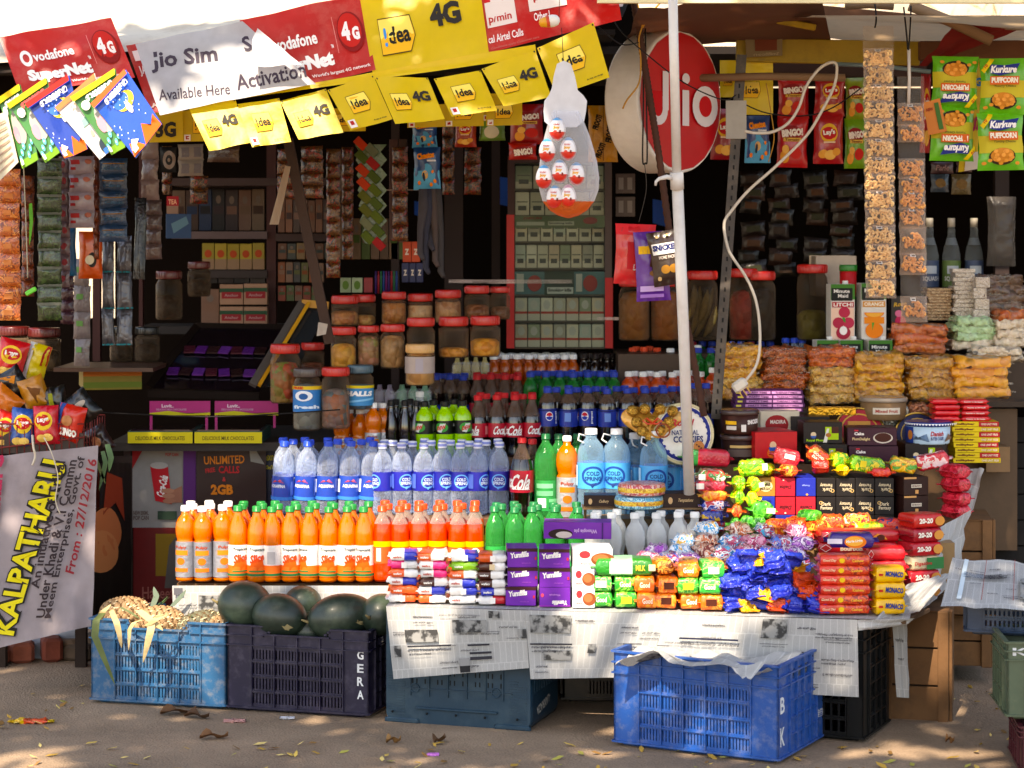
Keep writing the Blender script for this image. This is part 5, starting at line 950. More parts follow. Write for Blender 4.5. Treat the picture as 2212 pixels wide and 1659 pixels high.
npaper('newspaper crumpled inside the bright blue crate', [P(1328, 1425, 6.85), P(1650, 1440, 6.68), P(1745, 1418, 6.95), P(1395, 1404, 7.08)], [photo_(.1, .2, .5, .7)], (.5, .4, .2, .5), amp=.06, seed=8, nu=30, nv=20)
npaper('pointed newspaper corner folded over the rim of the bright blue crate', [P(1600, 1462, 6.66), P(1622, 1468, 6.65), P(1655, 1430, 6.69), P(1575, 1440, 6.73)], [], (.1, .1, .4, .3), amp=.008, seed=9, nu=6, nv=6)
npaper('newspaper laid over the dark blue crate at the right edge', [P(2032, 1310, 6.76), P(2290, 1322, 6.75), P(2280, 1222, 7.1), P(2058, 1204, 7.12)], [('r', .12, .1, .16, .95, 'c8d8e0'), ('t', 'വാർത്തകൾ ഇന്ന്', .24, .6, .05, .6, '3a5a78', -90), ('r', .33, .1, .335, .95, 'a83a30'), ('t', 'സ്വർണവില ഉയർന്നു', .42, .6, .055, .6, '1c1c20', -84), ('t', 'പ്രതിരോധം', .49, .6, .05, .5, '1c1c20', -84), ('r', .6, .1, .605, .95, 'a84038'), photo_(.66, .15, .9, .6)], (.7, .35, .1, .9), amp=.012, seed=10, asp=1.9)
npaper('newspaper hanging under the juice bottles behind the watermelons', [P(376, 1400, 7.66), P(850, 1400, 7.6), (xo(850, 7.66), 7.66, TZ), (xo(372, 7.66), 7.66, TZ)], [photo_(.12, .3, .22, .85), ('r', .01, .86, .05, .97, '5a5a60'), ('t', 'വാർത്തകൾ', .3, .6, .08, .04, K), photo_(.5, .3, .9, .75)], (1.4, .3, .5, .2), seed=11)
# fruit
def melon(label, x, y, d, a, b, rz, ry=0):
    y += 9; a = (a*.93+b*.07)*.96; b *= .97
    t = thing('watermelon', label, 'watermelon', P(x, y, d)); t.rotation_euler = (0, R(ry), R(rz)); g = G(); pr = []
    for i in range(17): q = math.pi*i/16; pr.append((max(.0005, b*math.sin(q)*(1+.02*math.sin(2*q))), -a*math.cos(q)))
    g.lathe(pr, mat('26352a', rough=.42, coat=.1, var=.4, vs=9, bump=('noise', 30, .12), dirt=('66745f', 10, .4)), 36, Matrix.Rotation(R(90), 4, 'Y'), capb=False, capt=False); g.obj('rind', t)
    s = G(); s.tube([(-a-.02, 0, .012), (-a-.006, 0, .004), (-a+.004, 0, 0)], [.003, .004, .008], mat('8a7a50', rough=.8)); s.obj('stalk', t)
    s = G(); pts = [(.013*math.cos(k*.57+rz)*(1+.45*math.sin(k*2)), .008*math.sin(k*.57)*(1+.5*math.cos(k*3))+.006*math.cos(k*.57)) for k in range(11)]
    s.art([('p', pts, mat('9a8c62', rough=.8))], lambda u, v, l: (.05+u, -math.sqrt(max(0, 1-((.05+u)/a)**2-((v-.02)/b)**2))*b-l-.0004, v-.02), 1); s.obj('scar', t)
mels = [('large round watermelon, leftmost of the front ones', 529, 1297, 7.58, .098, .084, 10, 5), ('watermelon with pale scars, second from left and lowest', 604, 1322, 7.51, .1, .078, -12, 8), ('small watermelon peeping out behind the two left ones', 654, 1294, 7.62, .07, .062, 30, 0), ('long dark watermelon in front of the small one', 737, 1322, 7.47, .122, .078, 14, -8),
        ('watermelon partly hidden behind the wafer stack', 826, 1318, 7.47, .085, .072, 60, 0), ('watermelon deep in the crate between the front ones', 668, 1355, 7.55, .085, .07, 0, 0), ('watermelon deep at the left of the purple crate', 560, 1358, 7.6, .07, .06, 0, 0), ('watermelon deep at the right of the purple crate', 775, 1362, 7.52, .07, .065, 0, 0)]
for m_ in mels: melon(*m_)
PND = mat('5a3c18', rough=.8, var=.3, vs=40)
PNM = mat('a8845c', rough=.7, var=.35, vs=40, bump=('noise', 80, .3)); PNG = mat('6a6850', rough=.7, var=.35, vs=40); PNT = mat('d8c098', rough=.7, var=.3)
LEAF = mat('4a6a3c', rough=.6, var=.3, vs=30); STRAW = mat('c0a878', rough=.8, var=.3, vs=25, bump=('noise', 60, .4))
def pineapple(label, x, y, d, a, b, rz, ry, m, crown=True, cm=None):
    y += 7
    t = thing('pineapple', label, 'pineapple', P(x, y, d)); t.rotation_euler = (0, R(ry), R(rz)); g = G(); M = Matrix.Rotation(R(90), 4, 'Y'); n = 64; k = 64; vs = []; hh_ = []
    for j in range(k+1):
        q = math.pi*(.06+.88*j/k); r0 = b*math.sin(q)**.7; z = -a*math.cos(q)
        for i in range(n):
            an = 2*math.pi*i/n; u = an*8/(2*math.pi); w = j/k*9; p1 = abs(math.sin(math.pi*(u+w))); p2 = abs(math.sin(math.pi*(u-w))); hgt = (p1*p2)**.6
            hh_.append(hgt); r = r0*(1+.15*hgt+.03*noise.noise((i*.5, j*.5, rz))); vs.append((r*math.cos(an), r*math.sin(an), z))
    g.add(vs, [(j*n+i, j*n+(i+1) % n, (j+1)*n+(i+1) % n, (j+1)*n+i) for j in range(k) for i in range(n)]+[tuple(range(n-1, -1, -1)), tuple(range(k*n, k*n+n))], [PND if hh_[q] < .36 else m for q in range(k*n)]+[PND, PND], True, M)
    for i in range(170):      # dry bract tips on the eyes
        q = math.pi*(.1+.8*RNG.random()); an = RNG.random()*6.283; r0 = b*math.sin(q)**.7*1.07; z = -a*math.cos(q); c = Vector((r0*math.cos(an), r0*math.sin(an), z)); o_ = Vector((math.cos(an), math.sin(an), 0)); s_ = Vector((-math.sin(an), math.cos(an), 0))*.004
        g.add([c-s_, c+s_, c+o_*.006+Vector((0, 0, .012))], [(0, 1, 2)], PNT, False, M)
    g.obj('fruit', t)
    if crown:
        c = G()
        for i in range(34):
            an = i*2.4; sp = .3+.9*i/34; L_ = .09*(.6+.4*RNG.random()); pts = []
            d_ = Vector((math.cos(an)*math.sin(sp), math.sin(an)*math.sin(sp), math.cos(sp))); s_ = Vector((-math.sin(an), math.cos(an), 0))
            for q in range(5): f = q/4; p = Vector((0, 0, a*.9))+d_*L_*f+Vector((math.cos(an), math.sin(an), 0))*f*f*.02; w = .007*(1-f)**.7+.0004; pts += [p-s_*w, p+s_*w]
            c.add(pts, [(2*q, 2*q+1, 2*q+3, 2*q+2) for q in range(4)], cm or LEAF, True, M)
        c.obj('crown', t)
    return t
pineapple('ripe orange pineapple at the left end of the light blue crate', 270, 1320, 7.69, .088, .056, 8, -2, PNM)
pineapple('orange pineapple in the middle of the light blue crate', 350, 1336, 7.64, .08, .05, -6, 4, PNM)
pineapple('greenish brown pineapple at the right of the light blue crate', 430, 1345, 7.62, .08, .046, 14, -14, PNG, False)
pineapple('dark pineapple behind, near the newspaper', 458, 1330, 7.72, .06, .045, 10, -10, mat('38402c', rough=.7, var=.3), True)
pineapple('orange pineapple tucked low against the crate corner', 470, 1350, 7.61, .06, .04, 0, 0, PNM, False)
pineapple('pineapple low in the light blue crate under the ripe one', 300, 1362, 7.68, .09, .05, 0, 0, PNM, False)
def blade(pts, w, m, g):
    vs = []
    for i, p in enumerate(pts):
        f = i/(len(pts)-1); ww = w*(math.sin(math.pi*min(1, .25+f*.75))**.7)+.0006; vs += [Vector(p)-Vector((ww, .002, 0)), Vector(p)+Vector((ww, -.002, .002))]
    g.add(vs, [(2*q, 2*q+1, 2*q+3, 2*q+2) for q in range(len(pts)-1)], m, True)
def leafthing(label, pts, w, m):
    o0 = P(*pts[0]); ps = [P(*p)-o0 for p in pts]; fine = []
    for i in range(len(ps)-1):
        for q in range(4): fine.append(ps[i].lerp(ps[i+1], q/4))
    fine.append(ps[-1]); g = G(); blade(fine, w, m, g); tag(g.obj('dry_leaf', loc=o0), label, 'leaf', 'dry pineapple leaves')
GL = mat('5e6a38', rough=.7, var=.4, vs=25)
leafthing('long green leaf hanging over the left corner of the light blue crate', [(228, 1318, 7.5), (208, 1340, 7.44), (205, 1375, 7.43), (228, 1430, 7.43), (248, 1478, 7.45)], .012, GL)
leafthing('dry straw leaf hanging left of centre on the light blue crate', [(240, 1318, 7.5), (252, 1345, 7.42), (258, 1370, 7.42), (263, 1400, 7.43)], .01, STRAW)
leafthing('pale straw leaf curling down the middle of the light blue crate', [(330, 1335, 7.44), (325, 1365, 7.41), (318, 1395, 7.41), (309, 1432, 7.42)], .012, STRAW)
leafthing('dry straw leaf hanging at centre left of the light blue crate', [(318, 1335, 7.48), (290, 1345, 7.42), (280, 1360, 7.42), (278, 1405, 7.43)], .008, STRAW)
leafthing('straw leaf pointing right over the middle pineapple', [(325, 1340, 7.44), (350, 1328, 7.44), (400, 1318, 7.5)], .008, STRAW)
leafthing('broad straw leaf lying left of the middle pineapple', [(300, 1318, 7.46), (326, 1340, 7.43), (352, 1362, 7.43)], .016, STRAW)
leafthing('short straw leaf over the middle pineapple stem', [(318, 1352, 7.42), (338, 1338, 7.42), (366, 1326, 7.44)], .014, STRAW)
leafthing('small grey green leaf tuft leaning right behind the middle pineapple', [(372, 1310, 7.62), (390, 1290, 7.62), (402, 1274, 7.62)], .01, mat('6a7a68', rough=.7))
leafthing('grey green leaf standing behind the ripe pineapple', [(330, 1310, 7.66), (338, 1288, 7.66), (332, 1268, 7.66)], .01, mat('6a7a68', rough=.7))
leafthing('green straight leaf lying across the ripe pineapple', [(260, 1312, 7.5), (280, 1322, 7.49), (302, 1337, 7.48)], .006, GL)
leafthing('curled straw leaf at the cut stem of the ripe pineapple', [(215, 1340, 7.5), (222, 1322, 7.48), (240, 1305, 7.5)], .012, STRAW)
# ---------------------------------------------------------------- banners over the front
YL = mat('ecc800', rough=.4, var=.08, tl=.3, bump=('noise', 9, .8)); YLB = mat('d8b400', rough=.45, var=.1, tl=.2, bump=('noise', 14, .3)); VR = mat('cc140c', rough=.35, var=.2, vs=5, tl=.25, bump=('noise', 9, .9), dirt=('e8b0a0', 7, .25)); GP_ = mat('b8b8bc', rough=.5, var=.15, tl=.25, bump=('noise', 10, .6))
DK = '2a2420'; YS = 'f0b830'
def idea(cx, cy, w, h, m4=None, big=False):
    o = [('p', [(cx-w/2, cy-h/2), (cx+w*.32, cy-h/2), (cx+w/2, cy-h*.1), (cx+w/2, cy+h*.0), (cx+w*.42, cy+h/2), (cx-w/2, cy+h/2)], '4a3a08'), ('p', [(cx-w*.485, cy-h*.47), (cx+w*.31, cy-h*.47), (cx+w*.48, cy-h*.1), (cx+w*.48, cy), (cx+w*.4, cy+h*.47), (cx-w*.485, cy+h*.47)], 'f0b420'), ('p', [(cx-w*.48, cy-h*.05), (cx+w*.46, cy-h*.05), (cx+w*.4, cy+h*.46), (cx-w*.48, cy+h*.46)], 'f8dc60'),
         ('t', 'dea', cx+w*.05, cy, w*.62, h*.46, '1c1810', 0, .03), ('t', '!', cx-w*.34, cy-.02*h, w*.08, h*.52, '1c8ad8' if big else '1c1810', 0, .05)]
    return o
def vod(): return [('c', .16, .57, .04, .11, .3, 'f4ece8'), ('t', 'vodafone', .40, .57, .36, .17, 'f4ece8', 0, .03), ('t', 'SuperNet', .40, .24, .56, .24, 'f8f4f0', 0, .07), ('r', .73, .3, .733, .78, 'f0a098'), ('e', .86, .55, .11, .27, '8a0c08'), ('e', .855, .57, .095, .23, 'c81c10'), ('t', '4', .82, .56, .07, .26, 'f4ece8', 0, .06), ('t', 'G', .90, .52, .06, .18, 'f4ece8', 0, .06), ('t', 'TM', .69, .4, .02, .05, 'f4ece8'), ('t', "World's largest 4G network", .72, .07, .5, .055, 'f0dcd8')]
G4 = 'advertising sheets pinned along the awning edge'
D1 = 7.3
sheet('advert_banner', 'red telecom banner with SuperNet 4G lettering at the far left, behind the comics', 'banner', [P(42, 200, D1), P(292, 168, D1), P(240, 38, D1+.1), P(-2, 80, D1+.1)], VR, vod(), .016, seed=1, group=G4)
sheet('advert_banner', 'narrow red banner strip showing behind the white SIM paper', 'banner', [P(325, 245, D1+.03), P(420, 230, D1+.03), P(350, 85, D1+.1), P(272, 98, D1+.1)], VR, [('r', .1, .75, .3, .9, 'e8d8d8'), ('t', 'JA', .2, .6, .2, .15, 'e8d8d8'), ('t', 'LA', .12, .1, .2, .06, 'f0d8d0')], .006, seed=2, group=G4)
sheet('advert_banner', 'second red telecom banner with SuperNet 4G, right of the white SIM paper', 'banner', [P(560, 205, D1+.02), P(812, 152, D1+.01), P(778, -12, D1+.1), P(518, 44, D1+.1)], VR, vod(), .016, seed=3, group=G4)
sheet('advert_banner', 'creased grey white paper reading Jio Sim Available Here Activation', 'banner', [P(345, 248, D1-.05), P(682, 180, D1-.05), P(524, 46, D1+.05), P(292, 95, D1+.05)], GP_, [], .014, 3, 3, seed=4, group=G4)
fnj = sheetfn([P(345, 248, D1-.05), P(682, 180, D1-.05), P(524, 46, D1+.05), P(292, 95, D1+.05)], .014, 3, 3, 4)
def pxfn(dd):     # lettering laid out along the sheet in photo units, 1 unit = 1 photo unit
    return lambda u, v, l: tuple(P(u, -v, dd-l))
def inv(x, y):    # photo point -> (u, v) on the paper
    best = (.5, .5)
    for _ in range(30):
        p = fnj(*best, 0); s = F/p[1]; ex = x-(CX+p[0]*s); ey = y-(CY-(p[2]-EYE)*s); q = fnj(best[0]+.01, best[1], 0); w = fnj(best[0], best[1]+.01, 0)
        def pj(p): return CX+p[0]*F/p[1], CY-(p[2]-EYE)*F/p[1]
        a = pj(p); b = pj(q); c = pj(w); m = Matrix(((b[0]-a[0], c[0]-a[0]), (b[1]-a[1], c[1]-a[1]))); dlt = m.inverted() @ Vector((ex, ey)); best = (best[0]+.01*dlt[0], best[1]+.01*dlt[1])
    return best
jio = bpy.data.objects['advert_banner.003']; g = G()
def jtext(s, x0, y0, x1, y1, h, bold=.02):       # baseline middle points
    tv, tf = textmesh(s, bold); a = Vector((x1-x0, y1-y0)); n_ = Vector((a[1], -a[0])).normalized(); vs = []
    for x, y in tv:
        px = x0+a[0]*(x+.5)+n_[0]*y*h; py = y0+a[1]*(x+.5)+n_[1]*y*h; u, v = inv(px, py); vs.append(Vector(fnj(u, v, .0015))-jio.location)
    g.add(vs, tf, ink('3c3240'))
jtext('Jio Sim', 326, 136, 470, 120, 46, .03); jtext('Activation', 510, 180, 660, 150, 34, .02); jtext('Available Here', 343, 206, 497, 192, 24, .01); jtext('S', 525, 98, 542, 92, 34, .03)
g.obj('lettering', jio)
sheet('folded_flap', None, None, [Vector(q)-jio.location for q in (P(545, 143, D1-.1), P(652, 140, D1-.1), P(556, 60, D1-.03), P(545, 85, D1-.03))], mat('d8d8da', rough=.5, tl=.3), amp=.01, seed=9, nu=8, nv=8, parent=jio)
sheet('advert_banner', 'large yellow banner with big 4G lettering in the middle of the awning', 'banner', [P(806, 165, D1), P(1056, 114, D1), P(1034, -45, D1+.1), P(776, -12, D1+.1)], YL, idea(.26, .44, .3, .46, big=True)+[('t', '4G', .68, .6, .26, .3, DK, 2, .05)], .009, seed=5, group=G4)
AC = [('r', .02, .32, .24, 1, 'e8d8d0'), ('t', '10', .12, .82, .2, .34, 'd01c20', 0, .05), ('t', 'p/min', .12, .42, .17, .14, 'c02420', 0, .02), ('t', '+', .29, .82, .05, .14, 'f0e0d8', 0, .04), ('r', .34, .42, .62, 1, 'e8d8d0'), ('t', '30', .48, .95, .2, .34, 'd01c20', 0, .05), ('t', 'p/min', .48, .6, .2, .14, 'c02420', 0, .02), ('t', 'cal Airtel Calls', .14, .16, .26, .11, 'f4e4e0', 0, .02), ('t', 'Other L', .43, .33, .13, .12, 'f4e4e0', 0, .02), ('t', 'Conditions apply Customer care', .2, .03, .36, .04, 'c86058')]
sheet('advert_banner', 'red banner with call prices in white boxes at the right of the awning', 'banner', [P(1056, 114, D1+.02), P(1343, 42, D1+.06), P(1322, -85, D1+.12), P(1032, -45, D1+.1)], VR, AC, .01, seed=6, group=G4)
flags = [((405, 228), (508, 214), (452, 326), (541, 308), 1), ((509, 226), (603, 212), (545, 318), (629, 306), 0), ((605, 218), (704, 192), (645, 301), (742, 286), 1), ((707, 194), (806, 162), (757, 282), (848, 258), 0), ((809, 166), (924, 168), (854, 268), (961, 258), 1), ((937, 170), (1038, 152), (976, 252), (1074, 238), 0), ((1040, 148), (1156, 108), (1088, 230), (1191, 210), 1), ((1160, 104), (1282, 48), (1202, 205), (1317, 168), 0)]
DOT = [('e', .03, .95, .014, .02, '1c1814'), ('e', .97, .95, .014, .02, '1c1814')]
for i, (tl, tr, bl, br, k) in enumerate(flags):
    a_ = (idea(.32, .45, .36, .36)+[('t', '4G', .72, .55, .34, .24, DK, 0, .05)]) if k else idea(.48, .52, .46, .42)+[('t', 'An idea can change', .75, .08, .3, .04, '3a3010')]
    a_ += [('r', .04, .02, .2, .2, 'e8e0d8'), ('r', .08, .08, .16, .17, 'b01c10')] if k == 0 else []; a_ += DOT
    sheet('advert_flag', f'{ORD[i]} yellow flag from the left, {"with small logo and 4G" if k else "with one centred logo"}, hanging below the awning', 'advert flag', [P(*bl, D1-.1+.02*(i % 2)), P(*br, D1-.09+.02*(i % 2)), P(*tr, D1-.02), P(*tl, D1-.02)], YL, a_, .006, seed=20+i, group='yellow flags below the awning', nu=10, nv=8, asp=1.05)
# upper strip that carries the flags
sheet('advert_strip', 'narrow yellow strip joining the flags below the big banners', 'banner', [P(402, 230, D1-.01), P(1160, 122, D1-.01), P(1156, 96, D1), P(520, 205, D1)], YL, amp=.006, seed=31, nu=40, nv=3)
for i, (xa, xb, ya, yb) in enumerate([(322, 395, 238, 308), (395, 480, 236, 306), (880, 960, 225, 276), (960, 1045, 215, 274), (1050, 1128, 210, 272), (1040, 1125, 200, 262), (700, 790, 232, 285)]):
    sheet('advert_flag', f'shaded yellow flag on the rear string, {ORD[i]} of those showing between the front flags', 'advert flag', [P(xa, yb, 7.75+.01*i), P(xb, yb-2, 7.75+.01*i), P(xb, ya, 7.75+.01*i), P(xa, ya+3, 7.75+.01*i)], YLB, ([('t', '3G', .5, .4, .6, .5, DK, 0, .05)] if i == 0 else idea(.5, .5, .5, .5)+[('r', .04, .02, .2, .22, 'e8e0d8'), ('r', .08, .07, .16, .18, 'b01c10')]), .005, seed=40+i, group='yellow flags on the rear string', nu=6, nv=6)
for i, (xa, xb, ya, yb) in enumerate([(1594, 1670, 128, 248), (1555, 1600, 130, 210)]):
    sheet('advert_flag', f'bright yellow flag hanging {"behind the grey iron post" if i == 0 else "left of the grey iron post"}', 'advert flag', [P(xa, yb, 8.3), P(xb, yb, 8.3), P(xb, ya, 8.3), P(xa, ya, 8.3)], YL, idea(.4, .45, .5, .3), .01, seed=50+i, nu=6, nv=6)
# comics
ST = lambda n, s, c: [('e', .1+.8*((i*7+s) % 11)/11, .25+.7*((i*5+s*3) % 13)/13, .012, .009, c) for i in range(n)]
def comic(i, label, c, base, a_, top, tcol):
    sheet('comic_book', label, 'comic book', c, card(base, rough=.25, coat=.5), a_+[('r', 0, .92, 1, 1, top), ('t', 'ബാലരമ', .58, .85, .66, .09, tcol, 0, .07), ('r', .1, .03, .24, .1, 'e8e8e8')], .004, seed=60+i, nu=8, nv=8, group='comic books hung in a fan', asp=.72)
NIGHT = [('e', .6, .68, .24, .13, 'f0d040'), ('e', .52, .72, .2, .11, '2a6ad0'), ('e', .6, .56, .06, .09, 'f0f0f0'), ('e', .58, .64, .015, .04, 'f0f0f0'), ('e', .63, .64, .015, .04, 'f0f0f0'), ('p', [(0, .02), (.1, .2), (.3, .1), (.4, .0)], 'e8701c'), ('p', [(.4, 0), (.6, .26), (.8, .12), (.95, .22), (1, 0)], 'd86018'), ('p', [(.05, .1), (.2, .22), (.35, .14), (.2, .1)], 'f0ece8')]+ST(22, 3, 'e8f0f8')
ELE = [('e', .5, .52, .3, .24, 'a8a8a0'), ('e', .3, .44, .14, .12, 'd890a0'), ('e', .55, .62, .02, .03, '1c1c1c'), ('e', .62, .78, .1, .07, 'd8281c'), ('e', .5, .8, .05, .04, 'f08020'), ('r', 0, 0, 1, .1, '6a9a28')]+[('e', .12+.16*i, .12+.07*(i % 3), .07, .05, '5ab8d0') for i in range(6)]+[('e', .12+.16*i, .12+.07*(i % 3), .02, .015, 'f0f0e0') for i in range(6)]+[('e', .18, .78, .1, .07, 'e8e0e0')]
BAB = [('e', .6, .62, .1, .09, 'e0b090'), ('e', .62, .69, .09, .05, '201410'), ('p', [(.3, .6), (.5, .62), (.5, .5), (.25, .5)], '7ab0a0'), ('e', .4, .36, .06, .05, 'e0a890'), ('e', .6, .12, .2, .1, '2a3a48'), ('r', .5, 0, 1, .08, '2a6ac0')]
cm_ = [('first comic from the left, green cover with a grey elephant', [(50, 365), (84, 345), (44, 182), (-5, 215)], '3a7a38', ELE, 'e8c820', 'd8d8e0'), ('second comic from the left, green cover with a grey elephant ear', [(100, 352), (130, 330), (102, 168), (18, 225)], '3a7a38', ELE, 'e8b820', 'd85050'),
       ('third comic from the left, dark blue night cover', [(142, 345), (190, 322), (150, 162), (58, 225)], '183a98', NIGHT, 'b82018', 'c8c8d8'), ('fourth comic from the left, white cover with a baby picture', [(215, 345), (245, 322), (205, 158), (120, 232)], 'e0dcd8', BAB, 'd87848', 'e0d0b0'),
       ('fifth comic from the left, green cover mostly covered', [(242, 335), (272, 318), (250, 148), (155, 210)], '3a7a38', ELE, 'e8c020', 'c8d0d8'), ('rightmost comic, bright blue night cover with crescent moon and white rabbit', [(294, 342), (350, 268), (272, 150), (200, 225)], '1450c0', NIGHT, 'e8602c', 'e8e8f4')]
for i, (lb, c, b_, a_, tp, tc) in enumerate(cm_):
    d_ = 7.12-.022*i; comic(i, lb, [P(c[0][0], c[0][1], d_), P(c[1][0], c[1][1], d_-.01), P(c[2][0], c[2][1], d_+.03), P(c[3][0], c[3][1], d_+.03)], b_, a_, tp, tc)
sheet('comic_book', 'pale book pages sticking out at the left border below the comics', 'comic book', [P(-30, 420, 7.1), P(40, 350, 7.1), P(15, 240, 7.12), P(-40, 260, 7.12)], mat('d0c4a8', rough=.6), [('r', .1, .1+.12*i, .9, .13+.12*i, 'a88a78') for i in range(7)], .004, seed=77)
# ---------------------------------------------------------------- egg display, sign, poles
t = thing('egg_display_pack', 'clear teardrop shell of small red and white eggs hanging from a thread', 'display pack', P(1218, 470, 7.0)); o0 = t.location.copy()
def LP(x, y, dy=0): return tuple(P(x, y, 7.0)-o0+Vector((0, dy, 0)))
g = G(); out = [(1203, 138), (1218, 131), (1233, 138), (1242, 165), (1248, 195), (1260, 206), (1268, 218), (1266, 240), (1262, 262), (1245, 275), (1190, 275), (1176, 262), (1174, 240), (1176, 218), (1186, 205), (1192, 190), (1196, 165)]
n = len(out); g.add([LP(x, y, -.002) for x, y in out]+[LP(x, y, .002) for x, y in out], [tuple(range(n)), tuple(range(2*n-1, n-1, -1))]+[(i, n+i, n+(i+1) % n, (i+1) % n) for i in range(n)], card('d0d0d6')); g.obj('header_card', t)
g = G(); sil = [(240, 28), (262, 38), (290, 48), (320, 56), (350, 62), (385, 66), (410, 64), (435, 56), (455, 40), (466, 22), (471, 4)]; cxs = [1222, 1223, 1225, 1226, 1228, 1229, 1229, 1228, 1228, 1228, 1228]; vs = []; m_ = 22
for (y, hw), cx in zip(sil, cxs):
    for i in range(m_): a = 2*math.pi*i/m_; p = Vector(LP(cx, y)); w = hw*7/F; vs.append(p+Vector((w*math.cos(a), -.028*math.sin(a)*min(1, w/.05), 0)))
g.add(vs, [(j*m_+i, j*m_+(i+1) % m_, (j+1)*m_+(i+1) % m_, (j+1)*m_+i) for j in range(len(sil)-1) for i in range(m_)], [clear('f4f4f8', .22, .06, 'f0f0f4', ('crinkle', 16, .4))]*(m_*7)+[clear('f8c8a8', .4, .08, 'e86a28')]*(m_*3), True); g.obj('clear_shell', t)
EW, ER, EB = plas('ece8e8', coat=.5), plas('d42414', coat=.5), plas('3a9ad0', coat=.5)
for x, y in [(1204, 279), (1182, 325), (1227, 322), (1175, 382), (1209, 370), (1245, 376), (1198, 425), (1227, 424)]:
    e_ = G(); pr = []; ms = []
    for j in range(13):
        q = math.pi*j/12; pr.append((max(.0004, .0262*math.sin(q)*(1-.14*math.cos(math.pi-q))), -.0375*math.cos(q)))
    ms = [ER]*5+[EW]*4+[EB if (x, y) != (1227, 424) else plas('d88ab0')]*3
    M = Matrix.Translation(Vector(LP(x, y, -.012))); e_.lathe(pr, ms, 18, M, capb=False, capt=False)
    def ef(u, v, l, M=M):
        z = (v-.5)*.05; x_ = (u-.5)*.04; r = .0258*math.sqrt(max(.05, 1-(z/.0375)**2)); return tuple(M @ Vector((x_, -math.sqrt(max(.00001, r*r-x_*x_))-l-.0004, z)))
    e_.art([('t', 'Joy', .4, .56, .55, .22, 'e8a818', 0, .06), ('t', 'kinder', .42, .78, .5, .12, 'c82418'), ('r', .62, .22, .76, .4, '7a1810'), ('e', .3, .33, .14, .08, 'e85040')], ef, .8); e_.obj('egg', t)
g = G(); g.tube([LP(1213, 60), LP(1215, 95), LP(1217, 132)], .0012, ink('1c1814'), 5); g.obj('thread', t)
o = thing('toy_capsule', 'white and orange plastic capsule hanging in front of the red banner', 'toy', P(1187, 46, 7.1)); g = G(); M = Matrix.Rotation(R(80), 4, 'Y')
g.lathe([(.004, -.034), (.013, -.03), (.016, -.018), (.018, -.01)], plas('e8a020'), 14, M); g.lathe([(.018, -.01), (.02, 0)], plas('d84818'), 14, M, capb=False); g.obj('coloured_half', o); g = G(); g.lathe([(.02, 0), (.02, .012), (.016, .026), (.006, .033)], plas('e8e4dc'), 14, M); g.obj('white_half', o)
g = G(); g.tube([(.03, 0, .0), (.033, 0, .1)], .001, ink('1c1814'), 5); g.obj('thread', o)
# round sign
t = thing('round_sign', 'round red and white light box sign reading Jio on the white pole', 'sign', P(1470, 219, 8.02)); t.rotation_euler = (R(90), 0, R(50))
Rr = .258; g = G(); g.lathe([(Rr*.98, -.15), (Rr, -.14), (Rr, -.006), (Rr*.985, 0), (Rr*.94, .001)], plas('e4e0da', rough=.4, dirt=('b8b0a4', 6, .3)), 64, smooth=False); g.obj('casing', t)
g = G(); ff = lambda u, v, l: ((u-.5)*2*Rr, (v-.5)*2*Rr, .0016+l); g.art([('e', .5, .5, .482, .482, mat('c40c18', rough=.35, coat=.3, var=.05)), ('e', .235, .43, .105, .105, 'dcd4d8'), ('e', .225, .44, .05, .055, ink('c40c18')), ('r', .12, .44, .27, .56, ink('c40c18')), ('r', .27, .43, .34, .7, 'dcd4d8'), ('r', .50, .33, .58, .58, 'dcd4d8'), ('e', .54, .66, .045, .038, 'dcd4d8'), ('e', .77, .475, .155, .145, 'dcd4d8'), ('e', .77, .475, .078, .075, ink('c40c18'))], ff, 1.0, .0012); g.obj('sign_face', t)
def pole(name, label, pts, r, m, cat, n=14, extra=None, group=None):
    o0 = P(*pts[-1]); g = G(); g.tube([P(*p)-o0 for p in pts], r, m, n); o = g.obj(name, loc=o0); return tag(o, label, cat, group)
PVC = plas('d8d4d0', rough=.35, coat=.3, dirt=('a89888', 12, .3))
t = thing('plastic_pole', 'white plastic pole in front of the round sign', 'pole', P(1489, 1066, 7.68)); o0 = t.location.copy(); q = lambda x, y, d=7.68: P(x, y, d)-o0
g = G(); g.tube([q(1452, -60, 7.2), q(1462, 378, 7.37)], .0155, PVC, 20); g.tube([q(1463, 390, 7.375), q(1476, 700, 7.52), q(1489, 1066)], .019, PVC, 20); g.obj('pipe', t)
g = G(); g.tube([q(1461.5, 372, 7.365), q(1463, 408, 7.38)], .0225, PVC, 20); g.tube([q(1450, 384, 7.36), q(1440, 382, 7.35), q(1424, 386, 7.34), q(1417, 392, 7.34), q(1416, 401, 7.34)], [.009, .008, .006, .005, .004], PVC, 10); g.obj('hook_joint', t)
IR = mat('4a4440', rough=.6, metal=.3, var=.3, vs=10, dirt=('7a6a58', 12, .6), bump=('noise', 40, .3)); RUST = mat('4a2412', rough=.8, var=.4, vs=30, bump=('noise', 60, .6))
t = thing('iron_post', 'grey leaning iron post right of the round sign', 'post', P(1546, 905, 8.15)); o0 = t.location.copy(); a = P(1602, 118, 8.15)-o0; g = G(); dx = a.normalized(); sx = dx.cross(Vector((0, 1, 0))).normalized(); 
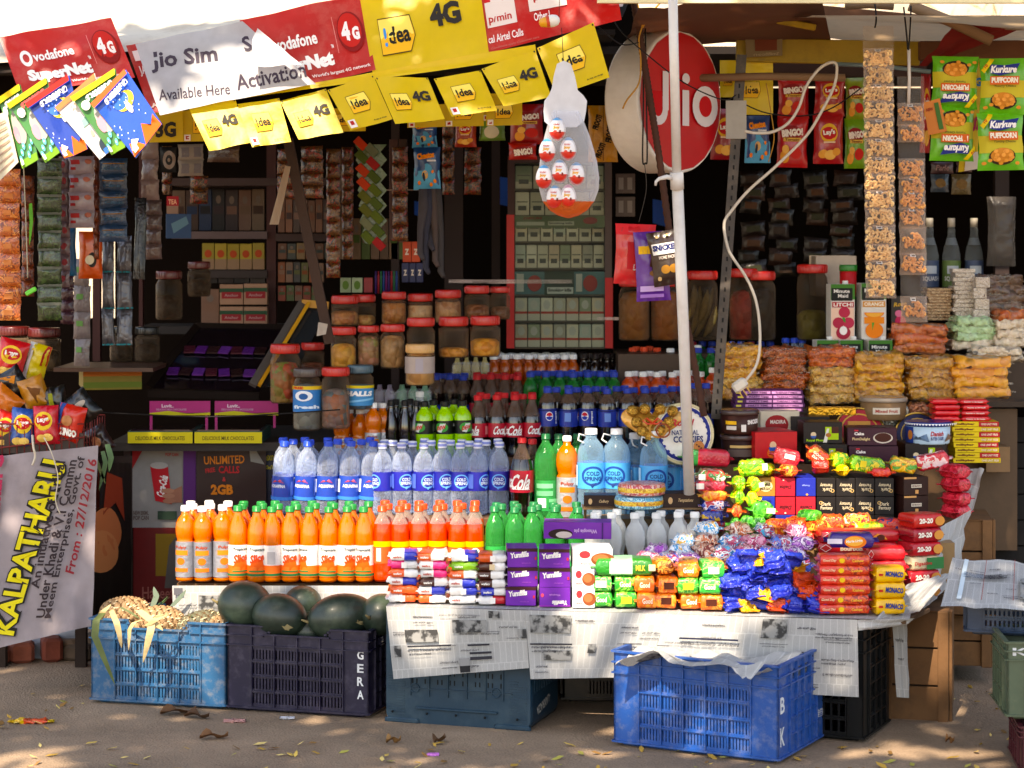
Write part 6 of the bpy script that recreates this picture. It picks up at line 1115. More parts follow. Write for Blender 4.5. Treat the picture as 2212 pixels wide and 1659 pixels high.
def bar(g, p0, p1, w, th, m, up=Vector((0, 1, 0)), b=0):
    ax = (p1-p0); L_ = ax.length; z = ax.normalized(); x = z.cross(up).normalized(); y = z.cross(x); M = Matrix((( x[0], y[0], z[0], p0[0]), (x[1], y[1], z[1], p0[1]), (x[2], y[2], z[2], p0[2]), (0, 0, 0, 1))); g.box(-w/2, w/2, -th/2, th/2, 0, L_, m, M, b)
bar(g, Vector((0, 0, 0)), a, .036, .004, IR); bar(g, Vector((.017, .02, 0)), a+Vector((.017, .02, 0)), .004, .04, IR)
for i in range(34): p = a*(.02+.95*i/34)+Vector((0, -.0025, 0)); g.box(p.x-.003, p.x+.003, p.y-.0008, p.y+.0005, p.z-.008, p.z+.008, ink('0c0a08'))
g.obj('angle_bar', t); g = G(); g.box(-.045, .03, -.012, -.006, 0, .14, mat('a8a49a', rough=.6), Matrix.Translation(P(1594, 300, 8.15)-o0)); g.obj('taped_card', t)
t = thing('rusty_rod', 'rusty twisted steel rod leaning behind the white pole', 'rod', P(1522, 905, 7.86)); o0 = t.location.copy(); pp = [P(x, y, 7.78+.08*max(0, y)/905)-o0 for x, y in ((1362, -40), (1383, 83), (1402, 200), (1423, 333), (1453, 553), (1490, 735), (1522, 905))]; fine = []
for i in range(6):
    for k in range(26): fine.append(pp[i].lerp(pp[i+1], k/26))
g = G(); g.tube(fine, [.0115+.0022*(k % 2) for k in range(len(fine))], RUST, 10); g.obj('rod', t)
def rope(name, label, pts, r, m, cat='wire', group=None, sub=5):
    # smooth through the points
    q = []
    for i in range(len(pts)-1):
        p0 = Vector(pts[max(0, i-1)]); p1 = Vector(pts[i]); p2 = Vector(pts[i+1]); p3 = Vector(pts[min(len(pts)-1, i+2)])
        for k in range(sub): t_ = k/sub; q.append(.5*((2*p1)+(p2-p0)*t_+(2*p0-5*p1+4*p2-p3)*t_**2+(3*p1-p0-3*p2+p3)*t_**3))
    q.append(Vector(pts[-1])); q = [P(*p) for p in q]; o0 = q[0].copy(); g = G(); g.tube([p-o0 for p in q], r, m, 8); return tag(g.obj(name, loc=o0), label, cat, group)
Zc = lambda x, y: (1475+x/3, y/3, 7.98)
t = rope('white_cable', 'looping white electric cable ending in a plug above the purple boxes', [Zc(400, 850), Zc(480, 862), Zc(580, 855), Zc(680, 800), Zc(750, 700), Zc(800, 560), Zc(880, 450), Zc(960, 405), Zc(998, 430), Zc(980, 560), Zc(900, 720), Zc(800, 880), Zc(600, 1080), Zc(430, 1230), Zc(320, 1360), Zc(268, 1450), Zc(290, 1600), Zc(330, 1680), Zc(400, 1780), Zc(465, 1920), Zc(495, 2080), Zc(498, 2260), Zc(470, 2380), Zc(395, 2480)], .0055, plas('cfc6b8', rough=.4), 'cable')
g = G(); M = Matrix.Translation(P(1598, 832, 7.98)-t.location) @ Matrix.Rotation(R(-35), 4, 'Y'); g.box(-.028, .028, -.014, .014, -.02, .02, plas('d8d0c4'), M, .008); g.obj('plug', t)
g = G()
for x in (-.016, 0, .016): g.box(x-.002, x+.002, -.003, .003, -.045, -.02, mat('a88a48', metal=.8, rough=.3), M)
g.obj('plug_pins', t)
BK_ = ink('14100e'); YR = mat('c08a30', rough=.8)
wires = [('black_wire', 'thin black wire sagging across the top from the awning to the sign', [(1230, -10, 7.5), (1290, 55, 7.5), (1340, 95, 7.5), (1380, 92, 7.5)], .0022, BK_), ('black_wire', 'black wire running down across the red face of the sign', [(1312, 0, 7.6), (1335, 60, 7.6), (1400, 120, 7.6), (1480, 180, 7.62), (1560, 215, 7.65), (1590, 205, 7.7)], .0022, BK_),
         ('black_wire', 'doubled black cord hanging beside the rusty rod', [(1385, 60, 7.8), (1390, 200, 7.8), (1388, 340, 7.8), (1394, 352, 7.8), (1398, 338, 7.8), (1396, 200, 7.8), (1394, 60, 7.8)], .0028, BK_), ('yellow_string', 'frayed yellow string tied to the rusty rod', [(1372, -10, 7.75), (1380, 20, 7.75), (1388, 50, 7.75), (1380, 85, 7.75), (1384, 130, 7.75), (1380, 180, 7.75), (1355, 215, 7.75), (1345, 235, 7.75)], .003, YR), ('yellow_string', 'yellow string slanting up to the roof above the sign', [(1388, 60, 7.75), (1405, 30, 7.75), (1432, 0, 7.75), (1440, -10, 7.75)], .003, YR),
         ('black_wire', 'black wire sagging behind the two long cashew strips', [(1608, 225, 8.2), (1660, 245, 8.2), (1740, 250, 8.2), (1800, 232, 8.2), (1860, 190, 8.2)], .0025, BK_), ('brown_string', 'brown string hanging beside the blue snack bag', [(1655, 180, 8.2), (1665, 240, 8.2), (1672, 300, 8.2), (1660, 350, 8.2)], .002, YR), ('thin_wire', 'thin wire loops holding the hanging chocolate bags', [(1392, 352, 7.8), (1396, 410, 7.8), (1380, 480, 7.8)], .0014, ink('3a3430')), ('white_thread', 'thin pale string hanging at the left with a green clip', [(50, 330, 7.7), (56, 480, 7.7), (60, 600, 7.7)], .002, plas('a09880')), ('black_wire', 'black wire hanging across the left counter', [(200, 890, 8.2), (300, 895, 8.2), (480, 900, 8.2), (735, 885, 8.2)], .0025, BK_),
         ('black_wire', 'black wires above the cashew strips', [(1890, 8, 7.7), (1893, 40, 7.7), (1890, 60, 7.7)], .003, BK_), ('black_wire', 'pair of black wires above the shorter cashew strip', [(1952, 15, 7.7), (1958, 70, 7.7), (1962, 108, 7.7), (1966, 60, 7.7), (1968, 12, 7.7)], .003, BK_)]
for w in wires: rope(w[0], w[1], w[2], w[3], w[4], 'wire')
g = G(); g.box(-.012, .03, -.006, .006, -.008, .008, plas('58c838'), Matrix.Rotation(R(-30), 4, 'Y'), .003); tag(g.obj('green_clip', loc=P(62, 632, 7.7)), 'green plastic clip on the string at the left', 'clip')
# ---------------------------------------------------------------- hanging snack bags
KUR = [('r', 0, .3, 1, .6, 'c8b830'), ('e', .5, .24, .3, .15, '3a2a10'), ('e', .5, .26, .26, .13, 'd88a28')]+[('e', .5+.18*math.cos(i*1.3), .26+.08*math.sin(i*2.1), .05, .035, 'f0a040') for i in range(9)]+[('e', .1+.12*i, .12+.05*(i % 3), .05, .03, 'e09030') for i in range(7)]+[('r', .18, .52, .84, .67, 'd86018'), ('t', 'PUFFCORN', .51, .6, .6, .1, 'f4ead8', 0, .06), ('t', 'Yummy Cheese', .52, .49, .5, .05, '2a3a18', 0, .01, .2), ('p', [(.2, .72), (.4, .68), (.75, .74), (.85, .9), (.5, .86), (.18, .88)], '1c2c80'), ('t', 'Kurkure', .5, .79, .58, .13, 'f4f0f0', 0, .05, .2), ('q', [(.0, .78), (.06, .72), (.3, .97), (.2, .98)], 'e8c820'), ('t', '10', .1, .85, .08, .06, 'c02818', 45)]
KURi = [tuple([it[0]]+[it[1], 1-it[2] if it[0] in 't' else it[2]]+list(it[3:])) for it in KUR]
def flip(a):
    o = []
    for it in a:
        k = it[0]
        if k == 't': r = it[7] if len(it) > 7 else 0; o.append((k, it[1], 1-it[2], 1-it[3], it[4], it[5], it[6], r+180)+tuple(it[8:]))
        elif k == 'r': o.append((k, 1-it[3], 1-it[4], 1-it[1], 1-it[2], it[5]))
        elif k == 'e': o.append((k, 1-it[1], 1-it[2])+tuple(it[3:]))
        elif k == 'c': o.append((k, 1-it[1], 1-it[2])+tuple(it[3:]))
        else: o.append((k, [(1-x, 1-y) for x, y in it[1]], it[2]))
    return o
LAY = [('e', .5, .62, .3, .2, 'e8b030'), ('e', .5, .62, .26, .13, 'c01018'), ('t', "Lay's", .5, .63, .42, .13, 'f4f0e8', 6, .05), ('e', .3, .2, .16, .09, 'e8a040'), ('e', .55, .18, .2, .1, 'f0b858'), ('e', .75, .24, .14, .08, 'e09838'), ('r', .3, .42, .7, .45, 'f0d0b0')]
BIN = [('e', .45, .66, .36, .15, '8a0c10'), ('t', 'BINGO!', .5, .67, .72, .15, 'f0e4d8', 6, .07), ('r', .2, .5, .8, .57, 'e0b048'), ('t', 'Tomato', .5, .535, .5, .05, '6a1408'), ('e', .62, .28, .2, .12, 'c81c10'), ('e', .25, .2, .15, .12, 'e89838'), ('e', .3, .35, .12, .08, 'f0b050')]
CHT = [('t', 'Cheetos', .46, .8, .66, .15, 'f08a18', 8, .07), ('r', .5, .66, .85, .7, 'd8d8e0'), ('p', [(.0, 0), (1, 0), (1, .45), (.5, .62), (0, .5)], '4aa0c8'), ('e', .45, .35, .12, .1, 'd8a868'), ('e', .4, .3, .05, .1, '1c2c3c'), ('e', .8, .2, .06, .05, 'f08018'), ('e', .65, .12, .06, .05, 'f08018'), ('e', .2, .16, .06, .05, 'f07818'), ('e', .75, .42, .05, .04, 'f08018')]
d = 8.0
SB = lambda c: foil(c, bump=('crinkle', 18, .5), rough=.3)
hb = [((2012, 2112, 122, 236), 7.9, 'kurkure', SB('5ab81c'), flip(KUR), 'green puffcorn bag hanging upside down, upper of the left column'), ((2006, 2106, 228, 348), 7.9, 'x', SB('5ab81c'), flip(KUR), 'green puffcorn bag hanging upside down, lower of the left column'),
      ((2116, 2216, 126, 248), 7.86, 'x', SB('5ab81c'), KUR, 'green puffcorn bag hanging upright, upper of the right column'), ((2110, 2212, 244, 368), 7.86, 'x', SB('5ab81c'), KUR, 'green puffcorn bag hanging upright, lower of the right column'),
      ((1607, 1664, 250, 352), 8.45, 'x', SB('143870'), CHT, 'blue snack bag hanging right of the iron post'), ((1680, 1748, 165, 256), 8.5, 'x', SB('b81418'), BIN, 'red snack bag, upper of the column behind the cable'), ((1678, 1745, 250, 362), 8.5, 'x', SB('b81418'), BIN, 'red snack bag, lower of the column behind the cable'),
      ((1758, 1826, 165, 250), 8.48, 'x', SB('b01018'), LAY, 'red potato chip bag with yellow disc, upper of its column'), ((1756, 1822, 248, 354), 8.48, 'x', SB('b01018'), LAY, 'red potato chip bag with yellow disc, lower of its column'), ((1826, 1872, 168, 260), 8.5, 'x', SB('8a9c20'), BIN, 'yellow green chip bag, upper one half behind the cashew strip'), ((1824, 1874, 256, 364), 8.5, 'x', SB('6a9c18'), BIN, 'yellow green chip bag, lower one half behind the cashew strip'),
      ((1535, 1598, 235, 345), 8.5, 'x', SB('a01420'), LAY, 'dark red snack bag behind the iron post'), ((1100, 1175, 225, 312), 8.3, 'x', SB('a81414'), BIN, 'red snack bag left of the egg display, upper'), ((1098, 1160, 308, 345), 8.28, 'x', SB('b81c10'), [('e', .5, .45, .4, .3, '8a0c10'), ('t', 'BINGO!', .5, .45, .7, .4, 'f0e4d8', 6, .07)], 'short red snack bag above the cigarette rack'),
      ((893, 952, 318, 410), 8.35, 'x', SB('164478'), CHT, 'blue snack bag hanging above the grey socks'), ((890, 945, 262, 320), 8.4, 'x', SB('164478'), CHT, 'blue snack bag just below the yellow flags'), ((982, 1030, 258, 318), 8.4, 'x', SB('a83018'), LAY, 'red orange snack bag just below the yellow flags'), ((1034, 1092, 258, 304), 8.4, 'x', SB('6a9838'), [('e', .5, .4, .3, .3, 'd8d0b0')], 'pale green snack bag just below the yellow flags'),
      ((1988, 2010, 160, 330), 8.3, 'x', SB('a81418'), LAY, 'red snack bag edge seen left of the green puffcorn bags'), ((170, 222, 500, 602), 8.2, 'x', SB('c84c10'), [('e', .6, .4, .2, .16, '2a2018'), ('e', .5, .4, .2, .1, 'e0d0b0')], 'orange packet hanging among the left strips'), ((130, 165, 488, 596), 8.3, 'x', SB('1c6a98'), [('r', .1, .5, .6, .9, 'c8c0c8')], 'blue packet hanging among the left strips')]
for i, (px, dd, _, m_, a_, lb) in enumerate(hb): bag('snack_bag', lb, 'snack bag', px, dd, .045, m_, a_, seed=i+1, rz=RNG.uniform(-8, 8), ry=RNG.uniform(-2, 2), group='hanging snack bags', nu=12, nv=16)
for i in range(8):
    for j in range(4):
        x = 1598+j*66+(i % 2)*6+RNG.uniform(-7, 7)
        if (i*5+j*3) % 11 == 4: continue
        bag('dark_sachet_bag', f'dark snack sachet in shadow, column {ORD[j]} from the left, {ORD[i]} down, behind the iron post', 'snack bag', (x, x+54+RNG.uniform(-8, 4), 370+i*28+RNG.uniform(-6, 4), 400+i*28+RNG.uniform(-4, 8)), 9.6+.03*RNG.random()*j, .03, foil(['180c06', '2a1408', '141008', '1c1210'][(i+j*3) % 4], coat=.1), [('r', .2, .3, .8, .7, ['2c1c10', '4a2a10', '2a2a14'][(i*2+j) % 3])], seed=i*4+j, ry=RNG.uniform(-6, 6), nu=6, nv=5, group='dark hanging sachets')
for i, (x0, x1, c, y0, y1) in enumerate([(2010, 2060, '3a1c20', 350, 375), (2065, 2100, '3a1c20', 350, 372), (2010, 2050, '1c3040', 376, 415), (2055, 2098, '4a3c18', 376, 420)]):
    bag('hanging_packet', f'dark packet below the puffcorn bags, {ORD[i]} of four', 'snack bag', (x0, x1, y0, y1), 8.6, .02, foil(c), [('t', "Parle", .5, .5, .6, .5, '8a6a68', 0, .02, .2)] if i < 2 else [('e', .5, .5, .3, .25, '6a5028')], seed=i+90, nu=6, nv=5)
sheet('poster', 'yellow and white poster with red letters behind the puffcorn bags', 'poster', [P(2070, 372, 8.25), P(2200, 350, 8.25), P(2200, 130, 8.25), P(2090, 130, 8.25)], card('c8a818'), [('t', 'ഗവ', .3, .42, .3, .14, 'a01c48', 0, .06), ('r', .1, 0, 1, .16, 'c8c0b8'), ('t', 'UG', .16, .8, .3, .08, '1c6aa0', 0, .05)], .004)
sheet('orange_tag', 'small orange card tag tilted beside the cashew strip', 'tag', [P(2006, 292, 7.85), P(2046, 284, 7.85), P(2030, 212, 7.85), P(1994, 222, 7.85)], card('c87018'), [('r', .6, .1, .85, .9, '3a6a28'), ('t', 'NEW', .3, .75, .4, .1, '8a2010')], .001, nu=3, nv=3)
for i, (x0, x1, y0, y1, c, a_, ry, lb) in enumerate([(1327, 1415, 484, 614, 'd0101c', [('r', .0, .82, 1, 1, 'e02830'), ('r', .3, .25, .7, .7, 'c00c18'), ('t', 'BAGS', .62, .28, .3, .1, 'f0d8d8')], 2, 'red candy bag hanging behind the purple one'), (1371, 1446, 500, 650, '5c1890', [('t', 'm', .3, .74, .4, .12, 'f0b820', 0, .09), ('r', .1, .14, .8, .22, 'c8a8e0'), ('p', [(.4, .5), (.7, .45), (.8, .6), (.5, .68)], '4a2010'), ('e', .6, .4, .2, .05, '8a5a30'), ('r', .1, .05, .8, .1, 'a878d0')], -3, 'purple chocolate bag hanging in front of the red one'),
        (1404, 1480, 498, 616, '331a0e', [('r', .08, .58, .98, .78, 'e8e4e0'), ('t', 'SNICKERS', .53, .7, .86, .11, '1c2a68', 0, .06), ('t', 'HOME PACK', .5, .52, .5, .06, 'e0d4c8'), ('e', .4, .3, .14, .08, 'c8882c'), ('e', .65, .3, .14, .08, 'c8882c'), ('e', .8, .2, .1, .06, '8a5020'), ('e', .3, .9, .05, .02, 'd8b078'), ('e', .6, .92, .05, .02, 'd8b078'), ('e', .2, .14, .06, .04, 'd8b078')], -9, 'brown chocolate bag hanging against the white pole')]):
    bag('chocolate_bag', lb, 'chocolate bag', (x0, x1, y0, y1), 7.86-.045*i, .035, SB(c), a_, seed=i+31, ry=ry, rz=RNG.uniform(-6, 6), nu=12, nv=16)
# cashew strips
def nut(g, c, s, rot, m):
    M = Matrix.Translation(c) @ rot; pts = []; rad = []
    for i in range(7): a = R(-100+200*i/6); pts.append(Vector((math.cos(a)*s, 0, math.sin(a)*s*1.1))); rad.append(s*(.28+.34*math.sin(math.pi*(i+.7)/7.4)))
    g.tube(pts, rad, m, 6, M)
from mathutils import Euler
def nutmesh(seed, w, h, s, m, n):
    r = random.Random(seed); g = G()
    for i in range(n):
        x = (r.random()-.5)*w; z = (r.random()**1.2-.5)*h; nut(g, Vector((x, r.uniform(-.012, .006), z)), s*r.uniform(.85, 1.15), Euler((r.uniform(-.6, .6), r.uniform(0, 6.28), r.uniform(-.7, .7))).to_matrix().to_4x4(), m)
    return g.mesh('cashews')
CM1 = mat('f4cc8c', rough=.45, coat=.2, var=.2, vs=30); CM2 = mat('e8a458', rough=.45, coat=.2, var=.2, vs=30); PF = clear('f8f0e8', .08, .1, 'f0e0d4', ('crinkle', 22, .6))
def strip_of(name, label, xa, xb, ys, d, meshes, tagcol, topy, drift, cat='cashew strip', gaps=()):
    x = (xa+xb)/2; t = thing(name, label, cat, P(x, topy, d)); o0 = t.location.copy(); W = (xb-xa)*d/F
    g = G(); f = sheetfn([P(xa+drift, ys[-1]+5, d+.006)-o0, P(xb+drift, ys[-1]+5, d+.006)-o0, P(xb, topy, d+.006)-o0, P(xa, topy, d+.006)-o0], .006, 2, 9); g.grid(lambda u, v: f(u, v), 8, 40, PF); g.obj('backing_film', t)
    for i in range(len(ys)-1):
        if i in gaps: continue
        y0, y1 = ys[i], ys[i+1]; c = P(x+drift*(y0-ys[0])/(ys[-1]-ys[0]), (y0+y1)/2+2, d-.012)-o0; Hh = (y1-y0)*d/F
        o = bpy.data.objects.new('cashews', meshes[i % len(meshes)]); C.objects.link(o); o.parent = t; o.location = c; 
        pg = G(); bagmesh(pg, W*1.02, Hh*1.08, .038, PF, [('r', .36, .82, .56, .95, 'e4e0dc'), ('r', .4, .86, .52, .91, '58504c')] if tagcol and i % 2 == 0 or i in (2, 5) else [], seed=i, nu=8, nv=6, fin=.1); p = pg.obj('pouch', t); p.location = c
    return t
ms1 = [nutmesh(i+3, .088, .042, .0064, CM1, 60) for i in range(4)]; ms2 = [nutmesh(i+23, .072, .042, .0064, CM2, 46) for i in range(3)]
strip_of('cashew_strip', 'long strip of cashew pouches, left of the two', 1864, 1930, [104, 142, 180, 216, 256, 298, 338, 372, 410, 446, 486, 526, 562, 600, 640], 7.7, ms1, 1, 56, 6)
strip_of('cashew_strip', 'shorter strip of cashew pouches, right of the two', 1938, 1996, [222, 268, 304, 342, 382, 412, 448, 490, 546, 590, 640, 692], 7.72, ms2, 1, 165, 8, gaps=(2, 9))
g = G(); g.tube([(0, 0, 0), (.002, 0, -.1), (-.001, 0, -.2)], .006, plas('c8c0b8', bump=('noise', 60, .8)), 8); tag(g.obj('twisted_film_knot', loc=P(1963, 106, 7.72)), 'twisted white plastic knot holding the shorter cashew strip', 'string')
# sachet strips at the left
def sachets(label, xa, xb, ya, yb, n, d, m_, art=(), drift=0, group='hanging sachet strips', amp=.006):
    t = thing('sachet_strip', label, 'sachet strip', P((xa+xb)/2, ya, d), 0, group); o0 = t.location.copy(); hh = (yb-ya)/n
    for i in range(n):
        W = (xb-xa)*d/F; c = P((xa+xb)/2+drift*i/n, ya+hh*(i+.5), d)-o0; g = G(); bagmesh(g, W, hh*d/F*1.02, .022, m_, art, seed=i*3+int(xa), nu=7, nv=6, wr=amp); o = g.obj('sachet', t); o.location = c; o.rotation_euler = (R(RNG.uniform(-8, 8)), R(RNG.uniform(-2, 2)), R(RNG.uniform(-18, 18)))
OS = printed(['a84a14', 'c8641c', '7a2c0c', 'd8843c'], 40); 
sachets('strip of orange snack sachets at the left edge', -6, 46, 366, 692, 9, 7.95, OS, [('r', .3, .3, .7, .6, 'c87840')]); sachets('second darker strip of orange sachets beside the left edge strip', 46, 74, 380, 640, 8, 8.1, printed(['6a2c10', '8a4018', '4a1808'], 40))
sachets('strip of dark green herb sachets at the left', 80, 134, 342, 692, 9, 8.0, printed(['1c2c10', '2c4418', '141c0c', '3a5424'], 60), [('r', 0, .85, 1, 1, '6a6a5c')]); sachets('strip of pale pink sachets next to the green herb strip', 126, 152, 338, 620, 8, 8.12, foil('6a5458'), [('e', .5, .5, .25, .2, '8a2c30')])
sachets('strip of white sachets with red marks at the left', 148, 204, 338, 492, 4, 8.1, foil('8c7c84'), [('r', .05, .55, .4, .8, '9a1c1c'), ('r', .05, .25, .25, .4, '9a1c1c'), ('e', .75, .7, .14, .14, 'a05a48')]); sachets('strip of dark blue sachets at the left', 214, 276, 342, 522, 5, 8.15, foil('14304c'), [('r', .1, .65, .9, .7, '8a5a1c'), ('t', 'Clinic', .5, .4, .7, .2, '2c5470')])
sachets('strip of thin orange sachets between white and blue strips', 202, 214, 342, 560, 8, 8.18, foil('7a3410')); sachets('strip of dark red sachets below the white strip', 130, 160, 596, 700, 4, 8.3, foil('3a1c28')); sachets('strip of greyish white sachets behind the dark red one', 158, 196, 560, 790, 4, 8.45, foil('6a6060'), [('r', .2, .5, .6, .7, '5a8a48')])
for i, (xa, xb) in enumerate(((220, 247), (252, 286))): sachets(f'long silver sachet strip against the bright gap, {["left","right"][i]}', xa, xb, 510, 745, 3, 8.5, mat('5a5a60', rough=.3, metal=.6, bump=('crinkle', 30, .6)), [('r', 0, .0, 1, .04, '1c8a98')], amp=.012)
sachets('limp black plastic strip hanging at the left', 290, 316, 428, 602, 1, 8.2, foil('0c0a0a'), amp=.02); sachets('strip of pale pink sachets with silver edges', 304, 344, 300, 432, 3, 8.3, foil('7a6460')); sachets('black card with a pale spiral hanging below the banners', 343, 383, 318, 372, 1, 8.3, card('0e0c0c'), [('c', .6, .5, .28, .28, .3, '8a7a70'), ('e', .6, .5, .08, .08, '8a7a70')])
sachets('white carded blades strip hanging below the banners', 384, 440, 312, 380, 2, 8.3, card('8a8078'), [('r', .1, .2, .4, .8, '6a6468'), ('r', .6, .2, .9, .8, '6a6468')]); sachets('pale brown sachet strip left of the shop shelf', 314, 350, 432, 560, 4, 8.4, foil('584440')); sachets('brown carded strip in shadow under the flags', 446, 520, 314, 350, 1, 8.6, foil('4a3020'))
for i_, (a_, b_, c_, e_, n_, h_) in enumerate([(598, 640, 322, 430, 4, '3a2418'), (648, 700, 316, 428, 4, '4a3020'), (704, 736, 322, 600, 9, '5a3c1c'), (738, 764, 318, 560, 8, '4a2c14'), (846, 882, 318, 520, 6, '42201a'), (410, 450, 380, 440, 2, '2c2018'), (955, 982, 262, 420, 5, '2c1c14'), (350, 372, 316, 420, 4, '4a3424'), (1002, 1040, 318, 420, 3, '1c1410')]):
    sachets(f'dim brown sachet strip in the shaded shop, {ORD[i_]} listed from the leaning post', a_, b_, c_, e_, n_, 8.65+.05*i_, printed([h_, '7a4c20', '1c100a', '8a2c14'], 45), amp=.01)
# green diamond strip: one hanging card with pairs of sachets
t = thing('diamond_sachet_card', 'hanging strip of green and orange sachets in a zigzag of diamonds', 'sachet strip', P(795, 290, 8.2)); o0 = t.location.copy()
g = G(); zz = [(778, 292), (835, 292)]; 
L_ = []; R2 = []
for i in range(7): L_ += [(766+i*2.2, 312+i*33), (776+i*2.2, 328+i*33)]; R2 += [(836+i*0, 312+i*33), (822+i*0, 328+i*33)]
for i in range(len(L_)-1): g.grid(lambda a, b, i=i: tuple((P(L_[i+1][0], L_[i+1][1], 8.2)-o0)*(1-b)*(1-a)+(P(R2[i+1][0], R2[i+1][1], 8.2)-o0)*(1-b)*a+(P(R2[i][0], R2[i][1], 8.2)-o0)*b*a+(P(L_[i][0], L_[i][1], 8.2)-o0)*b*(1-a)), 2, 1, foil('0c4018'), False)
g.obj('card', t); dc = ['a82c08', '5a6048', '3a4810', '8a1414', 'a02c08', '3a4810', 'a02c08', '44500c', '4a4c10', '3a4810', '4a4c10', '44500c', '5a5c40', '3a4810', '44500c', '8a1010']
for i in range(16):
    x = 779+(i//2)*2.2+(i % 2)*24; y = 310+(i//2)*29+(i % 2)*14; g = G(); g.box(-.025, .025, -.004, .004, -.015, .015, mat(dc[i], rough=.7, spec=.2), Matrix.Translation(P(x, y, 8.185)-o0) @ Matrix.Rotation(R(45 if True else 0), 4, 'Y'), .002); g.obj('sachet', t)
# socks hanging
t = thing('hanging_socks', 'bunch of grey socks hanging below the blue snack bag', 'socks', P(930, 412, 8.3)); o0 = t.location.copy()
for i, (x, x2, y2) in enumerate([(914, 908, 560), (924, 920, 590), (934, 940, 575), (944, 952, 598), (930, 930, 540)]):
    g = G(); g.tube([P(x, 408, 8.3+.01*i)-o0, P(x+1, 450, 8.3+.01*i)-o0, P(x2, 500, 8.3+.01*i)-o0, P(x2, y2-12, 8.3)-o0, P(x2+6, y2, 8.28)-o0], [.016, .02, .012, .012, .008], mat(['3a3438', '2a2a38', '4a3c38', '3a3434', '302c34'][i], rough=.9), 8); g.obj('sock', t)
# ---------------------------------------------------------------- jars
def jar(label, x, yt, yb, w, d, c1, c2, lidc='c81c12', fill=.7, sc=30, group='glass snack jars with red lids', lab=None, tint='e8e0d8', tiltx=0):
    t = thing('snack_jar', label, 'jar', (xo(x, d), d, zo(yb, d)), 0, group); r = w/2*d/F; Hh = (yb-yt)*d/F; lh = .03*min(1.2, r/.05)
    g = G(); g.lathe([(r*.9, 0), (r*.99, .008), (r, Hh*.15), (r*.985, Hh*.5), (r, Hh*.72), (r*.93, Hh-lh*1.5), (r*.8, Hh-lh*1.1), (r*.8, Hh-lh*.6)], clear(tint, .05, .06, 'a08870', ('noise', 14, .5)), 24, capt=False); g.obj('glass', t)
    g = G(); g.lathe([(r*.86, .004), (r*.94, .012), (r*.95, Hh*fill*.8), (r*.7, Hh*fill*.96), (r*.2, Hh*fill)], lumps(c1, c2, sc, st=1.4), 20, wob=.03); g.obj('contents', t)
    g = G(); g.lathe([(r*.93, Hh-lh), (r*.95, Hh-lh*.9), (r*.95, Hh-.004), (r*.91, Hh)], plas(lidc, rough=.35, coat=.3), 28)
    for i in range(28): a = 6.283*i/28; g.box(-.001, .001, -.0012, .0012, Hh-lh*.85, Hh-.006, plas(lidc), Matrix.Translation((r*.955*math.cos(a), r*.955*math.sin(a), 0)))
    g.obj('lid', t)
    if lab: q = G(); q.lathe([(r*1.01, Hh*lab[0]), (r*1.01, Hh*lab[1])], card(lab[2]), 28, capb=False, capt=False); q.art(lab[3], cylfn(r*1.012, Hh*lab[0], Hh*lab[1]), 2*math.pi*r/(Hh*(lab[1]-lab[0]))); q.obj('label', t)
    return t
JL = [(745, 638, 703, 60, 8.8, 'c87840', 'e8a860', 'pale jar at the left end of the upper row', .5), (785, 636, 703, 54, 8.85, 'd89850', 'f0c878', 'jar with a yellow ball, upper row', .35), (851, 630, 700, 54, 8.82, 'b86820', 'e09848', 'jar of brown chips, upper row', .75), (908, 634, 698, 56, 8.84, 'e8b078', 'f8d4a8', 'jar of cream biscuits, upper row', .7), (968, 626, 698, 58, 8.82, 'b87848', 'e0ac78', 'jar of nutty brittle, upper row', .8), (1030, 617, 690, 56, 8.84, '8a4c24', 'a86838', 'dim jar of dark sweets, upper row', .45), (1080, 619, 690, 44, 8.86, '6a4028', '8a5c40', 'dim jar at the right end of the upper row', .4),
      (742, 706, 795, 56, 8.5, 'e89c20', 'fcc848', 'jar of orange sweets at the left end of the lower row', .6), (796, 703, 790, 48, 8.52, '9aa050', 'c88870', 'jar of green, yellow and pink sweets', .75), (848, 700, 795, 54, 8.52, 'b08850', 'd0a870', 'jar of brown round sweets, lower row', .75), (909, 686, 790, 62, 8.54, 'a06840', 'c89058', 'tall empty looking jar behind the cream lidded one', .35), (980, 684, 772, 66, 8.56, 'f0a030', 'fcc058', 'jar with orange cubes at the bottom, centre right', .25), (1048, 682, 770, 66, 8.56, 'f8a018', 'ffc038', 'jar of bright orange cubes, right end of the lower row', .45),
      (616, 743, 870, 66, 8.5, '6a9828', 'c84828', 'large jar of green, orange and yellow toys at the left', .7), (675, 740, 810, 52, 8.7, '7a3c28', 'a85838', 'jar behind the blue labelled one', .4), (725, 793, 925, 62, 8.35, '5a7a88', 'b86838', 'jar of shiny wrapped sweets beside the blue labelled one', .65)]
for (x, yt, yb, w, dd, c1, c2, lb, fl) in JL: jar(lb, x, yt, yb, w, dd, c1, c2, fill=fl, sc=34)
jar('cream lidded jar of brown cubes in front of the jars', 907, 743, 832, 64, 8.42, 'd09850', 'ecc078', lidc='d8a868', fill=.8, sc=26, lab=(.3, .7, 'b0a098', [('r', .46, .1, .54, .9, 'a8a0a8')]))
jar('blue cough sweet jar with a pale blue label', 778, 788, 884, 58, 8.4, '1c4c6a', '2a6a8a', lidc='3a5a68', fill=.5, lab=(.1, .55, '2a88c0', [('r', 0, .86, 1, 1, 'd8c020'), ('t', 'HALLS', .5, .6, .34, .26, 'f0f0f0', 0, .07, .2), ('q', [(.3, .1), (.7, .3), (.7, .4), (.3, .2)], '7ac0e8')]))
